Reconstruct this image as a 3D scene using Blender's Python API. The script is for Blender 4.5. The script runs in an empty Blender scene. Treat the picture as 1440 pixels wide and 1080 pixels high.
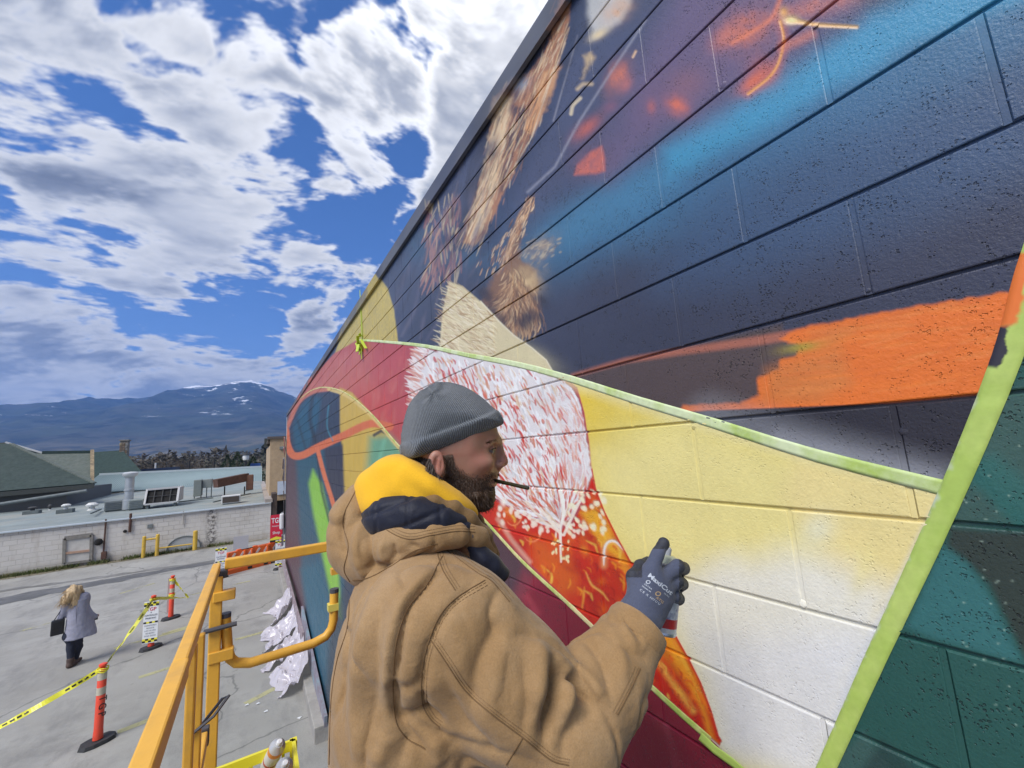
import bpy, bmesh, math, random
import numpy as np
from mathutils import Vector, Matrix
from mathutils.bvhtree import BVHTree

random.seed(7)
RNG = np.random.RandomState(11)
R = math.radians
scene = bpy.context.scene
COL = scene.collection

# ------------------------------------------------------------------ camera
CAMZ = 3.85                       # the camera stands on the deck of the lift
FPX, YAW, PITCH, ROLL = 580.26, 0.5597, 0.1479, -0.0673   # focal length in pixels of a 1440 px wide frame
def cam_axes():
    F = np.array([math.sin(YAW)*math.cos(PITCH), math.cos(YAW)*math.cos(PITCH), math.sin(PITCH)])
    Rr = np.array([math.cos(YAW), -math.sin(YAW), 0.0]); U = np.cross(Rr, F)
    return Rr*math.cos(ROLL)+U*math.sin(ROLL), -Rr*math.sin(ROLL)+U*math.cos(ROLL), F
CR, CU, CF = cam_axes()
cam_data = bpy.data.cameras.new('camera')
cam_data.sensor_fit = 'HORIZONTAL'; cam_data.sensor_width = 36.0
cam_data.lens = FPX/1440*36.0
cam_data.clip_start = 0.02; cam_data.clip_end = 40000
cam = bpy.data.objects.new('camera', cam_data); COL.objects.link(cam)
cam.matrix_world = Matrix(((CR[0], CU[0], -CF[0], 0), (CR[1], CU[1], -CF[1], 0), (CR[2], CU[2], -CF[2], CAMZ), (0, 0, 0, 1)))
scene.camera = cam

def ray(px, py):
    return CR*((px-720)/FPX) + CU*((540-py)/FPX) + CF
def at(px, py, D):                # world point at depth D along the view axis
    v = ray(px, py)*D; return np.array([v[0], v[1], v[2]+CAMZ])
def onx(px, py, X):               # ray meets the plane x = X
    d = ray(px, py); t = X/d[0]; return np.array([X, d[1]*t, d[2]*t+CAMZ])
def ony(px, py, Y):
    d = ray(px, py); t = Y/d[1]; return np.array([d[0]*t, Y, d[2]*t+CAMZ])
def onz(px, py, Z=0.0):
    d = ray(px, py); t = (Z-CAMZ)/d[2]; return np.array([d[0]*t, d[1]*t, Z])
def to_px(x, y, z):
    z = z-CAMZ
    d = x*CF[0]+y*CF[1]+z*CF[2]
    return 720+FPX*(x*CR[0]+y*CR[1]+z*CR[2])/d, 540-FPX*(x*CU[0]+y*CU[1]+z*CU[2])/d, d

# ------------------------------------------------------------------ exposure
scene.view_settings.view_transform = 'Standard'
scene.view_settings.look = 'None'
scene.view_settings.gamma = 1.0
scene.view_settings.use_curve_mapping = False
scene.view_settings.exposure = 1.0
scene.render.engine = 'CYCLES'
scene.cycles.max_bounces = 6
scene.cycles.diffuse_bounces = 3
scene.cycles.glossy_bounces = 2
scene.cycles.transmission_bounces = 4
scene.cycles.volume_bounces = 0
scene.cycles.caustics_reflective = False
scene.cycles.caustics_refractive = False
scene.cycles.use_denoising = True
try:
    scene.cycles.denoiser = 'OPENIMAGEDENOISE'
except Exception:
    pass

# ------------------------------------------------------------------ noise on arrays
def _hash(ix, iy, seed):
    n = (ix.astype(np.int64)*374761393 + iy.astype(np.int64)*668265263 + seed*974634777) & 0x7fffffff
    n = ((n ^ (n >> 13))*1274126177) & 0x7fffffff
    return ((n ^ (n >> 16)) & 0xffff).astype(np.float32)/65535.0
_TAB = np.random.RandomState(5).rand(256, 256).astype(np.float32)
def vnoise(x, y, seed=0):
    x = x + seed*37.17; y = y + seed*91.31
    fx = np.floor(x); fy = np.floor(y)
    ix = fx.astype(np.int32) & 255; iy = fy.astype(np.int32) & 255
    u = (x-fx).astype(np.float32); v = (y-fy).astype(np.float32)
    u = u*u*(3-2*u); v = v*v*(3-2*v)
    i1 = (ix+1) & 255; j1 = (iy+1) & 255
    a = _TAB[ix, iy]; b = _TAB[i1, iy]; c = _TAB[ix, j1]; d = _TAB[i1, j1]
    return a+(b-a)*u+(c-a)*v+(a-b-c+d)*u*v
def fbm(x, y, octv=5, seed=0, gain=0.5, lac=2.03):
    s = 0; amp = 1.0; tot = 0
    for i in range(octv):
        s = s+amp*vnoise(x, y, seed+i*7); tot += amp
        x = x*lac*0.8-y*lac*0.6; y2 = x*0.75+y*lac*0.8; y = y2; amp *= gain
    return s/tot
def poly_sd(X, Y, pts):           # signed distance to a polygon, negative inside
    pts = np.array(pts, np.float32); n = len(pts)
    d = np.full(X.shape, 1e9, np.float32); s = np.zeros(X.shape, bool)
    for i in range(n):
        a = pts[i]; b = pts[(i+1) % n]; e = b-a
        wx = X-a[0]; wy = Y-a[1]
        t = np.clip((wx*e[0]+wy*e[1])/max(float(e@e), 1e-9), 0, 1)
        d = np.minimum(d, (wx-e[0]*t)**2+(wy-e[1]*t)**2)
        if abs(e[1]) > 1e-9:
            c = ((a[1] > Y) != (b[1] > Y)) & (X < e[0]*(Y-a[1])/e[1]+a[0])
            s ^= c
    d = np.sqrt(d); return np.where(s, -d, d)
def line_d(X, Y, pts):            # distance to a polyline and the position along it
    d = np.full(X.shape, 1e9, np.float32); T = np.zeros(X.shape, np.float32)
    L = 0
    for (a, b) in zip(pts[:-1], pts[1:]):
        a = np.array(a, np.float32); b = np.array(b, np.float32); e = b-a; l = float(np.hypot(*e))
        wx = X-a[0]; wy = Y-a[1]
        t = np.clip((wx*e[0]+wy*e[1])/max(l*l, 1e-9), 0, 1)
        q = np.hypot(wx-e[0]*t, wy-e[1]*t)
        m = q < d
        d = np.where(m, q, d); T = np.where(m, L+t*l, T); L += l
    return d, T/max(L, 1e-9)
def sstep(a, b, x):
    t = np.clip((x-a)/(b-a), 0, 1); return t*t*(3-2*t)
def lin(c):                       # sRGB 0..255 to linear
    c = np.array(c, float)/255.0
    return np.where(c <= .04045, c/12.92, ((c+.055)/1.055)**2.4)

# ------------------------------------------------------------------ sky
def cloud_field(w, h):
    """equirectangular upper sky: cloud cover and cloud brightness"""
    u = (np.arange(w)+.5)/w; v = (np.arange(h)+.5)/h       # v: 0 horizon .. 1 zenith
    phi = (0.5-u)*2*np.pi                                   # atan2(y, x)
    el = v*np.pi/2
    PH, EL = np.meshgrid(phi, el)
    dx = (np.cos(EL)*np.cos(PH)).astype(np.float32); dy = (np.cos(EL)*np.sin(PH)).astype(np.float32); dz = np.sin(EL).astype(np.float32)
    dep = dx*CF[0]+dy*CF[1]+dz*CF[2]
    ok = dep > 0.15
    dd = np.where(ok, dep, 1)
    PX = 720+FPX*(dx*CR[0]+dy*CR[1]+dz*CR[2])/dd; PY = 540-FPX*(dx*CU[0]+dy*CU[1]+dz*CU[2])/dd
    inw = ok & (PX > -500) & (PX < 1000) & (PY > -500) & (PY < 700)
    # the cloud layer seen from below, slanted a little so that streaks run down to the right
    qx = dx/(dz+0.24)*1.15; qy = dy/(dz+0.24)*1.15
    c, s = math.cos(.5), math.sin(.5)
    ax = qx*c-qy*s; ay = qx*s+qy*c
    wx = fbm(ax*1.6, ay*1.6, 4, 3)-.5; wy = fbm(ax*1.6, ay*1.6, 4, 9)-.5
    n = fbm(ax*5.0+wx*2.2, ay*7.5+wy*2.2, 8, 21, gain=.62)
    n2 = fbm(ax*22+wx*9, ay*30+wy*9, 5, 33, gain=.68)
    # how much cloud there is, region by region
    cov = np.full(PX.shape, 0.15, np.float32)+0.7*(fbm(ax*.8, ay*.8, 3, 41)-.45)
    ci = np.zeros(PX.shape, np.float32)-0.40
    X = PX[inw]; Y = PY[inw]
    X = X+(fbm(X/60, Y/60, 3, 51)-.5)*46; Y = Y+(fbm(X/60, Y/60, 3, 57)-.5)*46
    def add(cur, poly, soft, amt):
        sd = poly_sd(X, Y, poly); return np.maximum(cur, -0.40+(amt+.40)*sstep(soft, -soft, sd))
    def cut(cur, poly, soft, amt):
        sd = poly_sd(X, Y, poly); return cur-amt*sstep(soft, -soft, sd)
    k = np.full(X.shape, -0.40, np.float32)
    k = add(k, [(-500, -500), (430, -500), (440, 20), (400, 60), (425, 130), (405, 190), (428, 240), (395, 300), (470, 350), (510, 400), (445, 425), (350, 395), (290, 420), (200, 395), (100, 340), (-500, 300)], 60, .50)
    k = add(k, [(445, 15), (520, 5), (595, 70), (605, 140), (560, 195), (520, 265), (462, 262), (440, 200), (412, 140)], 34, .52)
    k = add(k, [(545, -500), (1000, -500), (1000, 0), (850, 0), (560, 340), (566, 300), (603, 210), (607, 70), (556, 20)], 26, .75)
    k = add(k, [(-500, 290), (0, 318), (110, 340), (230, 385), (300, 410), (250, 425), (120, 392), (0, 372), (-500, 360)], 22, .50)
    k = add(k, [(-500, 400), (0, 405), (110, 432), (190, 480), (290, 488), (360, 500), (420, 512), (445, 540), (420, 700), (-500, 700)], 34, .52)
    k = add(k, [(378, 470), (430, 430), (500, 392), (500, 420), (470, 470), (430, 494), (385, 490)], 18, .50)
    k = add(k, [(330, 472), (350, 466), (362, 478), (345, 486)], 7, .2)
    k = add(k, [(425, 350), (440, 345), (442, 362), (428, 364)], 6, .12)
    k = cut(k, [(60, 120), (150, 130), (230, 185), (300, 215), (250, 215), (150, 175)], 30, .62)
    k = cut(k, [(120, -100), (330, -60), (400, 10), (420, 60), (330, 40), (240, 8), (140, 0)], 24, .50)
    k = cut(k, [(240, 90), (330, 95), (390, 130), (350, 150), (270, 125)], 24, .42)
    k = cut(k, [(-100, 250), (100, 285), (190, 330), (80, 318), (-100, 290)], 20, .50)
    k = cut(k, [(300, 40), (385, 60), (370, 90), (315, 70)], 16, .35)
    ci[inw] = k
    wgt = np.zeros(PX.shape, np.float32)
    wgt[inw] = sstep(-480, -260, PX[inw])*sstep(980, 860, PX[inw])*sstep(-480, -260, PY[inw])*sstep(690, 640, PY[inw])
    cov = cov*(1-wgt)+ci*wgt
    dens = (n-.5)*2.2+(n2-.5)*1.1+cov
    alpha = sstep(-.15, .34, dens)
    thick = sstep(.08, 1.0, dens)
    # light: rims bright, thick bellies grey, brighter towards the hidden sun at the upper right
    sun = np.array(ray(650, -20)); sun /= np.linalg.norm(sun)
    cs = dx*sun[0]+dy*sun[1]+dz*sun[2]
    glow = np.exp(-(1-cs)/.05)
    glow2 = np.exp(-(1-cs)/.35)
    lump = sstep(.36, .62, fbm(ax*4+wx*1.1, ay*6+wy*1.1, 7, 77, gain=.6))
    bright = 0.70-0.46*thick*(.35+.75*lump)+.12*(1-thick)+glow*.55*(1-.6*thick)+glow2*.10+(n2-.5)*.34
    bright = bright*(.94+.06*sstep(0., .5, dz))+.62*np.exp(-dz/.12)
    hz = np.exp(-dz/.07)                                    # pale veil low over the hills
    alpha = np.maximum(alpha, .62*np.exp(-dz/.10))
    bright = np.clip(bright, .22, 1.45)
    return alpha.astype(np.float32), bright.astype(np.float32), glow.astype(np.float32)

SUN_EL, SUN_AZ = R(47), R(-116)    # azimuth from +Y towards +X; behind thin cloud
def make_world():
    w, h = 3456, 864
    a, b, g = cloud_field(w, h)
    img = bpy.data.images.new('cloud_cover', w, h*2, float_buffer=True, alpha=True, is_data=True)
    buf = np.zeros((h*2, w, 4), np.float32); buf[..., 3] = 1
    buf[h:, :, 0] = a; buf[h:, :, 1] = b; buf[h:, :, 2] = g
    buf[:h, :, 0] = a[0]; buf[:h, :, 1] = b[0]
    img.pixels.foreach_set(buf.ravel()); img.update(); img.pack()
    W = bpy.data.worlds.new('World'); scene.world = W; W.use_nodes = True
    nt = W.node_tree; nt.nodes.clear()
    N = nt.nodes.new; Lk = nt.links.new
    out = N('ShaderNodeOutputWorld'); bg = N('ShaderNodeBackground')
    sky = N('ShaderNodeTexSky'); sky.sky_type = 'NISHITA'; sky.sun_disc = False
    sky.sun_elevation = SUN_EL; sky.sun_rotation = SUN_AZ; sky.altitude = 700; sky.dust_density = .6; sky.ozone_density = 2.2
    env = N('ShaderNodeTexEnvironment'); env.image = img; env.interpolation = 'Linear'
    sep = N('ShaderNodeSeparateColor'); Lk(env.outputs['Color'], sep.inputs[0])
    tint = N('ShaderNodeValToRGB')
    tint.color_ramp.elements[0].position = .25; tint.color_ramp.elements[0].color = (.86, .93, 1.08, 1)
    tint.color_ramp.elements[1].position = .8; tint.color_ramp.elements[1].color = (1, 1, 1.0, 1)
    Lk(sep.outputs[1], tint.inputs[0])
    mul = N('ShaderNodeVectorMath'); mul.operation = 'SCALE'; Lk(tint.outputs[0], mul.inputs[0])
    sc = N('ShaderNodeMath'); sc.operation = 'MULTIPLY'; sc.inputs[1].default_value = 5.6
    Lk(sep.outputs[1], sc.inputs[0]); Lk(sc.outputs[0], mul.inputs['Scale'])
    deep = N('ShaderNodeMix'); deep.data_type = 'RGBA'; deep.blend_type = 'MULTIPLY'; deep.inputs[0].default_value = 1
    deep.inputs[7].default_value = (.34, .55, .86, 1); Lk(sky.outputs[0], deep.inputs[6])
    mix = N('ShaderNodeMix'); mix.data_type = 'RGBA'
    Lk(sep.outputs[0], mix.inputs[0]); Lk(deep.outputs[2], mix.inputs[6]); Lk(mul.outputs[0], mix.inputs[7])
    Lk(mix.outputs[2], bg.inputs[0]); bg.inputs[1].default_value = 0.1
    Lk(bg.outputs[0], out.inputs[0])
    W.cycles.sampling_method = 'MANUAL'; W.cycles.sample_map_resolution = 1024
make_world()
sl = bpy.data.lights.new('sun', 'SUN'); sl.energy = 2.2; sl.angle = R(30); sl.color = (1.0, .965, .91)
sun = bpy.data.objects.new('sun', sl); COL.objects.link(sun)
sd = Vector((math.sin(SUN_AZ)*math.cos(SUN_EL), math.cos(SUN_AZ)*math.cos(SUN_EL), math.sin(SUN_EL)))
sun.rotation_euler = sd.to_track_quat('Z', 'Y').to_euler(); sun.location = sd*50

# ------------------------------------------------------------------ materials
MATS = {}
def mat(name, col, rough=.6, metal=0.0, noise=0.0, nscale=20.0, bump=0.0, bscale=200.0, spec=.5, dirt=None, dscale=3.0, damt=.5, emit=None, sheen=0.0, coat=0.0, coords='Object', stretch=None):
    if name in MATS: return MATS[name]
    m = bpy.data.materials.new(name); m.use_nodes = True
    nt = m.node_tree; N = nt.nodes.new; Lk = nt.links.new
    b = nt.nodes['Principled BSDF']
    b.inputs['Roughness'].default_value = rough; b.inputs['Metallic'].default_value = metal
    b.inputs['Specular IOR Level'].default_value = spec
    if sheen: b.inputs['Sheen Weight'].default_value = sheen
    if coat: b.inputs['Coat Weight'].default_value = coat
    c = tuple(col)+(1,) if len(col) == 3 else tuple(col)
    b.inputs['Base Color'].default_value = c
    tc = N('ShaderNodeTexCoord'); vec = tc.outputs[coords]
    if stretch:
        mp = N('ShaderNodeMapping'); mp.inputs['Scale'].default_value = stretch; Lk(vec, mp.inputs[0]); vec = mp.outputs[0]
    last = None
    if noise:
        n = N('ShaderNodeTexNoise'); n.inputs['Scale'].default_value = nscale; n.inputs['Detail'].default_value = 5; n.inputs['Roughness'].default_value = .65; Lk(vec, n.inputs['Vector'])
        mr = N('ShaderNodeMapRange'); mr.inputs[1].default_value = .25; mr.inputs[2].default_value = .75; mr.inputs[3].default_value = 1-noise; mr.inputs[4].default_value = 1+noise
        Lk(n.outputs['Fac'], mr.inputs[0])
        mx = N('ShaderNodeVectorMath'); mx.operation = 'SCALE'; mx.inputs[0].default_value = c[:3]; Lk(mr.outputs[0], mx.inputs['Scale']); last = mx.outputs[0]
    if dirt is not None:
        n = N('ShaderNodeTexNoise'); n.inputs['Scale'].default_value = dscale; n.inputs['Detail'].default_value = 8; n.inputs['Roughness'].default_value = .7; Lk(vec, n.inputs['Vector'])
        mr = N('ShaderNodeMapRange'); mr.inputs[1].default_value = .48; mr.inputs[2].default_value = .68; mr.inputs[3].default_value = 0; mr.inputs[4].default_value = damt
        Lk(n.outputs['Fac'], mr.inputs[0])
        mx = N('ShaderNodeMix'); mx.data_type = 'RGBA'; Lk(mr.outputs[0], mx.inputs[0])
        if last: Lk(last, mx.inputs[6])
        else: mx.inputs[6].default_value = c
        mx.inputs[7].default_value = tuple(dirt)+(1,); last = mx.outputs[2]
    if last: Lk(last, b.inputs['Base Color'])
    if bump:
        n = N('ShaderNodeTexNoise'); n.inputs['Scale'].default_value = bscale; n.inputs['Detail'].default_value = 3; Lk(vec, n.inputs['Vector'])
        bp = N('ShaderNodeBump'); bp.inputs['Strength'].default_value = bump; bp.inputs['Distance'].default_value = .004 if bscale > 50 else .02
        Lk(n.outputs['Fac'], bp.inputs['Height']); Lk(bp.outputs[0], b.inputs['Normal'])
    MATS[name] = m; return m

# ------------------------------------------------------------------ objects
def setp(o, label=None, cat=None, group=None, kind=None):
    if label: o['label'] = label
    if cat: o['category'] = cat
    if group: o['group'] = group
    if kind: o['kind'] = kind
    return o
def empty(name, loc=(0, 0, 0), rz=0, label=None, cat=None, group=None):
    o = bpy.data.objects.new(name, None); COL.objects.link(o); o.location = loc; o.rotation_euler = (0, 0, rz)
    o.empty_display_size = .1
    return setp(o, label, cat, group)
def mesh(name, V, F, m=None, parent=None, smooth=False, local=False):
    me = bpy.data.meshes.new(name)
    V = np.asarray(V, float)
    me.from_pydata(V.tolist() if len(V) < 20000 else [], [], F if len(V) < 20000 else [])
    if len(V) >= 20000:
        F = np.asarray(F, np.int32); k = F.shape[1]
        me.vertices.add(len(V)); me.vertices.foreach_set('co', V.astype(np.float32).ravel())
        me.loops.add(F.size); me.loops.foreach_set('vertex_index', F.ravel())
        me.polygons.add(len(F)); me.polygons.foreach_set('loop_start', np.arange(len(F), dtype=np.int32)*k)
        me.update(calc_edges=True)
    me.validate()
    if smooth: me.shade_smooth()
    if m:
        for q in (m if isinstance(m, (list, tuple)) else [m]): me.materials.append(q)
    o = bpy.data.objects.new(name, me); COL.objects.link(o)
    if parent is not None:
        o.parent = parent
        if not local:
            o.matrix_parent_inverse = PM(parent).inverted()
    return o
def PM(o):                         # world matrix of an object not yet evaluated
    m = Matrix.LocRotScale(o.location, o.rotation_euler, o.scale)
    if o.parent: m = PM(o.parent) @ o.matrix_parent_inverse @ m
    return m

class MB:
    """collects simple shapes and links them as ONE mesh object"""
    def __init__(s): s.V = []; s.F = []; s.n = 0
    def add(s, V, F):
        s.V += [tuple(map(float, v)) for v in V]; s.F += [tuple(i+s.n for i in f) for f in F]; s.n += len(V); return s
    def box(s, c, d, M=None, bev=0.0):
        x, y, z = [q/2 for q in d]; c = np.array(c, float)
        if bev <= 0:
            V = [(-x, -y, -z), (x, -y, -z), (x, y, -z), (-x, y, -z), (-x, -y, z), (x, -y, z), (x, y, z), (-x, y, z)]
            F = [(0, 3, 2, 1), (4, 5, 6, 7), (0, 1, 5, 4), (1, 2, 6, 5), (2, 3, 7, 6), (3, 0, 4, 7)]
        else:
            bm = bmesh.new(); bmesh.ops.create_cube(bm, size=1)
            for v in bm.verts: v.co = Vector((v.co.x*2*x, v.co.y*2*y, v.co.z*2*z))
            bmesh.ops.bevel(bm, geom=list(bm.edges), offset=bev, segments=2, affect='EDGES', profile=.5)
            bm.verts.index_update(); V = [tuple(v.co) for v in bm.verts]; F = [tuple(v.index for v in f.verts) for f in bm.faces]; bm.free()
        V = np.array(V)
        if M is not None: V = V @ np.array(M).T
        return s.add(V+c, F)
    def bar(s, a, b, w, h=None, up=(0, 0, 1), bev=0.0):
        a = np.array(a, float); b = np.array(b, float); h = h or w
        d = b-a; L = np.linalg.norm(d); d /= L
        up = np.array(up, float)
        if abs(d @ up) > .98: up = np.array((0, 1.0, 0))
        sd_ = np.cross(up, d); sd_ /= np.linalg.norm(sd_); u = np.cross(d, sd_)
        return s.box((a+b)/2, (w, L, h), np.array([sd_, d, u]).T, bev)
    def tube(s, pts, r, n=10, cap=True, closed=False):
        pts = [np.array(p, float) for p in pts]; rs = r if hasattr(r, '__len__') else [r]*len(pts)
        V = []; F = []; prev = None
        for i, p in enumerate(pts):
            if closed: t = pts[(i+1) % len(pts)]-pts[i-1]
            else: t = pts[min(i+1, len(pts)-1)]-pts[max(i-1, 0)]
            t = t/(np.linalg.norm(t)+1e-12)
            if prev is None:
                q = np.array((0, 0, 1.0)) if abs(t[2]) < .9 else np.array((1.0, 0, 0)); q = np.cross(t, q)
            else: q = prev-t*(prev @ t)
            q /= np.linalg.norm(q)+1e-12; prev = q; w = np.cross(t, q)
            for k in range(n):
                a = 2*math.pi*k/n; V.append(p+rs[i]*(math.cos(a)*q+math.sin(a)*w))
        m = len(pts)
        for i in range(m if closed else m-1):
            for k in range(n):
                a = i*n+k; b = i*n+(k+1) % n; j = (i+1) % m
                F.append((a, b, j*n+(k+1) % n, j*n+k))
        if cap and not closed:
            F.append(tuple(range(n))[::-1]); F.append(tuple((m-1)*n+k for k in range(n)))
        return s.add(V, F)
    def lathe(s, prof, base, axis=(0, 0, 1), n=20):      # prof: (radius, height)
        axis = np.array(axis, float); axis /= np.linalg.norm(axis); base = np.array(base, float)
        q = np.array((1.0, 0, 0)) if abs(axis[0]) < .9 else np.array((0, 1.0, 0)); q = q-axis*(q @ axis); q /= np.linalg.norm(q); w = np.cross(axis, q)
        V = []; F = []
        for (r, h) in prof:
            for k in range(n):
                a = 2*math.pi*k/n; V.append(base+axis*h+max(r, 1e-5)*(math.cos(a)*q+math.sin(a)*w))
        for i in range(len(prof)-1):
            for k in range(n): F.append((i*n+k, i*n+(k+1) % n, (i+1)*n+(k+1) % n, (i+1)*n+k))
        F.append(tuple(range(n))[::-1]); F.append(tuple((len(prof)-1)*n+k for k in range(n)))
        return s.add(V, F)
    def quad(s, a, b, c, d): return s.add([a, b, c, d], [(0, 1, 2, 3)])
    def prism(s, poly, off):                             # a planar outline (3-D points) pushed along off
        n = len(poly); P = [np.array(p, float) for p in poly]; off = np.array(off, float)
        F = [tuple(range(n)), tuple(range(2*n-1, n-1, -1))]+[(i, i+n, (i+1) % n+n, (i+1) % n) for i in range(n)]
        return s.add(P+[p+off for p in P], F)
    def build(s, name, m=None, parent=None, smooth=False, **kw):
        o = mesh(name, s.V, s.F, m, parent, smooth=False, **kw)
        if smooth:
            o.data.shade_smooth()
            try: o.data.set_sharp_from_angle(angle=R(40))
            except Exception: pass
        return o

def copy_tree(o, parent=None):
    c = o.copy(); COL.objects.link(c)
    if parent is not None: c.parent = parent
    for ch in [q for q in bpy.data.objects if q.parent == o]: copy_tree(ch, c)
    return c

_fontcache = {}
def text_mesh(txt, size=1.0, bold=0.0):
    """flat lettering as triangles in the xy plane, centred"""
    key = (txt, bold)
    if key not in _fontcache:
        cu = bpy.data.curves.new('t', 'FONT'); cu.body = txt; cu.align_x = 'CENTER'; cu.align_y = 'CENTER'; cu.offset = bold; cu.resolution_u = 3
        o = bpy.data.objects.new('t', cu); COL.objects.link(o)
        dg = bpy.context.evaluated_depsgraph_get(); dg.update(); me = o.evaluated_get(dg).to_mesh()
        V = [tuple(v.co) for v in me.vertices]; F = [tuple(p.vertices) for p in me.polygons]
        o.evaluated_get(dg).to_mesh_clear(); bpy.data.objects.remove(o); bpy.data.curves.remove(cu)
        _fontcache[key] = (V, F)
    V, F = _fontcache[key]
    return [(v[0]*size, v[1]*size) for v in V], F
def put_text(mb, txt, org, ex, ey, size, off=0.0, bold=0.0, maxw=None, wscale=1.0):
    V, F = text_mesh(txt, size, bold)
    if not V: return
    if maxw:
        w = max(v[0] for v in V)-min(v[0] for v in V)
        if w > maxw: wscale *= maxw/w
    org = np.array(org, float); ex = np.array(ex, float); ey = np.array(ey, float); nn = np.cross(ex, ey)
    mb.add([org+ex*v[0]*wscale+ey*v[1]+nn*off for v in V], F)

# ------------------------------------------------------------------ distance fields to meshes
def surface_nets(D, org, h):
    ins = D < 0
    nx, ny, nz = D.shape
    c = np.zeros((nx-1, ny-1, nz-1), np.int8)
    for i in (0, 1):
        for j in (0, 1):
            for k in (0, 1): c += ins[i:nx-1+i, j:ny-1+j, k:nz-1+k]
    act = (c > 0) & (c < 8); idx = np.argwhere(act)
    vid = np.full(act.shape, -1, np.int32); vid[act] = np.arange(len(idx))
    acc = np.zeros((len(idx), 3)); cnt = np.zeros(len(idx))
    ax3 = np.eye(3, dtype=int)
    for ax in range(3):
        o1, o2 = [q for q in range(3) if q != ax]
        for p in (0, 1):
            for q in (0, 1):
                a = idx+ax3[o1]*p+ax3[o2]*q; b = a+ax3[ax]
                da = D[a[:, 0], a[:, 1], a[:, 2]]; db = D[b[:, 0], b[:, 1], b[:, 2]]
                m = (da < 0) != (db < 0)
                t = np.where(m, da/np.where(m, da-db, 1), 0)
                acc[m] += (a+ax3[ax]*t[:, None])[m]; cnt[m] += 1
    V = acc/cnt[:, None]*h+np.array(org)
    Fs = []
    for ax in range(3):
        o1, o2 = [(1, 2), (2, 0), (0, 1)][ax]
        sl0 = [slice(None)]*3; sl1 = [slice(None)]*3
        sl0[ax] = slice(0, -1); sl1[ax] = slice(1, None)
        m = ins[tuple(sl0)] != ins[tuple(sl1)]
        e = np.argwhere(m)
        ok = (e[:, o1] > 0) & (e[:, o2] > 0) & (e[:, o1] < D.shape[o1]-1) & (e[:, o2] < D.shape[o2]-1); e = e[ok]
        inn = ins[e[:, 0], e[:, 1], e[:, 2]]
        def g(p, q):
            s = e-ax3[o1]*p-ax3[o2]*q; return vid[s[:, 0], s[:, 1], s[:, 2]]
        Q = np.stack([g(1, 1), g(0, 1), g(0, 0), g(1, 0)], 1)
        Q[~inn] = Q[~inn][:, ::-1]; Fs.append(Q)
    F = np.concatenate(Fs); F = F[(F >= 0).all(1)]
    return V, F
class Field:
    def __init__(s, lo, hi, h):
        s.h = h; s.org = np.array(lo, float)
        n = [int(math.ceil((hi[i]-lo[i])/h))+1 for i in range(3)]
        s.X, s.Y, s.Z = np.meshgrid(*[(lo[i]+np.arange(n[i])*h).astype(np.float32) for i in range(3)], indexing='ij', sparse=True)
        s.shape = n; s.D = np.full(n, 1.0, np.float32)
    def ell(s, c, r, M=None):
        c = np.array(c, float); x = s.X-c[0]; y = s.Y-c[1]; z = s.Z-c[2]
        if M is not None:
            M = np.array(M, float); x, y, z = (x*M[0][0]+y*M[0][1]+z*M[0][2], x*M[1][0]+y*M[1][1]+z*M[1][2], x*M[2][0]+y*M[2][1]+z*M[2][2])
        k0 = np.sqrt((x/r[0])**2+(y/r[1])**2+(z/r[2])**2); k1 = np.sqrt((x/r[0]**2)**2+(y/r[1]**2)**2+(z/r[2]**2)**2)
        return (k0*(k0-1)/np.maximum(k1, 1e-6)).astype(np.float32)
    def cap(s, a, b, ra, rb=None, flat=None):
        a = np.array(a, float); b = np.array(b, float); rb = ra if rb is None else rb; e = b-a
        x = s.X-a[0]; y = s.Y-a[1]; z = s.Z-a[2]
        t = np.clip((x*e[0]+y*e[1]+z*e[2])/float(e @ e), 0, 1)
        return (np.sqrt((x-e[0]*t)**2+(y-e[1]*t)**2+(z-e[2]*t)**2)-(ra+(rb-ra)*t)).astype(np.float32)
    def u(s, d, k=0.02):
        if k <= 0: s.D = np.minimum(s.D, d); return s
        h = np.maximum(k-np.abs(s.D-d), 0)/k; s.D = np.minimum(s.D, d)-h*h*k*.25; return s
    def sub(s, d, k=0.01):
        d = -d; h = np.maximum(k-np.abs(s.D-d), 0)/k; s.D = np.maximum(s.D, d)+h*h*k*.25; return s
    def inter(s, d, k=0.01):
        h = np.maximum(k-np.abs(s.D-d), 0)/k; s.D = np.maximum(s.D, d)+h*h*k*.25; return s
    def half(s, p, n):                                   # negative on the side away from n
        n = np.array(n, float)/np.linalg.norm(n); return ((s.X-p[0])*n[0]+(s.Y-p[1])*n[1]+(s.Z-p[2])*n[2]).astype(np.float32)
    def mesh(s):
        return surface_nets(s.D, s.org, s.h)
def vnorm(V, F):
    n = np.zeros_like(V); a = V[F[:, 1]]-V[F[:, 0]]; b = V[F[:, 2]]-V[F[:, 0]]; fn = np.cross(a, b)
    for k in range(F.shape[1]): np.add.at(n, F[:, k], fn)
    return n/(np.linalg.norm(n, axis=1)[:, None]+1e-12)
def smooth_mesh(V, F, it=2, f=.5):
    E = np.concatenate([F[:, [i, (i+1) % F.shape[1]]] for i in range(F.shape[1])]); E = np.concatenate([E, E[:, ::-1]])
    cnt = np.bincount(E[:, 0], minlength=len(V))[:, None]
    for _ in range(it):
        s = np.stack([np.bincount(E[:, 0], weights=V[E[:, 1], k], minlength=len(V)) for k in range(3)], 1)
        V = V*(1-f)+f*s/np.maximum(cnt, 1)
    return V
def n3(V, sc, seed=0):             # cheap 3-D noise at points, about 0..1
    x, y, z = V[:, 0]*sc, V[:, 1]*sc, V[:, 2]*sc
    return (vnoise(x+z*.37, y-z*.53, seed)+vnoise(y+x*.41, z+x*.29, seed+3)+vnoise(z-y*.31, x+y*.47, seed+5))/3

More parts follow.
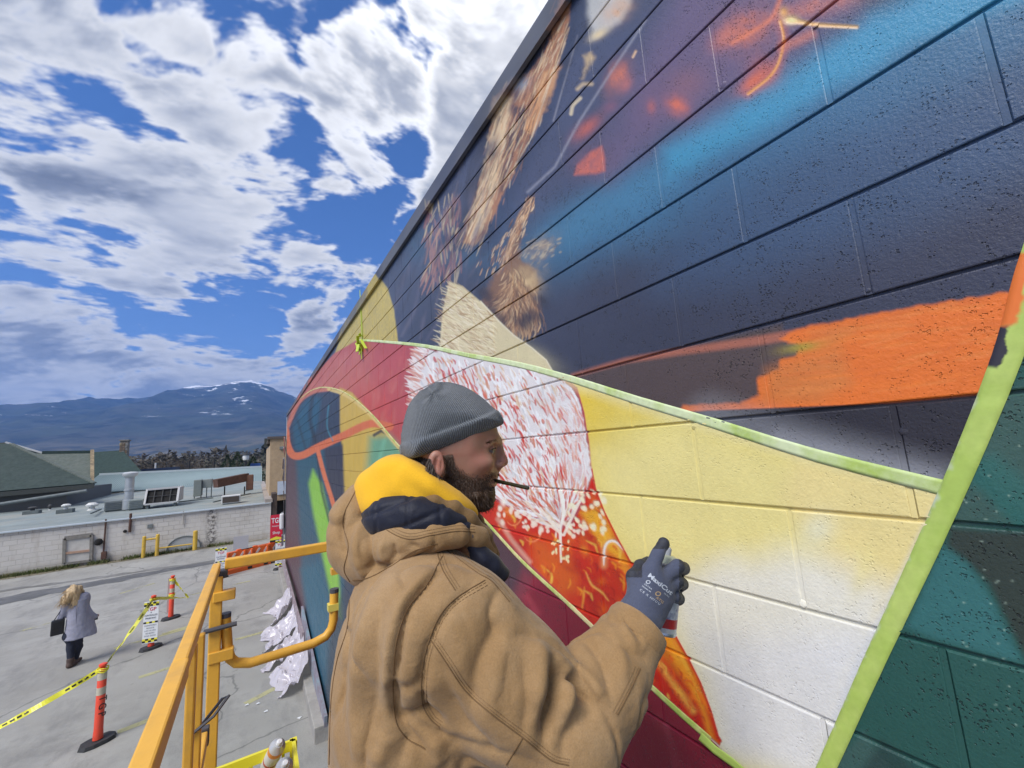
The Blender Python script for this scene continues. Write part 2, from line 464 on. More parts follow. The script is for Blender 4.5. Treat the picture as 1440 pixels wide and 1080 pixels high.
# ================================================================== SETTING
WX = 0.9615                        # face of the painted wall: the plane x = WX
WALL_Y0, WALL_Y1 = -2.2, 17.3
BED0 = 1.029+CAMZ                  # height of one bed joint; the others every 0.2 m
JOINT0 = 0.869                     # y of a head joint in the course below it
FASC0, FASC1 = 1.604+CAMZ, 1.715+CAMZ

def m_ground():
    m = bpy.data.materials.new('asphalt'); m.use_nodes = True; nt = m.node_tree; N = nt.nodes.new; Lk = nt.links.new; b = nt.nodes['Principled BSDF']
    b.inputs['Roughness'].default_value = .85; b.inputs['Specular IOR Level'].default_value = .3
    tc = N('ShaderNodeTexCoord'); vec = tc.outputs['Object']
    def noise(sc, det, rough=.6, st=None):
        n = N('ShaderNodeTexNoise'); n.inputs['Scale'].default_value = sc; n.inputs['Detail'].default_value = det; n.inputs['Roughness'].default_value = rough
        if st:
            mp = N('ShaderNodeMapping'); mp.inputs['Scale'].default_value = st; mp.inputs['Rotation'].default_value = (0, 0, .25); Lk(vec, mp.inputs[0]); Lk(mp.outputs[0], n.inputs['Vector'])
        else: Lk(vec, n.inputs['Vector'])
        return n.outputs['Fac']
    def mr(src, a, b_, c, d):
        q = N('ShaderNodeMapRange'); q.inputs[1].default_value = a; q.inputs[2].default_value = b_; q.inputs[3].default_value = c; q.inputs[4].default_value = d; Lk(src, q.inputs[0]); return q.outputs[0]
    def mix(f, a, c, bt='MIX'):
        q = N('ShaderNodeMix'); q.data_type = 'RGBA'; q.blend_type = bt; Lk(f, q.inputs[0])
        for s_, k in ((a, 6), (c, 7)):
            if isinstance(s_, tuple): q.inputs[k].default_value = s_+(1,)
            else: Lk(s_, q.inputs[k])
        return q.outputs[2]
    c = mix(mr(noise(.35, 6), .35, .65, 0, 1), (.275, .265, .24), (.36, .35, .32))
    c = mix(mr(noise(1.3, 7, .7, (1, .35, 1)), .50, .66, 0, .65), c, (.17, .165, .16))
    c = mix(mr(noise(.28, 9, .75, (1, 1.6, 1)), .50, .62, 0, .6), c, (.41, .40, .37))
    c = mix(mr(noise(3.1, 9, .8), .60, .70, 0, .7), c, (.10, .098, .09))
    c = mix(mr(noise(.55, 8, .72, (1.6, .5, 1)), .57, .66, 0, .5), c, (.13, .128, .125))
    c = mix(mr(noise(90, 3, .7), .4, .75, 0, .30), c, (.46, .45, .43))
    c = mix(mr(noise(130, 2, .7), .35, .5, .35, 0), c, (.12, .12, .12))
    # cracks
    v = N('ShaderNodeTexVoronoi'); v.feature = 'DISTANCE_TO_EDGE'; v.inputs['Scale'].default_value = .22
    wn = N('ShaderNodeTexNoise'); wn.inputs['Scale'].default_value = .9; wn.inputs['Detail'].default_value = 6; Lk(vec, wn.inputs['Vector'])
    ad = N('ShaderNodeMix'); ad.data_type = 'RGBA'; ad.blend_type = 'ADD'; ad.inputs[0].default_value = 1.0; Lk(vec, ad.inputs[6]); Lk(wn.outputs['Color'], ad.inputs[7]); Lk(ad.outputs[2], v.inputs['Vector'])
    c = mix(mr(v.outputs['Distance'], 0, .006, .6, 0), c, (.07, .07, .07))
    Lk(c, b.inputs['Base Color'])
    bp = N('ShaderNodeBump'); bp.inputs['Strength'].default_value = .5; bp.inputs['Distance'].default_value = .006; Lk(noise(70, 4, .8), bp.inputs['Height']); Lk(bp.outputs[0], b.inputs['Normal'])
    return m

# the valley floor out to the hills
def terrain_strip():
    m = mat('valley_soil', (.10, .095, .06), .95, noise=.4, nscale=.004, dirt=(.045, .055, .035), dscale=.01, damt=.9)
    o = MB().quad((-9000, -9000, -.35), (9000, -9000, -.35), (9000, 9000, -.35), (-9000, 9000, -.35)).build('ground', m)
    setp(o, kind='structure')
terrain_strip()
lot = MB().box((-14.5, 10.0, -.25), (90, 42, .5)).build('parking_lot', m_ground()); setp(lot, kind='structure')

# dark worn patch and gutter of the lane along the white building
def strip(name, pts, z, m, thick=.004, parent=None, label=None, kind='structure'):
    V = [(p[0], p[1], z) for p in pts]
    o = MB().prism(V[::-1] if False else V, (0, 0, thick)).build(name, m, parent)
    if kind: setp(o, kind=kind)
    return o
def wobble(a, b, w0, w1, n, jit, seed):
    rr = np.random.RandomState(seed); a = np.array(a); b = np.array(b); d = (b-a)/np.linalg.norm(b-a); nn = np.array([-d[1], d[0]])
    up = []; dn = []
    for i in range(n+1):
        t = i/n; p = a+(b-a)*t; w = w0+(w1-w0)*t
        up.append(p+nn*(w/2+rr.uniform(-jit, jit))); dn.append(p-nn*(w/2+rr.uniform(-jit, jit)))
    return up+dn[::-1]
m_dk = mat('old_asphalt', (.15, .145, .135), .8, noise=.35, nscale=1.5, bump=.4, bscale=60, dirt=(.3, .29, .28), dscale=.8, damt=.7)
m_dk2 = mat('wet_asphalt', (.10, .10, .10), .55, noise=.35, nscale=2.5, bump=.3, bscale=60, dirt=(.22, .215, .21), dscale=1.2, damt=.6)
a = onz(-60, 862); b = onz(300, 790)
strip('asphalt_patch', wobble((a[0]-4, a[1]+.2), (b[0], b[1]), 1.5, .7, 30, .18, 3), .002, m_dk2)
a = onz(-60, 835); b = onz(330, 785)
strip('lane_gutter', wobble((a[0]-4, a[1]), (b[0], b[1]), .5, .25, 30, .12, 5), .003, m_dk)
m_soil = mat('gutter_soil', (.20, .17, .12), .95, noise=.4, nscale=3, dirt=(.10, .10, .05), dscale=2, damt=.8)
strip('verge', wobble((-16, 25.35), (.6, 25.4), .9, .35, 40, .10, 6), .005, m_soil)

# faded yellow bay lines
m_line = bpy.data.materials.new('faded_line_paint'); m_line.use_nodes = True
def _line():
    nt = m_line.node_tree; N = nt.nodes.new; Lk = nt.links.new; b = nt.nodes['Principled BSDF']; out = nt.nodes['Material Output']
    b.inputs['Base Color'].default_value = (.52, .49, .26, 1); b.inputs['Roughness'].default_value = .8
    tr = N('ShaderNodeBsdfTransparent'); mx = N('ShaderNodeMixShader'); tc = N('ShaderNodeTexCoord')
    n = N('ShaderNodeTexNoise'); n.inputs['Scale'].default_value = 7; n.inputs['Detail'].default_value = 8; n.inputs['Roughness'].default_value = .8; Lk(tc.outputs['Object'], n.inputs['Vector'])
    n2 = N('ShaderNodeTexNoise'); n2.inputs['Scale'].default_value = .9; n2.inputs['Detail'].default_value = 2; Lk(tc.outputs['Object'], n2.inputs['Vector'])
    ad = N('ShaderNodeMath'); ad.operation = 'ADD'; Lk(n.outputs['Fac'], ad.inputs[0]); Lk(n2.outputs['Fac'], ad.inputs[1])
    mr = N('ShaderNodeMapRange'); mr.inputs[1].default_value = .93; mr.inputs[2].default_value = 1.10; mr.inputs[3].default_value = 0; mr.inputs[4].default_value = .75; Lk(ad.outputs[0], mr.inputs[0])
    Lk(mr.outputs[0], mx.inputs[0]); Lk(tr.outputs[0], mx.inputs[1]); Lk(b.outputs[0], mx.inputs[2]); Lk(mx.outputs[0], out.inputs[0])
_line()
for (p, q) in [((168, 835), (218, 820)), ((262, 838), (352, 817)), ((160, 912), (270, 882)), ((165, 1030), (235, 1003)), ((195, 953), (262, 932)), ((228, 892), (268, 880)), ((345, 990), (430, 945)), ((330, 900), (395, 882)), ((20, 890), (80, 873))]:
    a = onz(*p); b = onz(*q); d = (b-a)/np.linalg.norm(b-a); n = np.array([-d[1], d[0], 0])*.065
    o = MB().quad(a-n+[0, 0, .004], b-n+[0, 0, .004], b+n+[0, 0, .004], a+n+[0, 0, .004]).build('parking_line', m_line); setp(o, kind='structure')

# ------------------------------------------------------------------ mountain
def mountain():
    AZ = [-70, -50, -35, -24, -19.5, -16, -12.5, -8.8, -5, -3, -.9, .6, 2.2, 4, 8, 14, 25, 45, 70]
    TE = [.05, .06, .075, .098, .108, .114, .128, .142, .154, .160, .168, .168, .158, .140, .12, .11, .10, .08, .06]
    naz, nr = 520, 190
    az = np.radians(np.linspace(-70, 70, naz)); rr = np.linspace(0, 1, nr)
    te = np.interp(np.degrees(az), AZ, TE)
    te = te+.0022*(fbm(np.degrees(az)*.9, np.degrees(az)*0, 5, 8)-.5)*2
    A, Q = np.meshgrid(az, rr, indexing='ij'); r = 1500+Q*6700
    X = r*np.sin(A); Y = r*np.cos(A)
    H = 6600*te[:, None]
    prof = sstep(0.0, .86, Q)**1.0*.93+.07*sstep(.5, .9, Q)
    prof = np.where(Q > .86, 1-.25*sstep(.86, 1.0, Q), prof)
    rid = 1-np.abs(fbm(X/900+5, Y/1500, 5, 61)*2-1)*1.0
    rid2 = 1-np.abs(fbm(X/330+3, Y/420, 5, 67)*2-1)
    Z = H*prof+(rid-.72)*330*prof*(1-sstep(.72, .86, Q))+(rid2-.7)*90*(1-sstep(.80, .86, Q))*prof+ (fbm(X/250, Y/250, 4, 71)-.5)*45*sstep(0, .15, Q)
    Z = Z-3
    V = np.stack([X, Y, Z], -1).reshape(-1, 3)
    i, j = np.meshgrid(np.arange(naz-1), np.arange(nr-1), indexing='ij'); a = i*nr+j
    F = np.stack([a, a+nr, a+nr+1, a+1], -1).reshape(-1, 4)
    m = bpy.data.materials.new('forested_slope'); m.use_nodes = True; nt = m.node_tree; N = nt.nodes.new; Lk = nt.links.new; b = nt.nodes['Principled BSDF']
    b.inputs['Roughness'].default_value = .95; b.inputs['Specular IOR Level'].default_value = .1
    geo = N('ShaderNodeNewGeometry'); sx = N('ShaderNodeSeparateXYZ'); Lk(geo.outputs['Position'], sx.inputs[0])
    def noise(sc, det, rough=.65, st=(1, 1, 1)):
        mp = N('ShaderNodeMapping'); mp.inputs['Scale'].default_value = st; Lk(geo.outputs['Position'], mp.inputs[0])
        n = N('ShaderNodeTexNoise'); n.inputs['Scale'].default_value = sc; n.inputs['Detail'].default_value = det; n.inputs['Roughness'].default_value = rough; Lk(mp.outputs[0], n.inputs['Vector']); return n.outputs['Fac']
    def mr(src, a, b_, c, d):
        q = N('ShaderNodeMapRange'); q.inputs[1].default_value = a; q.inputs[2].default_value = b_; q.inputs[3].default_value = c; q.inputs[4].default_value = d; Lk(src, q.inputs[0]); return q.outputs[0]
    def mix(f, a, c):
        q = N('ShaderNodeMix'); q.data_type = 'RGBA'; Lk(f, q.inputs[0])
        for s_, k in ((a, 6), (c, 7)):
            if isinstance(s_, tuple): q.inputs[k].default_value = s_+(1,)
            else: Lk(s_, q.inputs[k])
        return q.outputs[2]
    def math_(op, a, b_):
        q = N('ShaderNodeMath'); q.operation = op
        for k, s_ in enumerate((a, b_)):
            if isinstance(s_, (int, float)): q.inputs[k].default_value = s_
            else: Lk(s_, q.inputs[k])
        return q.outputs[0]
    c = mix(mr(noise(.004, 8), .40, .60, 0, 1), (.020, .030, .040), (.060, .075, .070))
    c = mix(mr(noise(.0042, 9, .72, (1, .7, 1.1)), .50, .58, 0, .75), c, (.075, .082, .085))   # thin and logged ground
    low = mr(sx.outputs[2], 40, 260, 1, 0)
    c = mix(math_('MULTIPLY', low, mr(noise(.006, 8, .7), .42, .56, 0, 1)), c, (.17, .15, .115))
    sn = math_('MULTIPLY', mr(noise(.0040, 9, .74, (.8, .8, 2.0)), .60, .63, 0, 1), mr(sx.outputs[2], 300, 560, 0, .95))
    c = mix(sn, c, (.8, .84, .9))
    top = math_('ADD', mr(sx.outputs[2], 800, 1040, -.35, .32), noise(.004, 9, .7))
    c = mix(mr(top, .62, .66, 0, 1), c, (.85, .88, .93))
    Lk(c, b.inputs['Base Color'])
    setp(mesh('mountain', V, F, m, smooth=True), kind='structure')
mountain()

# the bare valley woods between the roofs and the hill: one mass of crowns and bare twigs
def valley_woods():
    rr = np.random.RandomState(4); V = []; F = []; n = 0
    for i in range(1500):
        az = R(rr.uniform(-24, 7)); d = rr.uniform(230, 900)**1.0; h = rr.uniform(4, 9)*(1 if rr.rand() < .8 else 1.5)
        cx, cy = d*math.sin(az), d*math.cos(az); gz = (d-230)*.020-1
        con = rr.rand() < .3; w = h*(.18 if con else .42)
        for k in range(50 if con else 70):
            t = rr.rand(); a = rr.uniform(0, 6.28)
            rad = w*(1-t)*1.2 if con else w*math.sqrt(max(0, 1-(2*t-1)**2))
            p = np.array([cx+math.cos(a)*rad*rr.rand()**.5, cy+math.sin(a)*rad*rr.rand()**.5, gz+h*(.15+.85*t)])
            s = h*.085; q = rr.normal(0, s, (3, 3)); q[:, 2] *= .8
            V += [tuple(p+q[0]), tuple(p+q[1]), tuple(p+q[2])]; F.append((n, n+1, n+2)); n += 3
    m = mat('valley_trees', (.115, .098, .075), .95, noise=.55, nscale=.02, dirt=(.03, .05, .03), dscale=.02, damt=.9)
    o = mesh('distant_woods', np.array(V), np.array(F), m); setp(o, kind='stuff')
    # low rise they grow on
    M2 = MB(); 
    pts = [(x, 220) for x in (-420, 120)]
    M2.add([(-520, 225, -1), (200, 225, -1), (300, 1500, 26), (-1100, 1500, 26)], [(0, 1, 2, 3)])
    setp(M2.build('hillside', mat('dry_grass', (.17, .14, .085), .95, noise=.35, nscale=.02, dirt=(.07, .07, .045), dscale=.012, damt=.9)), kind='structure')
valley_woods()

# air between here and the hills
def haze():
    m = bpy.data.materials.new('valley_air'); m.use_nodes = True; nt = m.node_tree; nt.nodes.clear()
    out = nt.nodes.new('ShaderNodeOutputMaterial'); v = nt.nodes.new('ShaderNodeVolumePrincipled')
    v.inputs['Color'].default_value = (.19, .42, 1, 1); v.inputs['Density'].default_value = 1.4e-4; v.inputs['Anisotropy'].default_value = .2
    nt.links.new(v.outputs[0], out.inputs['Volume'])
    o = MB().box((0, 0, 700), (19000, 19000, 1404)).build('haze', m); setp(o, kind='stuff')
haze()

# ================================================================== THE PAINTED WALL
class Paint:
    """a painted area of the wall, held as an array of colours over (y, z); shapes are given by where they sit in the frame"""
    def __init__(s, y0, y1, z0, z1, res):
        s.y0, s.z0, s.res = y0, z0, res
        s.ny = int((y1-y0)/res); s.nz = int((z1-z0)/res); s.y1 = y0+s.ny*res; s.z1 = z0+s.nz*res
        yy = (y0+(np.arange(s.ny)+.5)*res).astype(np.float32); zz = (z0+(np.arange(s.nz)+.5)*res).astype(np.float32)
        s.Yw, s.Zw = np.meshgrid(yy, zz)
        s.PX, s.PY, dep = to_px(WX, np.maximum(s.Yw, .03), s.Zw)
        bad = dep < .12
        s.PX = np.where(bad, 9000, s.PX).astype(np.float32); s.PY = np.where(bad, 540, s.PY).astype(np.float32)
        s.C = np.zeros((s.nz, s.ny, 3), np.float32)
    def win(s, x0, y0, x1, y1):
        P = []
        for a in np.linspace(x0, x1, 3):
            for b in np.linspace(y0, y1, 3):
                d = ray(a, b)
                if d[0] <= .02: a2 = max(a, 362); d = ray(a2, b)
                if d[0] <= .005: continue
                t = WX/d[0]; P.append((d[1]*t, d[2]*t+CAMZ))
        if not P: return None
        P = np.array(P)
        if x1 > 1380: P = np.vstack([P, [(s.y0, P[:, 1].min()-.4)], [(s.y0, P[:, 1].max()+.4)]])
        i0 = int((P[:, 0].min()-s.y0)/s.res)-2; i1 = int((P[:, 0].max()-s.y0)/s.res)+3
        j0 = int((P[:, 1].min()-s.z0)/s.res)-2; j1 = int((P[:, 1].max()-s.z0)/s.res)+3
        i0 = max(i0, 0); j0 = max(j0, 0); i1 = min(i1, s.ny); j1 = min(j1, s.nz)
        if i1 <= i0 or j1 <= j0: return None
        return (slice(j0, j1), slice(i0, i1))
    def put(s, w, m, col):
        m = m[..., None]; s.C[w] = s.C[w]*(1-m)+np.asarray(col, np.float32)*m
CANV = []
def box_of(pts, pad):
    p = np.array(pts, float); return p[:, 0].min()-pad, p[:, 1].min()-pad, p[:, 0].max()+pad, p[:, 1].max()+pad
def P_poly(pts, col, soft=1.0, alpha=1.0, wob=0.0, wsc=12.0, grad=None, clip=None, speck=0.0):
    """fill; grad=(x0,y0,x1,y1,col2) runs to a second colour"""
    for s in CANV:
        w = s.win(*box_of(pts, soft*2+wob*2+1))
        if w is None: continue
        X, Y = s.PX[w], s.PY[w]
        if wob:
            X = X+(fbm(X/wsc, Y/wsc, 3, 5)-.5)*2*wob; Y = Y+(fbm(X/wsc, Y/wsc, 3, 15)-.5)*2*wob
        sd = poly_sd(X, Y, pts); m = sstep(soft, -soft, sd)*alpha
        if speck: m = m*np.clip(1-speck*(fbm(s.Yw[w]*60, s.Zw[w]*60, 3, 8)*2-.4), 0, 1)
        if clip is not None: m = m*sstep(1, -1, poly_sd(s.PX[w], s.PY[w], clip))
        c = lin(col).astype(np.float32)
        if grad is not None:
            c2 = lin(grad[4]).astype(np.float32); gx, gy = grad[2]-grad[0], grad[3]-grad[1]
            t = np.clip(((s.PX[w]-grad[0])*gx+(s.PY[w]-grad[1])*gy)/(gx*gx+gy*gy), 0, 1)
            t = np.clip(t+(fbm(s.PX[w]/25, s.PY[w]/25, 3, 31)-.5)*.35, 0, 1)
            c = c*(1-t[..., None])+c2*t[..., None]
        s.put(w, m, c)
def P_line(pts, wd, col, soft=1.0, alpha=1.0, w2=None, clip=None, taper=False):
    for s in CANV:
        W2 = wd if w2 is None else w2
        w = s.win(*box_of(pts, max(wd, W2)+soft*2))
        if w is None: continue
        d, t = line_d(s.PX[w], s.PY[w], pts); ww = wd+(W2-wd)*t
        if taper: ww = ww*np.sqrt(np.clip(4*t*(1-t), 0, 1))
        m = sstep(soft, -soft, d-ww/2)*alpha
        if clip is not None: m = m*sstep(1, -1, poly_sd(s.PX[w], s.PY[w], clip))
        s.put(w, m, lin(col))
def P_blob(x, y, sx, sy, rot, col, alpha=1.0, hard=1.0, tex=0.0, clip=None):
    c_, s_ = math.cos(R(rot)), math.sin(R(rot)); q = max(sx, sy)*2.6
    for s in CANV:
        w = s.win(x-q, y-q, x+q, y+q)
        if w is None: continue
        X, Y = s.PX[w]-x, s.PY[w]-y
        r2 = ((X*c_+Y*s_)/sx)**2+((-X*s_+Y*c_)/sy)**2
        m = np.exp(-r2**hard)*alpha
        if tex: m = m*np.clip(1+tex*(fbm(s.PX[w]/9, s.PY[w]/9, 4, 3)-.5)*4, 0, 1.3)
        m = np.clip(m, 0, 1)
        if clip is not None: m = m*sstep(1, -1, poly_sd(s.PX[w], s.PY[w], clip))
        s.put(w, m, lin(col))
def resample(pts, n):
    p = np.array(pts, float); d = np.r_[0, np.cumsum(np.hypot(*np.diff(p, axis=0).T))]; t = np.linspace(0, d[-1], n)
    return np.stack([np.interp(t, d, p[:, 0]), np.interp(t, d, p[:, 1])], 1)
def spline(pts, n=40):
    p = [np.array(q, float) for q in pts]; p = [2*p[0]-p[1]]+p+[2*p[-1]-p[-2]]; out = []
    k = max(2, n//(len(p)-3))
    for i in range(1, len(p)-2):
        for j in range(k):
            t = j/k; a, b, c, d = p[i-1:i+3]
            out.append(.5*((2*b)+(-a+c)*t+(2*a-5*b+4*c-d)*t*t+(-a+3*b-3*c+d)*t**3))
    out.append(p[-2]); return np.array(out)

# edges shared by several colours (positions in the 1440 x 1080 frame)
T_UP = spline([(503, 478), (545, 481), (600, 487), (660, 500), (730, 513), (800, 532), (900, 564), (1000, 594), (1150, 641), (1335, 688)], 60)
T_RIGHT = spline([(1480, 300), (1450, 385), (1427, 470), (1398, 550), (1357, 650), (1303, 772), (1233, 922), (1161, 1082), (1130, 1150)], 64)
T_LOW = spline([(420, 562), (440, 548), (462, 545), (490, 555), (525, 585), (562, 628), (610, 668), (672, 722), (735, 790), (800, 850), (850, 898), (905, 955), (960, 1006), (1010, 1050), (1060, 1100)], 70)
BEAK_R = [(812, 545), (822, 580), (828, 620), (832, 660), (838, 690), (850, 720), (870, 760), (892, 800), (925, 845), (945, 885), (970, 930), (985, 960), (1000, 1000), (1010, 1035), (1014, 1042)]

def paint_mural():
    for s in CANV:                                   # ground coat: slate; the reflected sky is painted in as bluer towards the top
        n = fbm(s.Yw*2.2, s.Zw*2.2, 5, 2)[..., None]; t = sstep(CAMZ-.1, CAMZ+1.5, s.Zw)[..., None]
        c0 = lin((56, 58, 74)); c1 = lin((66, 76, 100)); s.C[:] = (c0*(1-t)+c1*t)*(.82+.36*n)
    P_poly([(560, 340), (760, 100), (900, 0), (1300, -60), (1100, 40), (930, 170), (800, 300), (700, 330), (600, 400)], (80, 86, 116), 40, .5)
    # blue band coming down from the upper right
    P_poly([(1470, -30), (1250, 10), (1110, 80), (1000, 160), (925, 215), (850, 268), (770, 320), (700, 370), (720, 400), (830, 360), (950, 330), (1100, 250), (1250, 190), (1470, 80)], (62, 116, 152), 55, .8, wob=10, wsc=60)
    P_poly([(1470, -60), (1290, -10), (1140, 75), (1040, 140), (930, 210), (940, 250), (1040, 205), (1180, 120), (1330, 40), (1470, -10)], (66, 148, 184), 20, .85, wob=7, wsc=50)
    P_poly([(930, 222), (800, 290), (760, 330), (800, 345), (880, 300), (950, 262)], (72, 130, 164), 24, .6)
    P_poly([(1000, 250), (1200, 160), (1470, 60), (1470, 240), (1230, 330), (1050, 390), (930, 400), (960, 310)], (62, 88, 120), 60, .75)
    P_blob(600, 345, 42, 26, -20, (58, 92, 120), .7, tex=.3); P_blob(655, 360, 26, 18, -30, (50, 90, 118), .7); P_blob(690, 300, 26, 46, 20, (56, 92, 125), .6, tex=.3)
    # plum and purple at the top with glowing orange shapes
    P_poly([(960, -40), (1190, -40), (1200, 20), (1060, 130), (940, 190), (860, 250), (850, 200), (900, 90)], (112, 94, 124), 36, .75, wob=8, wsc=40)
    P_blob(1050, 40, 34, 24, -25, (196, 112, 92), .85, tex=.35); P_blob(1020, 52, 22, 12, -40, (214, 122, 96), .6)
    P_blob(1150, 8, 60, 14, -15, (200, 120, 104), .7, tex=.3)
    P_blob(1062, 112, 24, 9, -38, (224, 112, 76), .95); P_blob(1074, 100, 20, 22, -38, (190, 100, 88), .6)
    P_line(spline([(1100, -10), (1086, 24), (1058, 44), (1030, 60)]), 5, (232, 130, 92), 5, .8)
    P_line(spline([(1097, 30), (1102, 55), (1096, 85), (1082, 108), (1052, 132)]), 3.2, (246, 188, 96), 2.4, .95)
    P_line(spline([(1097, 30), (1102, 55), (1096, 85), (1082, 108), (1052, 132)]), 12, (224, 110, 70), 8, .35)
    P_line([(1110, 28), (1150, 35), (1205, 38)], 6, (250, 200, 130), 3, .9, w2=4); P_blob(1112, 28, 10, 6, 0, (255, 228, 160), .9); P_blob(1102, 17, 6, 7, 0, (244, 180, 96), .8)
    P_line([(1140, 48), (1120, 58), (1100, 66)], 12, (214, 124, 96), 8, .6)
    P_blob(952, 148, 15, 12, 30, (222, 114, 84), .9, tex=.3); P_blob(916, 150, 6, 9, 0, (214, 110, 84), .8); P_blob(965, 118, 30, 22, -30, (150, 102, 112), .5)
    P_poly([(808, 246), (812, 232), (830, 214), (846, 206), (850, 222), (850, 240), (838, 244)], (226, 116, 84), 4, .95, speck=.3); P_blob(832, 228, 26, 22, 0, (150, 96, 108), .4)
    P_blob(868, 108, 12, 22, 24, (208, 120, 96), .9, tex=.3); P_blob(880, 118, 8, 12, 24, (190, 112, 104), .7); P_blob(825, 180, 22, 9, -40, (206, 104, 84), .7)
    P_blob(858, 150, 12, 8, -30, (140, 92, 112), .6); P_blob(918, 148, 24, 30, 10, (120, 92, 118), .5)
    # white crest feathers in the upper left corner of the wall
    P_poly([(830, -40), (826, 20), (832, 55), (848, 44), (872, 30), (885, 8), (900, -40)], (196, 196, 192), 7, .9, wob=3)
    P_blob(868, 14, 22, 14, -35, (214, 168, 132), .7, tex=.3); P_blob(842, 48, 14, 6, -30, (226, 204, 160), .9)
    P_poly([(818, 110), (824, 92), (820, 78), (832, 74), (838, 82), (828, 94)], (206, 178, 134), 5, .8, wob=3, wsc=6); P_line([(812, 125), (820, 118), (832, 118)], 5, (206, 182, 146), 3, .8)
    P_line(spline([(803, 160), (806, 148), (816, 138)]), 5, (206, 190, 160), 2, .9); P_line([(894, 72), (890, 80)], 3, (230, 190, 150), 2, .9)
    P_line([(908, 28), (860, 100), (815, 170), (780, 235), (742, 270)], 2.2, (178, 178, 190), 3, .55)
    P_line([(812, 50), (795, 110), (778, 170)], 1.6, (188, 184, 190), 2, .6); P_line([(795, 62), (760, 160), (752, 190)], 1.6, (190, 180, 180), 2, .5)
    # the long tan plume and the ragged one beside it
    pl = [(806, -30), (800, 20), (795, 48), (786, 80), (776, 118), (762, 160), (742, 200), (724, 240), (700, 290), (682, 330), (664, 345), (652, 340), (660, 310), (672, 268), (684, 230), (690, 178), (700, 140), (716, 120), (732, 108), (752, 96), (770, 60), (788, 20), (796, -30)]
    P_poly([(x-16, y+6) for x, y in pl][::-1]+[], (40, 40, 54), 14, .8); P_poly([(x+14, y+10) for x, y in pl], (44, 56, 84), 12, .6)
    P_poly(pl, (168, 118, 88), 3, .98, wob=4, wsc=8)
    P_poly([(700, 140), (720, 136), (712, 200), (700, 260), (680, 320), (660, 340), (656, 330), (676, 260), (688, 200)], (226, 198, 158), 5, .9, wob=4, wsc=7)
    P_poly([(742, 150), (738, 180), (716, 230), (704, 270), (712, 205), (722, 150)], (58, 52, 68), 5, .85, wob=4, wsc=8)
    P_poly([(764, 100), (790, 92), (770, 150), (748, 190), (738, 180), (750, 140)], (214, 158, 108), 4, .85, wob=3, wsc=7)
    P_blob(733, 118, 16, 9, -40, (170, 184, 196), .8); P_line([(795, 60), (772, 120), (748, 192), (715, 250)], 1.6, (224, 206, 176), 1.5, .8)
    rr = np.random.RandomState(3)
    for i in range(520):                               # fine hairs along the plumes
        t = rr.rand(); x = 795-140*t+rr.normal(0, 15); y = 20+320*t+rr.normal(0, 12); l = rr.uniform(10, 34); a = R(112+rr.normal(0, 6))
        if poly_sd(np.array([x]), np.array([y]), pl)[0] > 5: continue
        c = [(222, 190, 146), (232, 212, 178), (128, 86, 64), (196, 140, 104), (84, 66, 66)][rr.randint(5)]
        P_line([(x, y), (x+math.cos(a)*l, y+math.sin(a)*l)], rr.uniform(.6, 1.8), c, 1.3, .6, taper=True)
    for i in range(170):                                # rose and cream tatters in the shade to the left
        x = rr.uniform(600, 648); y = rr.uniform(270, 390)-(x-624)*.2; l = rr.uniform(10, 34); a = R(rr.uniform(80, 118))
        c = [(160, 108, 104), (178, 130, 116), (206, 186, 150), (120, 86, 96), (150, 116, 118)][rr.randint(5)]
        P_line([(x, y), (x+math.cos(a)*l, y+math.sin(a)*l)], rr.uniform(.9, 3), c, 1.2, .75, taper=True)
    for i in range(90):
        x = rr.uniform(560, 700); y = rr.uniform(200, 460); l = rr.uniform(18, 60); a = R(rr.uniform(96, 124))
        c = [(110, 104, 122), (44, 44, 56), (88, 92, 118), (52, 56, 76), (130, 120, 130)][rr.randint(5)]
        P_line([(x, y), (x+math.cos(a)*l, y+math.sin(a)*l)], rr.uniform(1.2, 5), c, 3, .38, taper=True, clip=[(530, 390), (700, 150), (770, 200), (700, 470), (600, 480), (540, 470)])
    for i in range(34):                                # soft dark overspray sinking the edges of the plumes
        t = rr.rand(); sd_ = rr.choice([-1, 1]); x = 795-140*t+sd_*rr.uniform(20, 34); y = 20+320*t+rr.normal(0, 10)
        P_blob(x, y, rr.uniform(8, 18), rr.uniform(4, 8), -65, [(48, 48, 62), (52, 62, 88)][rr.randint(2)], rr.uniform(.3, .7))
    # fanned brown neck feathers
    P_poly([(752, 275), (742, 282), (722, 330), (706, 375), (684, 405), (676, 425), (688, 440), (716, 462), (746, 470), (758, 440), (752, 380), (728, 360), (734, 320), (746, 300)], (132, 96, 72), 6, .92, wob=6, wsc=8)
    P_poly([(750, 278), (730, 322), (714, 366), (700, 385), (712, 350), (730, 300), (744, 278)], (206, 168, 132), 3, .8)
    P_blob(740, 395, 20, 24, 20, (196, 168, 126), .8, tex=.5); P_blob(762, 348, 22, 12, -35, (156, 140, 124), .7, tex=.5)
    for i in range(760):
        th = rr.uniform(50, 132); d = 88*rr.rand()**.6; x = 724+math.cos(R(th))*d*.66+rr.normal(0, 5); y = 380+math.sin(R(th))*d*1.0+rr.normal(0, 5); l = rr.uniform(8, 24)
        if y > 466 or x > 762: continue
        a = R(th*.8+18+14*math.sin(x*.11)+rr.uniform(-14, 14)); c = [(206, 166, 122), (222, 192, 150), (104, 74, 58), (174, 130, 94), (74, 58, 56), (150, 112, 84)][rr.randint(6)]
        P_line([(x, y), (x+math.cos(a)*l*.5, y+math.sin(a)*l*.5), (x+math.cos(a+.25)*l, y+math.sin(a+.25)*l)], rr.uniform(.6, 1.7), c, 1.2, .6, taper=True)
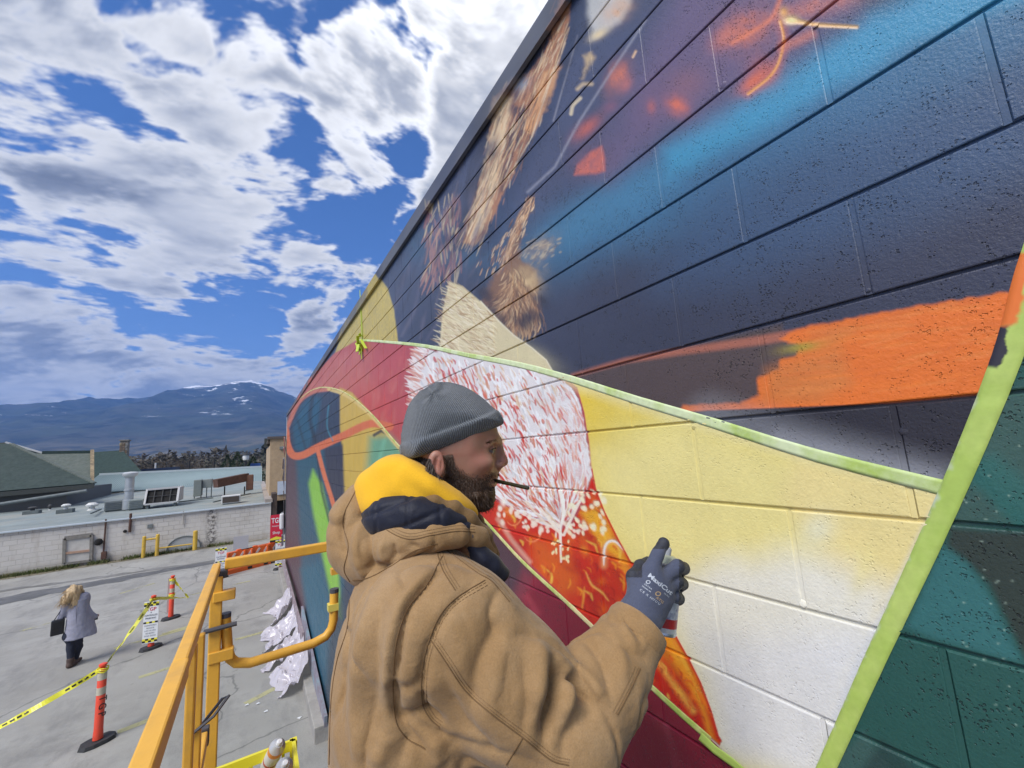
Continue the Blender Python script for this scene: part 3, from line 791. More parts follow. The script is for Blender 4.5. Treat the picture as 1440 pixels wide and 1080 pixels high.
    for i in range(160):
        t = rr.rand(); x = 750-55*t+rr.normal(0, 3+6*t); y = 280+95*t+rr.normal(0, 5); l = rr.uniform(6, 16); a = R(rr.uniform(104, 124))
        P_line([(x, y), (x+math.cos(a)*l, y+math.sin(a)*l)], rr.uniform(.8, 2), [(232, 200, 160), (150, 104, 76), (206, 160, 118), (74, 60, 66)][rr.randint(4)], .9, .7, taper=True)
    for i in range(120):
        x = 762+rr.normal(0, 14); y = 350+rr.normal(0, 9); a = R(rr.uniform(120, 165)); l = rr.uniform(4, 10)
        P_line([(x, y), (x+math.cos(a)*l, y+math.sin(a)*l)], rr.uniform(1, 2.6), [(176, 158, 134), (120, 110, 110), (200, 182, 150)][rr.randint(3)], 1.5, .45, taper=True)
    for i in range(26):
        a = R(rr.uniform(20, 170)); P_blob(722+math.cos(a)*rr.uniform(34, 48), 400+math.sin(a)*rr.uniform(50, 66), rr.uniform(6, 12), rr.uniform(4, 8), rr.uniform(0, 90), (50, 48, 60), rr.uniform(.3, .6))
    # cream breast patch with a hairy edge
    cap_ = [(618, 492), (622, 440), (632, 396), (650, 402), (676, 424), (700, 450), (720, 470), (745, 488), (765, 503), (782, 530), (700, 512), (655, 500)]
    P_poly(cap_, (212, 198, 158), 1.6, 1)
    P_blob(740, 500, 40, 14, 25, (214, 204, 160), .6); P_line([(676, 424), (702, 452), (722, 471), (748, 489), (768, 506), (782, 530)], 2, (236, 226, 196), 1.2, .9)
    for i in range(800):
        x = rr.uniform(618, 700); y = rr.uniform(398, 500); 
        if poly_sd(np.array([x]), np.array([y]), cap_)[0] > -1: continue
        l = rr.uniform(6, 17); a = R(rr.uniform(188, 232)); c = [(240, 230, 204), (226, 212, 170), (168, 134, 98), (190, 160, 120), (236, 222, 186)][rr.randint(5)]
        P_line([(x, y), (x+math.cos(a)*l, y+math.sin(a)*l)], rr.uniform(.7, 1.6), c, .8, .65, taper=True)
    # yellow field on the far end
    P_poly([(470, 500), (490, 440), (530, 385), (545, 405), (554, 435), (560, 482), (500, 480)], (206, 184, 94), 1.6, 1, speck=.25)
    P_line([(506, 400), (511, 500)], 3, (176, 176, 66), 1.2, .7)
    # orange strip
    P_poly([(800, 530), (880, 506), (985, 484), (1100, 455), (1110, 560), (960, 580), (900, 562)], (84, 70, 68), 5, .95)
    P_line([(806, 528), (880, 507), (960, 494), (1060, 480), (1120, 470)], 5, (176, 106, 84), 4, .8, w2=14)
    P_poly([(1120, 462), (1250, 438), (1330, 424), (1460, 404), (1460, 470), (1400, 560), (1250, 570), (1080, 585), (955, 583), (960, 570), (1040, 566), (1068, 556), (1066, 530), (1096, 520), (1098, 506), (1118, 500), (1124, 486), (1096, 478)], (228, 116, 44), 3.5, 1, wob=3, wsc=14)
    P_poly([(1080, 520), (1180, 485), (1200, 540), (1150, 565), (1075, 565)], (204, 124, 62), 16, .7); P_blob(1128, 488, 30, 7, -10, (168, 150, 56), .9); P_blob(1175, 470, 30, 10, -14, (206, 126, 60), .7)
    for i in range(70):
        x = rr.uniform(1080, 1380); y = rr.uniform(452, 570)-(x-1100)*.12
        P_line([(x, y), (x+rr.uniform(30, 90), y-rr.uniform(4, 16))], rr.uniform(2, 7), [(240, 128, 48), (214, 108, 46), (232, 140, 70)][rr.randint(3)], 3, .4, taper=True, clip=[(1110, 470), (1250, 440), (1460, 404), (1400, 556), (1250, 568), (1080, 580)])
    P_line([(955, 577), (1060, 574), (1250, 567), (1375, 553)], 4, (240, 120, 40), 2.5, .7)
    # black ground under it, dusted white along the tape
    P_poly([(955, 580), (1000, 577), (1250, 567), (1400, 553), (1372, 690), (1330, 690), (1150, 640), (1000, 596), (930, 574)], (44, 42, 50), 2.0, 1)
    P_line([(1000, 590), (1150, 634), (1335, 684)], 60, (150, 152, 158), 26, .50); P_line([(1100, 622), (1335, 684)], 30, (176, 178, 184), 16, .35)
    # greens to the right of the upright tape
    gr = [(1480, 330), (1442, 420), (1354, 650), (1230, 905), (1140, 1150), (1700, 1300), (2200, 700), (1800, 300)]
    P_poly(gr, (36, 82, 75), 1.5, 1)
    P_poly([(1400, 560), (1460, 530), (1520, 640), (1480, 740), (1420, 700), (1370, 640)], (64, 92, 84), 18, .8)
    P_poly([(1360, 640), (1400, 640), (1460, 690), (1480, 745), (1330, 742)], (46, 104, 97), 14, .7); P_poly([(1330, 660), (1380, 690), (1420, 735), (1320, 745)], (66, 82, 74), 12, .6)
    P_poly([(1336, 742), (1460, 750), (1480, 960), (1445, 930), (1420, 880), (1390, 820), (1360, 790), (1332, 768)], (48, 56, 50), 8, .92)
    P_poly([(1325, 768), (1360, 792), (1392, 838), (1440, 935), (1300, 895), (1275, 880)], (54, 110, 110), 9, .85)
    P_poly([(1230, 905), (1300, 900), (1460, 945), (1480, 1200), (1140, 1180)], (40, 86, 79), 18, .7); P_poly([(1180, 1060), (1215, 1030), (1250, 1075), (1260, 1100), (1160, 1110)], (66, 96, 92), 9, .7)
    P_poly([(1200, 1100), (1240, 1040), (1300, 1090), (1330, 1110)], (38, 60, 60), 10, .7)
    for i in range(30):
        x = rr.uniform(1340, 1440); y = rr.uniform(600, 1040); P_blob(x, y, 1.6, 1.1, 0, (190, 210, 190), .7)
    # everything between the upper and lower tape
    reg = [tuple(q) for q in T_UP]+[tuple(q) for q in T_RIGHT if q[1] > 690]+[(1100, 1160)]+[tuple(q) for q in T_LOW[::-1]]+[(403, 590), (430, 540), (470, 497)]
    P_poly(reg, (176, 70, 78), 1.2, 1, grad=(560, 520, 405, 620, (198, 116, 92)))
    P_poly([(530, 484), (560, 486), (600, 490), (600, 560), (575, 620), (520, 575), (500, 552)], (190, 84, 84), 18, .7, clip=reg); P_poly([(470, 500), (520, 490), (530, 560), (500, 550), (440, 545), (405, 590), (430, 540)], (196, 112, 96), 10, .6, clip=reg)
    P_blob(530, 575, 22, 40, -30, (206, 74, 62), .6, clip=reg); P_blob(500, 500, 30, 14, -10, (190, 100, 96), .5, clip=reg)
    for i in range(70):
        x = rr.uniform(440, 575); y = rr.uniform(486, 600); P_line([(x, y), (x-rr.uniform(0, 10), y+rr.uniform(10, 30))], rr.uniform(1.5, 5), [(206, 140, 122), (168, 66, 76), (210, 120, 100)][rr.randint(3)], 3, .3, taper=True, clip=reg)
    # yellow to white field
    yl = [(790, 525), (900, 560), (1150, 636), (1340, 684), (1300, 770), (1230, 910), (1150, 1110), (1000, 1110), (1014, 1042)]+BEAK_R[::-1]
    P_poly(yl, (226, 196, 66), 1.2, 1, clip=reg, grad=(825, 560, 905, 640, (233, 217, 128)))
    P_poly([(840, 640), (960, 600), (1180, 660), (1340, 690), (1310, 760), (1250, 860), (1100, 1110), (980, 1000), (900, 800), (860, 730)], (236, 222, 150), 40, .75, clip=reg)
    P_poly([(1340, 686), (1310, 760), (1262, 850), (1232, 900), (1160, 790), (1100, 700), (1120, 640)], (238, 216, 150), 24, .6, clip=reg)
    P_poly([(935, 815), (1010, 790), (1110, 775), (1200, 800), (1262, 830), (1230, 905), (1150, 1110), (1016, 1050), (985, 960), (945, 880)], (232, 229, 216), 38, .92, clip=reg, wob=12, wsc=70)
    P_poly([(1000, 900), (1240, 880), (1150, 1110), (1010, 1060)], (226, 226, 226), 40, .8, clip=reg); P_blob(1150, 745, 26, 22, -40, (228, 230, 206), .6, clip=reg); P_blob(1215, 800, 12, 40, 20, (236, 222, 150), .5, clip=reg)
    P_line(T_UP[20:], 26, (232, 222, 168), 10, .6, clip=reg)
    P_line([(1332, 700), (1300, 762), (1262, 840), (1205, 950), (1155, 1090)], 22, (206, 212, 226), 9, .55, clip=reg)
    # white head with red and rust flecks
    hd = [(590, 650), (582, 600), (578, 560), (592, 520), (604, 492), (640, 498), (730, 515), (790, 535), (803, 545), (814, 562), (822, 600), (828, 640), (831, 668), (820, 700), (800, 730), (785, 742), (745, 735), (700, 700), (650, 690)]
    P_poly(hd, (226, 220, 218), 1.8, 1, wob=3, wsc=7, clip=reg)
    for i in range(240):                                # hairy left edge
        t = rr.rand(); x = 590+rr.uniform(-3, 8)-8*math.sin(t*3.1); y = 492+t*110; l = rr.uniform(10, 22); a = R(rr.uniform(190, 230))
        P_line([(x+6, y), (x+6+math.cos(a)*l, y+math.sin(a)*l)], rr.uniform(.9, 2.6), [(232, 222, 218), (244, 236, 230), (214, 150, 130)][rr.randint(3)], .9, .9, taper=True, clip=reg)
    hub = np.array((792, 738))
    def flow(x, y):
        v = hub-np.array((x, y)); a = math.atan2(v[1], v[0]); b = math.atan2(1.0, .62)
        w = min(1, max(0, (y-560)/170)); return a*w+b*(1-w)
    for i in range(1900):
        x = rr.uniform(585, 826); y = rr.uniform(492, 735)
        if poly_sd(np.array([x]), np.array([y]), hd)[0] > -3 and rr.rand() < .8: continue
        a = flow(x, y)+rr.normal(0, .16); l = rr.uniform(6, 21)*(1+.5*(y > 640)); f = .5+.5*math.sin(x*.045+y*.03)
        left = x < 700 and y < 600
        cc = [(206, 62, 40), (196, 60, 62), (214, 96, 60), (208, 150, 120), (222, 190, 150), (244, 242, 238), (248, 246, 244), (205, 205, 206)]
        k = rr.choice(8, p=[.15, .12, .12, .12, .10, .17, .13, .09]) if y > 560 or left else rr.choice(8, p=[.06, .10, .06, .10, .10, .25, .2, .13])
        P_line([(x, y), (x+math.cos(a)*l*.5+rr.normal(0, 1), y+math.sin(a)*l*.5), (x+math.cos(a+.1)*l, y+math.sin(a+.1)*l)], (rr.uniform(1.0, 3.4) if k < 3 else rr.uniform(1.0, 3.2))*(1.5 if rr.rand() < .12 else 1), cc[k], .9, .8, taper=True, clip=hd)
    P_poly([(770, 560), (800, 548), (818, 600), (826, 660), (812, 690), (790, 640), (770, 600)], (226, 222, 220), 12, .75, clip=hd)
    for i in range(60):
        x = rr.uniform(765, 826); y = rr.uniform(550, 690); a = flow(x, y)+rr.normal(0, .15); l = rr.uniform(8, 20)
        P_line([(x, y), (x+math.cos(a)*l, y+math.sin(a)*l)], rr.uniform(1.4, 3), [(214, 104, 60), (222, 160, 130), (206, 62, 46)][rr.randint(3)], 1.1, .7, taper=True, clip=hd)
    # red and orange beak
    bk = [(676, 690), (700, 706), (740, 726), (770, 742), (790, 745), (806, 735), (822, 705), (832, 672)]+BEAK_R[4:]+[(1012, 1048), (960, 1000), (905, 950), (850, 893), (800, 846), (735, 782), (690, 738), (668, 716)]
    P_poly(bk, (204, 40, 22), 1.4, 1, clip=None)
    P_poly([(835, 700), (850, 722), (872, 765), (895, 812), (935, 870), (965, 925), (990, 985), (960, 950), (920, 900), (880, 850), (860, 800), (835, 750)], (226, 118, 24), 12, .9, clip=bk, wob=5)
    P_poly([(815, 720), (842, 712), (862, 755), (880, 790), (865, 785), (840, 760)], (232, 178, 40), 7, .8, clip=bk); P_poly([(905, 880), (940, 890), (975, 950), (990, 995), (955, 950), (925, 915)], (228, 140, 24), 8, .8, clip=bk)
    P_poly([(745, 755), (800, 765), (815, 830), (790, 840), (755, 810)], (216, 104, 26), 14, .7, clip=bk, wob=6); P_poly([(930, 935), (1000, 1010), (1012, 1045), (960, 1000), (915, 955)], (196, 38, 20), 8, .8, clip=bk)
    P_poly([(838, 770), (865, 790), (892, 815), (905, 870), (870, 880), (838, 840), (830, 800)], (200, 42, 22), 8, .85, clip=bk)
    for i in range(90):                                # glowing blends under the fine strokes
        x = rr.uniform(700, 1000); y = rr.uniform(700, 1040)
        if poly_sd(np.array([x]), np.array([y]), bk)[0] > -3: continue
        P_blob(x, y, rr.uniform(5, 16), rr.uniform(4, 9), rr.uniform(30, 70), [(232, 120, 26), (240, 168, 44), (160, 22, 18), (216, 70, 22)][rr.randint(4)], rr.uniform(.35, .75), clip=bk)
    P_line([(x-9, y+4) for x, y in BEAK_R[5:]], 7, (240, 166, 40), 6, .65, clip=bk); P_line([(x-22, y+10) for x, y in BEAK_R[7:]], 6, (150, 22, 18), 7, .45, clip=bk); P_line([(905, 900), (935, 945), (975, 1000)], 7, (246, 196, 80), 6, .6, clip=bk)
    for i in range(620):                               # flame lights and sparks in the beak
        x = rr.uniform(690, 1000); y = rr.uniform(700, 1040)
        if poly_sd(np.array([x]), np.array([y]), bk)[0] > -4: continue
        a = R(rr.uniform(35, 85)+20*math.sin(x*.05)); l = rr.uniform(4, 20)*(1.6 if rr.rand() < .1 else 1)
        P_line([(x, y), (x+math.cos(a)*l*.6, y+math.sin(a)*l*.5), (x+math.cos(a+.3)*l, y+math.sin(a+.3)*l)], rr.uniform(1., 4.2), [(242, 160, 36), (246, 206, 80), (226, 92, 24), (150, 20, 18), (214, 66, 22), (176, 28, 18), (250, 232, 170)][rr.choice(7, p=[.16, .1, .2, .16, .2, .16, .02])], 1.6, .55, taper=True, clip=bk)
    for (x, y, rx, n_) in [(712, 712, 8, 5), (722, 722, 17, 10), (748, 742, 20, 12)]:   # curls beside the mouth
        P_line([(x+math.cos(t)*rx*.7, y+math.sin(t)*rx) for t in np.linspace(-1.2, 2.4, 12)], 2.2, (244, 140, 90), 1.6, .8, taper=True, clip=bk)
    P_blob(708, 706, 4, 6, 0, (250, 240, 225), .9)
    for i in range(46):                                # beads and white veins where feathers meet the beak
        t = rr.rand(); x = 690+t*140+rr.normal(0, 5); y = 708+t*42*math.sin(t*2.2)+rr.normal(0, 6)+(14 if t < .6 else 0)
        P_blob(x, y, rr.uniform(1.6, 3.4), rr.uniform(2.4, 5), rr.uniform(-50, 0), (246, 226, 206), .9, hard=2)
    for i in range(34):
        x = rr.uniform(800, 850); y = rr.uniform(690, 750); P_blob(x, y, rr.uniform(2, 3.4), rr.uniform(3.5, 6.5), rr.uniform(-45, -15), (244, 236, 200), .85, hard=2)
    P_line(spline([(788, 690), (793, 720), (788, 745), (789, 790)]), 6, (246, 238, 226), 1.5, .95, w2=2); P_line([(760, 715), (780, 740), (790, 752)], 4, (244, 232, 214), 1.3, .9); P_line([(815, 705), (802, 732), (793, 752)], 4, (244, 232, 214), 1.3, .9)
    P_line([(740, 706), (766, 734), (786, 748)], 3, (240, 220, 200), 1.3, .8)
    for i in range(22): P_blob(rr.uniform(776, 800), rr.uniform(760, 790), 1.6, 2.6, 0, (250, 236, 180), .8, hard=2)
    P_line(spline([(849, 795), (850, 772), (856, 762), (866, 762), (878, 774)]), 9, (240, 190, 120), 5, .5, w2=4); P_line(spline([(849, 795), (850, 772), (856, 762), (866, 762), (878, 774)]), 3.2, (248, 240, 232), 1.8, .95, taper=True)   # the bright hook
    P_line(spline([(824, 805), (832, 822), (845, 832), (856, 845)]), 2.6, (246, 190, 90), 2.2, .85, taper=True); P_line([(822, 825), (820, 846), (818, 858)], 2.6, (240, 160, 60), 2.2, .8, taper=True); P_line([(700, 730), (720, 760), (745, 790)], 6, (226, 196, 170), 3, .5)
    P_line(BEAK_R[3:], 2.2, (200, 40, 22), 1.2, .95)
    for i in range(30):
        t = rr.rand(); x = 940+60*t; y = 885+120*t; P_line([(x-8, y-12), (x+4, y+8)], rr.uniform(2, 5), [(238, 170, 50), (234, 120, 30)][rr.randint(2)], 2, .5, taper=True, clip=bk)
    # below the lower tape: plum, then deep red
    lo = [tuple(q) for q in T_LOW if q[0] > 560]+[(1060, 1400), (500, 1400), (500, 640)]
    P_poly(lo, (126, 24, 48), 1.2, 1)
    P_poly([(600, 660), (672, 722), (735, 790), (752, 808), (738, 835), (730, 860), (600, 900), (560, 700)], (78, 56, 66), 7, .95)
    P_poly([(735, 800), (760, 812), (742, 838), (735, 880), (700, 900)], (158, 44, 66), 9, .5)
    P_line([(740, 838), (755, 862)], 9, (170, 60, 76), 4, .5); P_line([(935, 1020), (945, 1050), (950, 1075)], 8, (156, 70, 84), 4, .6); P_line([(925, 1010), (960, 1090)], 14, (140, 46, 62), 6, .5)
    P_poly([(850, 960), (905, 1000), (1000, 1085), (900, 1085)], (104, 22, 42), 12, .6)
    # left end: slate, teal, lime, yellow and the orange band
    le = [(395, 600), (403, 590), (420, 562), (440, 549), (462, 546), (490, 557), (525, 587), (562, 630), (610, 670), (650, 790), (630, 950), (560, 1400), (380, 1400)]
    P_poly(le, (52, 62, 80), 1.2, 1)
    P_poly([(412, 600), (424, 570), (440, 556), (452, 560), (446, 600), (430, 640), (415, 630)], (38, 88, 112), 4, .9); P_line(spline([(440, 556), (436, 590), (446, 628)]), 5, (36, 40, 52), 2.5, .8); P_line([(418, 590), (430, 632)], 3, (34, 42, 56), 2, .7)
    P_poly([(478, 545), (495, 552), (530, 590), (570, 640), (590, 700), (480, 700), (482, 640), (478, 600)], (206, 172, 76), 2, 1)
    P_poly([(520, 615), (548, 612), (580, 650), (590, 700), (512, 700)], (92, 158, 132), 9, .9); P_line([(526, 612), (536, 606), (545, 610)], 4, (44, 48, 58), 1.5, .9); P_line([(540, 620), (530, 660)], 5, (126, 190, 156), 3, .5)
    P_poly([(403, 640), (478, 625), (484, 700), (484, 1200), (403, 1200)], (40, 84, 104), 3, 1)
    P_poly([(398, 640), (416, 640), (420, 720), (424, 800), (436, 900), (452, 1000), (440, 1200), (395, 1200)], (88, 62, 70), 5, .95); P_poly([(455, 630), (482, 625), (486, 740), (470, 730), (462, 690)], (54, 52, 70), 3, .95)
    P_poly([(440, 660), (452, 680), (466, 740), (476, 800), (480, 870), (470, 860), (455, 790), (440, 720), (434, 680)], (142, 196, 66), 4, .95); P_poly([(452, 900), (484, 830), (490, 1100), (460, 1040)], (52, 62, 72), 6, .8)
    P_poly([(422, 800), (450, 790), (466, 860), (458, 960), (440, 900)], (34, 96, 118), 6, .8); P_line([(446, 640), (452, 690), (470, 760)], 3, (36, 46, 58), 2, .8)
    P_line(spline([(402, 606), (404, 625), (412, 640), (426, 640), (445, 630), (480, 614), (520, 596), (548, 600)]), 10, (214, 112, 70), 1.4, 1, w2=11); P_line(spline([(446, 630), (456, 668), (466, 700), (474, 728)]), 6, (218, 116, 76), 1.2, 1)
    P_line(spline([(404, 600), (420, 566), (440, 551), (462, 547)]), 6, (206, 120, 92), 1.6, .9); P_line(spline([(462, 547), (490, 558), (525, 588), (562, 631)]), 4.5, (224, 196, 120), 1.2, .9)
    P_line(spline([(462, 570), (460, 600), (468, 620)]), 1.6, (70, 140, 160), 1.2, .8)
    # overspray haze everywhere: fine uneven coverage
    for s in CANV:
        n = fbm(s.Yw*9, s.Zw*9, 4, 12); g = fbm(s.Yw*140, s.Zw*140, 2, 44)
        s.C *= (1+(n-.5)*.16+(g-.5)*.10)[..., None]
        s.C[:] = np.clip(s.C*.96+.002, 0.004, .84)

near = Paint(-0.15, 3.4, CAMZ-1.1, CAMZ+1.75, .002)
far = Paint(-2.2, 17.6, -.1, CAMZ+1.76, .009)
CANV[:] = [near, far]
paint_mural()

def to_image(name, p):
    img = bpy.data.images.new(name, p.ny, p.nz, alpha=False, float_buffer=False)
    c = np.clip(p.C, 0, 1); c = np.where(c <= .0031308, c*12.92, 1.055*c**(1/2.4)-.055)
    buf = np.ones((p.nz, p.ny, 4), np.float32); buf[..., :3] = c
    img.pixels.foreach_set(buf.ravel()); img.update(); img.pack(); return img
IMG_NEAR, IMG_FAR = to_image('mural_paint_close', near), to_image('mural_paint_wide', far)

def mural_material(name, pits=1.0, rough=.42):
    m = bpy.data.materials.new(name); m.use_nodes = True; nt = m.node_tree; N = nt.nodes.new; Lk = nt.links.new; b = nt.nodes['Principled BSDF']
    geo = N('ShaderNodeNewGeometry'); sp = N('ShaderNodeSeparateXYZ'); Lk(geo.outputs['Position'], sp.inputs[0])
    def uv(p):
        c = N('ShaderNodeCombineXYZ')
        for k, (o0, n_) in enumerate(((p.y0, p.ny), (p.z0, p.nz))):
            a = N('ShaderNodeMath'); a.operation = 'SUBTRACT'; a.inputs[1].default_value = o0; Lk(sp.outputs[k+1], a.inputs[0])
            d = N('ShaderNodeMath'); d.operation = 'DIVIDE'; d.inputs[1].default_value = n_*p.res; Lk(a.outputs[0], d.inputs[0]); Lk(d.outputs[0], c.inputs[k])
        return c.outputs[0]
    tx = []
    for p, im in ((near, IMG_NEAR), (far, IMG_FAR)):
        t = N('ShaderNodeTexImage'); t.image = im; t.extension = 'EXTEND'; t.interpolation = 'Linear'; Lk(uv(p), t.inputs[0]); tx.append(t.outputs[0])
    def inside(k, lo, hi):
        a = N('ShaderNodeMath'); a.operation = 'GREATER_THAN'; a.inputs[1].default_value = lo; Lk(sp.outputs[k], a.inputs[0])
        d = N('ShaderNodeMath'); d.operation = 'LESS_THAN'; d.inputs[1].default_value = hi; Lk(sp.outputs[k], d.inputs[0])
        q = N('ShaderNodeMath'); q.operation = 'MULTIPLY'; Lk(a.outputs[0], q.inputs[0]); Lk(d.outputs[0], q.inputs[1]); return q.outputs[0]
    q = N('ShaderNodeMath'); q.operation = 'MULTIPLY'; Lk(inside(1, near.y0, near.y1), q.inputs[0]); Lk(inside(2, near.z0, near.z1), q.inputs[1])
    mx = N('ShaderNodeMix'); mx.data_type = 'RGBA'; Lk(q.outputs[0], mx.inputs[0]); Lk(tx[1], mx.inputs[6]); Lk(tx[0], mx.inputs[7])
    col = mx.outputs[2]
    b.inputs['Roughness'].default_value = rough; b.inputs['Specular IOR Level'].default_value = .45
    if pits:
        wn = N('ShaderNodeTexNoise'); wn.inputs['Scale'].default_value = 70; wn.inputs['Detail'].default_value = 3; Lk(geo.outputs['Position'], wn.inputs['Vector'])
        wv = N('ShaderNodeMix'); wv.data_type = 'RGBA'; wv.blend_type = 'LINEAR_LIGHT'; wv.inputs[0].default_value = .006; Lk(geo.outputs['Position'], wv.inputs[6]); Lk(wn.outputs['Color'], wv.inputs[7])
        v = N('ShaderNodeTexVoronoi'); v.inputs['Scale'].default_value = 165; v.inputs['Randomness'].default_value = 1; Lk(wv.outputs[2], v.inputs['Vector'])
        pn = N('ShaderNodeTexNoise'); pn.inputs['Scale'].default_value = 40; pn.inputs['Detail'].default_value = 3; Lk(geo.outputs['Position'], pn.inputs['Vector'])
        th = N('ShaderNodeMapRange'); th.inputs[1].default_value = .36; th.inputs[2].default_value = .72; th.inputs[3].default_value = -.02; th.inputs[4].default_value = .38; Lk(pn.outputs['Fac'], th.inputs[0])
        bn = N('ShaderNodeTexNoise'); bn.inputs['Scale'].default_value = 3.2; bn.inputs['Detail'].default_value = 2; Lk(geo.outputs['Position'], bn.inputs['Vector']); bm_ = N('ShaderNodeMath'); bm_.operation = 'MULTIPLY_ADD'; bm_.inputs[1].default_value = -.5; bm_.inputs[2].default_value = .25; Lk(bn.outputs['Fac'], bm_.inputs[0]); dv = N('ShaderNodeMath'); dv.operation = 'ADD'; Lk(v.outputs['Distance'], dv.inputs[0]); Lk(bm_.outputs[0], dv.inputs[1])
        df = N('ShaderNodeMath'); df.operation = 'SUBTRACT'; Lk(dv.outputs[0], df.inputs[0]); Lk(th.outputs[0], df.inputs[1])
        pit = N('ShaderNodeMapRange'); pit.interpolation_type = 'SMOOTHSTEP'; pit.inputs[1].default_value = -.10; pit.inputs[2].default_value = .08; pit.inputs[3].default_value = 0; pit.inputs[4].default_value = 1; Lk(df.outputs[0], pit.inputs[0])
        g = N('ShaderNodeTexNoise'); g.inputs['Scale'].default_value = 190; g.inputs['Detail'].default_value = 4; g.inputs['Roughness'].default_value = .6; Lk(geo.outputs['Position'], g.inputs['Vector'])
        g2 = N('ShaderNodeMath'); g2.operation = 'MULTIPLY'; g2.inputs[1].default_value = .55; Lk(g.outputs['Fac'], g2.inputs[0])
        lb = N('ShaderNodeRGBToBW'); Lk(col, lb.inputs[0]); lf = N('ShaderNodeMapRange'); lf.inputs[1].default_value = .25; lf.inputs[2].default_value = .6; lf.inputs[3].default_value = 1; lf.inputs[4].default_value = .35; Lk(lb.outputs[0], lf.inputs[0]); pl_ = N('ShaderNodeMath'); pl_.operation = 'MULTIPLY'; Lk(pit.outputs[0], pl_.inputs[0]); Lk(lf.outputs[0], pl_.inputs[1])
        hh = N('ShaderNodeMath'); hh.operation = 'ADD'; Lk(pl_.outputs[0], hh.inputs[0]); Lk(g2.outputs[0], hh.inputs[1])
        bp = N('ShaderNodeBump'); bp.inputs['Strength'].default_value = 1.0*pits; bp.inputs['Distance'].default_value = .0019; Lk(hh.outputs[0], bp.inputs['Height']); Lk(bp.outputs[0], b.inputs['Normal'])
        # shade inside the deep pores, painted into the colour where the paint is dark
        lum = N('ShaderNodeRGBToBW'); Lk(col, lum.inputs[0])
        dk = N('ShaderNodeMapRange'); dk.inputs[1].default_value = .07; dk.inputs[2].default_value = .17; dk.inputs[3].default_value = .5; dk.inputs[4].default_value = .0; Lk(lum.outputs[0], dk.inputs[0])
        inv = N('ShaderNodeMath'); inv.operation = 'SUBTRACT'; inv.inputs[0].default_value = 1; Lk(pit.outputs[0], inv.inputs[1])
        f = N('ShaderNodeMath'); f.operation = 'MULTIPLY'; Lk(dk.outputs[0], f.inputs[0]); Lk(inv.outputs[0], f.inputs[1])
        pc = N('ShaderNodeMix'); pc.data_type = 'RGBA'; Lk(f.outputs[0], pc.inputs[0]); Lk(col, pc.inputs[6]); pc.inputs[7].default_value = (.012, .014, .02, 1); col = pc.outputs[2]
    Lk(col, b.inputs['Base Color'])
    return m
M_MURAL = mural_material('mural_paint'); M_MURAL_J = mural_material('mural_paint_joints', pits=.45, rough=.5); M_MURAL_F = mural_material('mural_paint_flashing', pits=0, rough=.45)

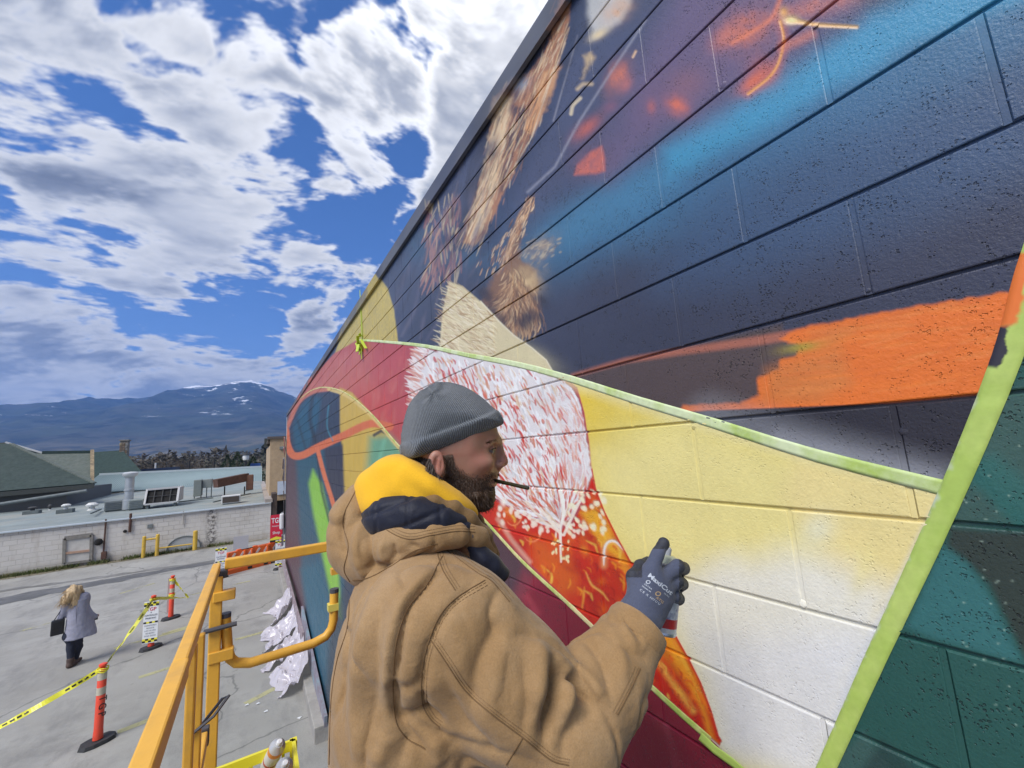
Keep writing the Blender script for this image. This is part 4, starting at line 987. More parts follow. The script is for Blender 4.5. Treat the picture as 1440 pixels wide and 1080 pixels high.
wall = empty('block_wall', (WX, 7.5, 0), label='long concrete block wall painted with a bright bird mural', cat='wall')
def block_mesh(name, L, Hh, D, segs, m):
    """a block with softly rounded edges standing in its joints, centred on its face"""
    bm = bmesh.new(); bmesh.ops.create_cube(bm, size=1)
    for v in bm.verts: v.co = Vector((v.co.x*D+D/2, v.co.y*L, v.co.z*Hh))
    ed = [e for e in bm.edges if all(v.co.x < D*.4 for v in e.verts)]
    bmesh.ops.bevel(bm, geom=ed, offset=.0028, segments=segs, affect='EDGES', profile=.5)
    me = bpy.data.meshes.new(name); bm.to_mesh(me); bm.free(); me.materials.append(m)
    return me
def wall_blocks():
    LB, HB = .3925, .1935
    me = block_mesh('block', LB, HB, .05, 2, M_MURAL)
    rr = np.random.RandomState(9); cells = []
    for k in range(-4, 30):
        top = BED0+.6-.2*k; z = top-.1
        if z > FASC0-.02 or z < 0: continue
        row = round((BED0-top)/.2)          # 0: the course under BED0
        y = JOINT0+(.2 if row % 2 else 0)-.2
        j0 = int((WALL_Y0-y)/.4)-1
        for j in range(j0, 60):
            yc = y+.4*j
            if yc-.2 < WALL_Y0-.01 or yc+.2 > WALL_Y1+.01: continue
            px, py, d = to_px(WX, yc, z)
            vis = d > .1 and -60 < px < 1500 and -60 < py < 1140
            hid = 480 < px < 760 and py > 690      # behind the painter
            cells.append(((0 if hid else 1)*(1 if vis else 0)/max(d, .1)**3, yc, z))
    cells.sort(key=lambda c: -c[0])
    rest = MB(); V0 = [tuple(v.co) for v in me.vertices]; 
    VL = [(0.0035, -LB/2, -HB/2), (0, -LB/2+.003, -HB/2+.003), (0, LB/2-.003, -HB/2+.003), (0.0035, LB/2, -HB/2), (0, LB/2-.003, HB/2-.003), (0.0035, LB/2, HB/2), (0, -LB/2+.003, HB/2-.003), (.0035, -LB/2, HB/2), (.04, -LB/2, -HB/2), (.04, LB/2, -HB/2), (.04, LB/2, HB/2), (.04, -LB/2, HB/2)]
    FL = [(1, 6, 4, 2), (0, 1, 2, 3), (3, 2, 4, 5), (5, 4, 6, 7), (7, 6, 1, 0), (0, 3, 9, 8), (3, 5, 10, 9), (5, 7, 11, 10), (7, 0, 8, 11)]
    for i, (s, y, z) in enumerate(cells):
        off = rr.uniform(-.0003, .0003)
        if i < 296:
            o = bpy.data.objects.new('block', me); COL.objects.link(o); o.parent = wall; o.matrix_parent_inverse = PM(wall).inverted()
            o.location = (WX+off, y, z); o.rotation_euler = (rr.normal(0, .0010), rr.normal(0, .0008), rr.normal(0, .0006))
        else:
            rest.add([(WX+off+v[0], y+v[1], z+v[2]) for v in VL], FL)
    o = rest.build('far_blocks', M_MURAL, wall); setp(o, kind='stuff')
    # mortar: deep bed joints, shallow tooled head joints
    mb = MB(); mb.box((WX+.0065+.02, (WALL_Y0+WALL_Y1)/2, FASC0/2), (.04, WALL_Y1-WALL_Y0-.004, FASC0))
    for i, (s, y, z) in enumerate(cells):
        px, py, d = to_px(WX, y-.2, z)
        if d < 6 and d > .05:
            x0 = WX+.0016; n = 6
            for q in range(n):
                z0 = z-HB/2+HB*q/n; z1 = z-HB/2+HB*(q+1)/n; e0 = .0042
                mb.quad((x0+.0004*math.sin(q*2.1+y*9), y-.2-e0, z0), (x0+.0004*math.sin(q*2.1+2.1+y*9), y-.2-e0, z1), (x0+.0004*math.sin(q*2.1+2.1+y*9), y-.2+e0, z1), (x0+.0004*math.sin(q*2.1+y*9), y-.2+e0, z0))
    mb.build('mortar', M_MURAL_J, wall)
    # mortar smears beside some head joints
    sm = MB()
    for i, (s, y, z) in enumerate(cells[:160]):
        if rr.rand() < .35:
            c = (WX+.0012, y-.2+rr.normal(0, .004), z+rr.choice([-.088, .085, rr.uniform(-.06, .06)])); r_ = rr.uniform(.004, .009)
            sm.lathe([(r_*1.2, 0), (r_*.9, .0013), (r_*.4, .0018)], c, (-1, 0, rr.normal(0, .2)), 7)
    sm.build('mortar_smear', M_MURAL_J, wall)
wall_blocks()
# building behind the face, roof and flashing
m_conc = mat('raw_block', (.30, .29, .27), .9, noise=.2, nscale=6, bump=.4, bscale=60)
MB().box((WX+.055+5.5, (WALL_Y0+WALL_Y1)/2-.01, (FASC0+.03)/2), (11, WALL_Y1-WALL_Y0-.02, FASC0+.03)).build('building_core', m_conc, wall)
MB().box((WX+.07+5.5, (WALL_Y0+WALL_Y1)/2, FASC0+.052), (11, WALL_Y1-WALL_Y0-.1, .03)).build('roof', mat('roof_membrane', (.22, .22, .22), .9, noise=.2), wall)
def flashing():
    segs = []; y = WALL_Y0
    m = mural_material('painted_flashing', pits=0, rough=.38)
    # grey coated metal; the mural only spills over it in places
    nt = m.node_tree; b = nt.nodes['Principled BSDF']; lk = b.inputs['Base Color'].links[0].from_socket
    mx = nt.nodes.new('ShaderNodeMix'); mx.data_type = 'RGBA'; nt.links.new(lk, mx.inputs[7]); mx.inputs[6].default_value = (.13, .14, .17, 1); nt.links.new(mx.outputs[2], b.inputs['Base Color'])
    n = nt.nodes.new('ShaderNodeTexNoise'); n.inputs['Scale'].default_value = 1.1; n.inputs['Detail'].default_value = 3
    g = nt.nodes.new('ShaderNodeNewGeometry'); nt.links.new(g.outputs['Position'], n.inputs['Vector'])
    r_ = nt.nodes.new('ShaderNodeMapRange'); r_.inputs[1].default_value = .45; r_.inputs[2].default_value = .62; r_.inputs[3].default_value = .08; r_.inputs[4].default_value = .75; nt.links.new(n.outputs['Fac'], r_.inputs[0]); nt.links.new(r_.outputs[0], mx.inputs[0])
    b.inputs['Metallic'].default_value = .0; b.inputs['Roughness'].default_value = .62; b.inputs['Specular IOR Level'].default_value = .2
    while y < WALL_Y1:
        y2 = min(y+3.05, WALL_Y1+.02)
        mb = MB(); mb.box((WX-.012, (y+y2)/2, (FASC0+.004+FASC1)/2), (.016, y2-y-.0015, FASC1-FASC0-.004), bev=.002)
        mb.box((WX-.017, (y+y2)/2, FASC0+.004), (.02, y2-y-.0015, .006)); mb.box((WX+.06, (y+y2)/2, FASC1+.001), (.16, y2-y-.0015, .006))
        mb.build('flashing', m, wall); y = y2
flashing()
MB().box((WX+.3, WALL_Y1+.035, FASC1/2), (.62, .06, FASC1)).build('end_trim', mat('white_trim', (.62, .62, .6), .6, noise=.1, dirt=(.35, .34, .32), dscale=1.2), wall)

# ------------------------------------------------------------------ masking tape: real strips lying on the paint
def tape(name, pts, width, label, seed, over, lift=None, cat='tape', x_off=.0009):
    m = bpy.data.materials.new(name+'_film'); m.use_nodes = True; nt = m.node_tree; N = nt.nodes.new; Lk = nt.links.new; b = nt.nodes['Principled BSDF']
    b.inputs['Roughness'].default_value = .62; tc = N('ShaderNodeNewGeometry')
    n = N('ShaderNodeTexNoise'); n.inputs['Scale'].default_value = 7; n.inputs['Detail'].default_value = 6; n.inputs['Roughness'].default_value = .7; Lk(tc.outputs['Position'], n.inputs['Vector'])
    mr = N('ShaderNodeMapRange'); mr.inputs[1].default_value = over[1]; mr.inputs[2].default_value = over[2]; mr.inputs[4].default_value = over[3]; Lk(n.outputs['Fac'], mr.inputs[0])
    mx = N('ShaderNodeMix'); mx.data_type = 'RGBA'; mx.inputs[6].default_value = tuple(lin((170, 194, 92)))+(1,); mx.inputs[7].default_value = tuple(lin(over[0]))+(1,); Lk(mr.outputs[0], mx.inputs[0])
    # crepe mottling
    n2 = N('ShaderNodeTexNoise'); n2.inputs['Scale'].default_value = 55; n2.inputs['Detail'].default_value = 4; Lk(tc.outputs['Position'], n2.inputs['Vector'])
    mr2 = N('ShaderNodeMapRange'); mr2.inputs[1].default_value = .3; mr2.inputs[2].default_value = .7; mr2.inputs[3].default_value = .93; mr2.inputs[4].default_value = 1.06; Lk(n2.outputs['Fac'], mr2.inputs[0])
    sc = N('ShaderNodeVectorMath'); sc.operation = 'SCALE'; Lk(mx.outputs[2], sc.inputs[0]); Lk(mr2.outputs[0], sc.inputs['Scale']); col = sc.outputs[0]
    if len(over) > 4:                                  # painted-over patches: (frame x, frame y, radius m, colour)
        uvn = N('ShaderNodeUVMap'); uvn.uv_map = 'strip'; su = N('ShaderNodeSeparateXYZ'); Lk(uvn.outputs[0], su.inputs[0])
        nn = N('ShaderNodeTexNoise'); nn.inputs['Scale'].default_value = 34; nn.inputs['Detail'].default_value = 3; Lk(tc.outputs['Position'], nn.inputs['Vector'])
        PW = np.array([onx(t_[0], t_[1], WX) for t_ in pts]); AL = np.r_[0, np.cumsum(np.linalg.norm(np.diff(PW, axis=0), axis=1))]; AL /= AL[-1]
        for (fy0, fy1, th_, soft_, cc) in over[4]:
            v0, v1 = np.interp([fy0, fy1], [t_[1] for t_ in pts], AL)
            def mad(src, mul, add_):
                q = N('ShaderNodeMath'); q.operation = 'MULTIPLY_ADD'; q.inputs[1].default_value = mul; q.inputs[2].default_value = add_; Lk(src, q.inputs[0]); return q.outputs[0]
            def two(op, a_, b_):
                q = N('ShaderNodeMath'); q.operation = op; Lk(a_, q.inputs[0]); Lk(b_, q.inputs[1]); return q.outputs[0]
            def ss(src, lo, hi):
                q = N('ShaderNodeMapRange'); q.interpolation_type = 'SMOOTHSTEP'; q.inputs[1].default_value = lo; q.inputs[2].default_value = hi; Lk(src, q.inputs[0]); return q.outputs[0]
            nz_ = mad(nn.outputs['Fac'], .9, -.45); mask = ss(two('ADD', su.outputs[0], nz_), th_-soft_, th_+soft_); vv = two('ADD', su.outputs[1], mad(nn.outputs['Fac'], .03, -.015))
            mask = two('MULTIPLY', mask, two('MULTIPLY', ss(vv, v0-.006, v0+.006), ss(vv, v1+.006, v1-.006)))
            m2 = N('ShaderNodeMix'); m2.data_type = 'RGBA'; Lk(mask, m2.inputs[0]); Lk(col, m2.inputs[6]); m2.inputs[7].default_value = tuple(lin(cc))+(1,); col = m2.outputs[2]
    Lk(col, b.inputs['Base Color'])
    bp = N('ShaderNodeBump'); bp.inputs['Strength'].default_value = .35; bp.inputs['Distance'].default_value = .0008; Lk(n2.outputs['Fac'], bp.inputs['Height']); Lk(bp.outputs[0], b.inputs['Normal'])
    P = [onx(q[0], q[1], WX) for q in pts]
    P = np.array(P); out = [P[0]]
    for q in P[1:]:
        L = np.linalg.norm(q-out[-1]); k = max(1, int(L/.02))
        for i in range(1, k+1): out.append(P[0]*0+out[-1] + (q-out[-1])*(1/(k-i+1)) if False else None)
        out = [o for o in out if o is not None]; base = out[-1].copy()
        for i in range(1, k+1): out.append(base+(q-base)*i/k)
    P = np.array(out); rr = np.random.RandomState(seed); V = []; F = []; n = len(P)
    for i in range(n):
        t = P[min(i+1, n-1)]-P[max(i-1, 0)]; t /= np.linalg.norm(t)+1e-9; s = np.array([0, -t[2], t[1]])
        w = width if not hasattr(width, '__len__') else width[0]+(width[1]-width[0])*i/(n-1)
        w *= 1+rr.uniform(-.01, .01); lf = (lift(i/(n-1)) if lift else 0)
        # settles into the bed joints it crosses
        for k, f in enumerate((-.5, -.25, 0, .25, .5)):
            p = P[i]+s*w*f
            zj = ((p[2]-BED0)/.2) % 1.0; dj = min(zj, 1-zj)*.2
            dip = .0024*max(0, 1-dj/.006)
            V.append((WX-x_off-lf*(1+.3*f)+dip, p[1], p[2]))
    for i in range(n-1):
        for k in range(4): a = i*5+k; F.append((a, a+1, a+6, a+5))
    o = mesh(name, V, F, m, smooth=True)
    uv = o.data.uv_layers.new(name='strip'); li = np.zeros(len(o.data.loops), np.int32); o.data.loops.foreach_get('vertex_index', li)
    uv.data.foreach_set('uv', np.stack([(li % 5)/4.0, (li//5)/(n-1)], 1).astype(np.float32).ravel())
    sol = o.modifiers.new('thickness', 'SOLIDIFY'); sol.thickness = .0002; sol.offset = 0
    return setp(o, label, cat)
tape('masking_tape', T_UP[::2], (.022, .026), 'green tape from the far end of the wall down to the yellow field corner', 1, ((214, 224, 182), .30, .56, .9))
tape('masking_tape', T_RIGHT, (.034, .026), 'wide green tape standing upright between the pale yellow field and the dark green paint', 2, ((206, 218, 130), .40, .65, .5, [(552, 652, .62, .06, (50, 48, 58)), (402, 556, .55, .10, (228, 118, 48)), (395, 452, .12, .10, (230, 122, 52)), (700, 1100, 1.06, .16, (206, 214, 190))]), x_off=.0013)
tape('masking_tape', T_LOW[:-6], (.018, .018), 'green tape smeared with cream paint under the red beak and behind the painter', 3, ((232, 214, 160), .38, .56, .9))
tape('loose_tape_end', [(992, 1030), (1010, 1050), (1032, 1068), (1062, 1098)], .020, 'clean green tape tail curling off the wall at the tip of the orange beak', 4, ((176, 206, 70), .5, .9, .1), lift=lambda t: .016*(1-t)**1.5+.002, x_off=.003)

# tape strip and a knotted rag of tape stuck high on the far end
def tape_knot():
    t = MB(); rr = np.random.RandomState(5); X = WX-.004
    a = onx(506, 408, X); b = onx(509, 470, X); c = onx(511, 505, X)
    t.bar(a, b, .03, .002, up=(1, 0, 0)); o = t.build('masking_tape_knot', mat('tape_green', tuple(lin((176, 196, 60))), .6, noise=.25, nscale=12)); 
    setp(o, 'scrunched knot of green tape hanging from a strip high on the far red field', 'tape')
    k = MB(); base = onx(509, 484, X)
    for i in range(16):
        p = base+np.array([-rr.uniform(0, .05), rr.normal(0, .05), rr.normal(-.02, .06)]); q = p+np.array([rr.uniform(-.03, .02), rr.normal(0, .07), rr.normal(-.03, .09)])
        k.bar(p, q, .03, .004, up=(1, rr.normal(), rr.normal()))
    k.bar(onx(509, 470, X), c+np.array([-.02, 0, 0]), .03, .003, up=(1, 0, 0))
    k.build('crumple', MATS['tape_green'], o)
tape_knot()

# boards along the foot of the wall
m_board = mat('mauve_board', (.30, .235, .25), .7, noise=.2, nscale=4, dirt=(.42, .40, .42), dscale=2.2, damt=.8)
def board(y0, z0, y1, z1, h, off, label, m=m_board):
    mb = MB(); mb.bar((WX-off, y0, z0+h/2), (WX-off, y1, z1+h/2), .04, h, up=(0, 0, 1)); return setp(mb.build('plank', m), label, 'plank')
board(6.9, .02, 10.4, .50, .30, .055, 'near plank leaning along the foot of the mural, spattered with paint', mat('spattered_board', (.26, .23, .27), .7, noise=.3, nscale=5, dirt=(.18, .36, .40), dscale=2.5, damt=.8))
board(9.6, .28, 16.9, .38, .26, .10, 'far mauve plank running along the foot of the mural above the plastic sheets')
setp(MB().box((WX-.10, 12.1, .10), (.2, 10.4, .22), bev=.01).build('wall_footing', mat('footing', (.34, .32, .29), .9, noise=.25, nscale=3, bump=.4, bscale=40)), 'low concrete footing under the planks of the mural wall', 'footing')
# crumpled clear plastic sheets at the foot of the wall
m_pl = bpy.data.materials.new('plastic_film'); m_pl.use_nodes = True
_b = m_pl.node_tree.nodes['Principled BSDF']; _b.inputs['Base Color'].default_value = (.60, .555, .60, 1); _b.inputs['Roughness'].default_value = .22; _b.inputs['Specular IOR Level'].default_value = .8; _b.inputs['Alpha'].default_value = .8
def sheet(px, py, ln, wd, ht_, seed, label, col=None):
    c = onz(px, py); rr = np.random.RandomState(seed); n1, n2 = 60, 44
    u, v = np.meshgrid(np.linspace(0, 1, n1), np.linspace(0, 1, n2), indexing='ij')
    x = (WX-.13)-wd*v*(1+.5*(fbm(u*3, v*0+seed, 3, seed)-.5)*2); y = c[1]+(u-.5)*ln+(fbm(v*4, u*2, 3, seed+1)-.5)*.5*v
    a = fbm(u*5+seed, v*3.2, 3, seed+2); rid = np.abs(a*2-1); b2 = np.abs(fbm(u*13, v*9+seed, 3, seed+4)*2-1)
    z = .02+ht_*(1-v)**2.2+rid*.24*np.minimum(1, 3*(1-v))*1.0+b2*.07*(1-v*.6)
    z = np.where(v > .96, .012, z)
    V = np.stack([x-(1-v)**3*0, y, z], -1).reshape(-1, 3); i, j = np.meshgrid(np.arange(n1-1), np.arange(n2-1), indexing='ij'); a = i*n2+j
    F = np.stack([a, a+n2, a+n2+1, a+1], -1).reshape(-1, 4)
    o = mesh('plastic_sheet', V, F.tolist(), col or m_pl); o.data.shade_smooth()
    try: o.data.set_sharp_from_angle(angle=R(60))
    except Exception: pass
    return setp(o, label, 'plastic sheet', 'plastic sheets along the foot of the mural')
sheet(392, 868, 1.1, .45, .42, 3, 'farthest of the crumpled clear plastic sheets along the mural foot')
sheet(400, 898, 1.0, .62, .34, 8, 'crumpled clear plastic sheet, second from the far end of the mural foot')
sheet(408, 922, .8, .62, .26, 14, 'low clear plastic sheet, third from the far end of the mural foot')
sheet(414, 958, 1.1, .50, .42, 22, 'bunched clear plastic sheet nearest the lift at the foot of the mural')
# white plastic hung at the far corner
hp = MB(); rr_ = np.random.RandomState(3)
for i in range(10):
    z0 = .9+i*.38; hp.add([(WX-.06-rr_.uniform(0, .12), WALL_Y1-.1, z0), (WX-.05, WALL_Y1+.1, z0), (WX-.05, WALL_Y1+.1, z0+.40), (WX-.06-rr_.uniform(0, .10), WALL_Y1-.1, z0+.40)], [(0, 1, 2, 3)])
hp.box((WX-.12, WALL_Y1-.05, 1.75), (.14, .18, .55), bev=.05)
setp(hp.build('hanging_plastic', mat('white_film', (.7, .7, .7), .4)), 'white plastic film hanging down the far corner of the mural wall', 'plastic film')

# ================================================================== THE LOW BUILDING ACROSS THE LANE
BY, BT = 25.7, 1.72
def m_whiteblock():
    m = bpy.data.materials.new('whitewashed_block'); m.use_nodes = True; nt = m.node_tree; N = nt.nodes.new; Lk = nt.links.new; b = nt.nodes['Principled BSDF']
    b.inputs['Roughness'].default_value = .9
    geo = N('ShaderNodeNewGeometry'); sp = N('ShaderNodeSeparateXYZ'); Lk(geo.outputs['Position'], sp.inputs[0]); c = N('ShaderNodeCombineXYZ'); Lk(sp.outputs[0], c.inputs[0]); Lk(sp.outputs[2], c.inputs[1])
    br = N('ShaderNodeTexBrick'); br.inputs['Scale'].default_value = 1; br.inputs['Brick Width'].default_value = .4; br.inputs['Row Height'].default_value = .2; br.inputs['Mortar Size'].default_value = .011; br.inputs['Mortar Smooth'].default_value = .4; br.inputs['Bias'].default_value = 0
    br.inputs['Color1'].default_value = (.62, .59, .54, 1); br.inputs['Color2'].default_value = (.52, .49, .44, 1); br.inputs['Mortar'].default_value = (.36, .33, .29, 1); Lk(c.outputs[0], br.inputs['Vector'])
    def noise(sc, st=(1, 1, 1), det=7):
        mp = N('ShaderNodeMapping'); mp.inputs['Scale'].default_value = st; Lk(geo.outputs['Position'], mp.inputs[0]); n = N('ShaderNodeTexNoise'); n.inputs['Scale'].default_value = sc; n.inputs['Detail'].default_value = det; n.inputs['Roughness'].default_value = .7; Lk(mp.outputs[0], n.inputs['Vector']); return n.outputs['Fac']
    def ramp(src, a, d, lo, hi):
        q = N('ShaderNodeMapRange'); q.inputs[1].default_value = a; q.inputs[2].default_value = d; q.inputs[3].default_value = lo; q.inputs[4].default_value = hi; Lk(src, q.inputs[0]); return q.outputs[0]
    def mix(f, a, cc):
        q = N('ShaderNodeMix'); q.data_type = 'RGBA'; Lk(f, q.inputs[0]); Lk(a, q.inputs[6]); q.inputs[7].default_value = cc+(1,); return q.outputs[2]
    # fresh wash hides most joints; they show in patches
    pat = ramp(noise(.7), .44, .58, .8, .1)
    col = mix(pat, br.outputs['Color'], (.60, .57, .52))
    col = mix(ramp(noise(2.2, (1, 1, .25)), .52, .70, 0, .5), col, (.40, .35, .29))
    col = mix(ramp(sp.outputs[2], .0, .35, .55, 0), col, (.34, .28, .21))
    # one stair-stepped crack, dark with age
    cx = N('ShaderNodeMath'); cx.operation = 'SUBTRACT'; cx.inputs[1].default_value = -1.75; Lk(sp.outputs[0], cx.inputs[0]); ab = N('ShaderNodeMath'); ab.operation = 'ABSOLUTE'; Lk(cx.outputs[0], ab.inputs[0])
    f1 = N('ShaderNodeMath'); f1.operation = 'MULTIPLY'; Lk(ramp(ab.outputs[0], .06, .30, 1, 0), f1.inputs[0]); Lk(ramp(noise(7), .46, .56, 0, .9), f1.inputs[1]); col = mix(f1.outputs[0], col, (.06, .05, .045))
    Lk(col, b.inputs['Base Color'])
    bp = N('ShaderNodeBump'); bp.inputs['Strength'].default_value = .7; bp.inputs['Distance'].default_value = .012; Lk(br.outputs['Fac'], bp.inputs['Height']); bp.invert = True; Lk(bp.outputs[0], b.inputs['Normal'])
    return m
m_galv = mat('galvanised', (.42, .44, .45), .45, metal=.5, noise=.15, nscale=4)
m_rust = mat('rusted_metal', (.10, .05, .035), .8, noise=.35, nscale=3)
m_dark = mat('dark_opening', (.012, .011, .010), .9)
m_grille = mat('grille_grey', (.16, .18, .18), .7, noise=.2, nscale=5)
m_curb = mat('tar_curb', (.13, .15, .15), .9, noise=.3, nscale=3)
def low_building():
    b = empty('block_building', (-5, BY, 0), label='low whitewashed block building with a flat grey roof across the lane', cat='building')
    mb = MB(); mb.box((-8.2, BY+.1, BT/2-.1), (17.9, .2, BT+.2)); mb.box((.65, BY+12.6, BT/2-.1), (.2, 24.8, BT+.2)); mb.build('wall', m_whiteblock(), b)
    # roof: shallow fall to the front
    rf = MB(); rf.prism([(-34, BY+.2, BT-.04), (.55, BY+.2, BT-.04), (.55, 50.2, 2.02), (-34, 50.2, 2.02)][::-1], (0, 0, -.25))
    rf.build('roof', mat('roof_felt', (.235, .27, .265), .9, noise=.22, nscale=.8, dirt=(.33, .31, .26), dscale=.35, damt=.75, bump=.2, bscale=20), b)
    e = MB(); e.box((-17.2, BY+.08, BT+.02), (35.9, .34, .05)); e.build('roof_edge', mat('edge_metal', (.50, .55, .57), .5, metal=.3, noise=.1), b)
    c = MB(); c.box((.64, BY+12.6, BT+.13), (.34, 25.2, .18)); c.build('parapet_coping', mat('coping', (.36, .31, .27), .8, noise=.25, nscale=2), b)
    mb = MB(); mb.box((-21, BY+.12, BT/2-.1), (10, .2, BT+.2)); mb.build('wall', b.children[0].active_material if False else bpy.data.materials['whitewashed_block'], b)
    # steel angle trims, conduits, patches
    def vtube(px, y0, y1, r, name='downpipe', m=None):
        a = ony(px, y0, BY-.05); c_ = ony(px, y1, BY-.05); MB().tube([(a[0], BY-.05, a[2]), (a[0], BY-.05, c_[2])], r, 8).build(name, m or m_rust, b)
    vtube(149, 730, 782, .03); vtube(184, 722, 748, .05); vtube(258, 718, 738, .02, 'conduit', mat('pale_conduit', (.42, .40, .37), .6))
    # blind window with a weathered frame and a board across
    f = MB(); P = {k: ony(*v, BY-.04) for k, v in dict(a=(91, 757), b=(129, 752), c=(128, 788), d=(90, 793)).items()}
    for q, r_ in (('a', 'b'), ('b', 'c'), ('c', 'd'), ('d', 'a')): f.bar(P[q], P[r_], .10 if q != 'a' else .16, .10, up=(0, 1, 0))
    fo = f.build('window_frame', mat('grey_wood', (.22, .205, .18), .9, noise=.3, nscale=9), b)
    q1, q2 = ony(92, 778, BY-.06), ony(128, 774, BY-.06); MB().bar(q1, q2, .09, .04, up=(0, 1, 0)).build('board', mat('raw_board', (.42, .27, .19), .8, noise=.2, nscale=9), fo)
    MB().prism([P['a'], P['b'], P['c'], P['d']], (0, .03, 0)).build('infill', mat('pale_infill', (.5, .48, .44), .9, noise=.15, nscale=4), fo)
    p = ony(139, 762, BY-.06); v = MB(); v.lathe([(.13, 0), (.15, .05), (.10, .13), (0, .15)], p, (0, -1, 0), 14); v.build('round_vent', m_dark, b)
    p = ony(211, 740, BY-.03); MB().box(p, (.18, .06, .17)).build('junction_box', m_grille, b)
    p = ony(176, 747, BY-.02); MB().lathe([(.06, 0), (.07, .03), (0, .05)], p, (0, -1, 0), 10).build('pipe_stub', m_dark, b)
    p = ony(146, 781, BY-.1); MB().box(p, (.16, .14, .3)).build('standpipe', m_rust, b)
low_building()

def roof_unit(name, px0, py0, px1, py1, dep, build_fn, label, cat, group=None):
    """stands where (px0..px1, base py1) meets the roof"""
    z = BT+.0; base = onz((px0+px1)/2, py1, z); z = BT-.04+(base[1]-BY)/24.5*.34; base = onz((px0+px1)/2, py1, z)
    w = (ony(px1, py1, base[1])-ony(px0, py1, base[1]))[0]; h = (ony(px0, py0, base[1])-ony(px0, py1, base[1]))[2]
    root = empty(name, tuple(base), 0, label, cat, group); build_fn(root, base, w, h, dep); return root
def ac_body(m, slats=True):
    def f(root, b, w, h, d):
        MB().box((b[0], b[1]+d/2, b[2]+h/2+.04), (w, d, h-.02), bev=.02).build('casing', m, root)
        MB().box((b[0], b[1]+d/2, b[2]+.03), (w*.9, d*.9, .06)).build('skid', m_curb, root)
        if slats:
            s = MB(); n = max(4, int(h/.09))
            for i in range(n): s.box((b[0], b[1]-.02, b[2]+.1+(h-.16)*i/(n-1)), (w*.92, .03, .025))
            s.build('louvre', m_grille, root)
    return f
roof_unit('condenser_unit', 146, 705, 174, 719, .9, ac_body(mat('unit_grey', (.17, .19, .19), .7, noise=.15)), 'square dark grey condenser at the foot of the silver flue', 'air conditioner')
roof_unit('condenser_unit', 180, 703, 201, 717, .8, ac_body(mat('unit_green', (.28, .31, .29), .7, noise=.15)), 'small pale grey condenser to the right of the silver flue', 'air conditioner')
def big_vent(root, b, w, h, d):
    t = .10
    hood = MB(); P = np.array
    A = [P((b[0]-w/2, b[1], b[2]+.25)), P((b[0]+w/2, b[1], b[2]+.25)), P((b[0]+w/2, b[1]+.5, b[2]+h)), P((b[0]-w/2, b[1]+.5, b[2]+h))]
    # pale hood framing a leaning dark coil face
    hood.bar(A[3], A[2], .12, .10); hood.bar(A[0], A[1], .08, .08); hood.bar(A[0], A[3], .08, .1); hood.bar(A[1], A[2], .10, .1)
    hood.prism([A[3], A[2], A[2]+P((0, 1.4, 0)), A[3]+P((0, 1.4, 0))], (0, 0, -.05))
    hood.prism([A[1], A[2], A[2]+P((0, 1.4, 0)), A[1]+P((0, 1.9, 0))], (.05, 0, 0)); hood.prism([A[0], A[3], A[3]+P((0, 1.4, 0)), A[0]+P((0, 1.9, 0))], (-.05, 0, 0))
    hood.build('hood', mat('hood_pale', (.50, .49, .48), .6, noise=.15), root)
    MB().prism([a+P((0, .08, 0)) for a in A], (0, .05, 0)).build('coil_face', m_dark, root)
    g = MB()
    for i in range(1, 4): g.bar(A[0]+(A[1]-A[0])*i/4, A[3]+(A[2]-A[3])*i/4, .03, .03)
    g.bar((A[0]+A[3])/2, (A[1]+A[2])/2, .03, .03); g.build('grille_bar', mat('bar_dark', (.05, .05, .05), .7), root)
    for sx in (-.42, .42): MB().box((b[0]+sx*w, b[1]+.3, b[2]+.14), (.1, .5, .28)).build('stand', m_curb, root)
roof_unit('rooftop_condenser', 203, 687, 249, 714, 1.6, big_vent, 'large leaning condenser with a black coil face and pale hood on the roof', 'air conditioner')
def small_box(root, b, w, h, d):
    MB().box((b[0], b[1]+d/2, b[2]+h/2+.05), (w, d, h), bev=.02).build('casing', mat('unit_white', (.58, .58, .56), .6, noise=.1), root)
    MB().box((b[0], b[1]-.01, b[2]+h/2+.05), (w*.86, .03, h*.74)).build('coil_face', mat('coil_brown', (.07, .055, .045), .8), root)
    MB().box((b[0], b[1]+d/2, b[2]+.02), (w*.8, d, .06)).build('skid', m_curb, root)
roof_unit('rooftop_box', 311, 698, 338, 709, .7, small_box, 'low white framed unit with a brown face near the right end of the roof', 'air conditioner')
def duct_unit(root, b, w, h, d):
    MB().box((b[0]-w*.30, b[1]+.4, b[2]+h*.50), (w*.36, .9, h*.8), bev=.03).build('cabinet', mat('unit_green2', (.20, .225, .21), .7, noise=.15), root)
    MB().box((b[0]+w*.12, b[1]+.5, b[2]+h*.68), (w*.44, .8, h*.42), bev=.03).build('fan_box', mat('unit_green3', (.23, .25, .235), .7, noise=.15), root)
    for q in (-.45, -.15, .1, .32): MB().bar((b[0]+q*w, b[1]+.3, b[2]-.02), (b[0]+q*w, b[1]+.3, b[2]+h*.5), .05).build('leg', m_curb, root)
roof_unit('air_handler', 271, 671, 302, 700, 1, duct_unit, 'green grey air handler cabinet feeding the long rusty duct', 'air handler')
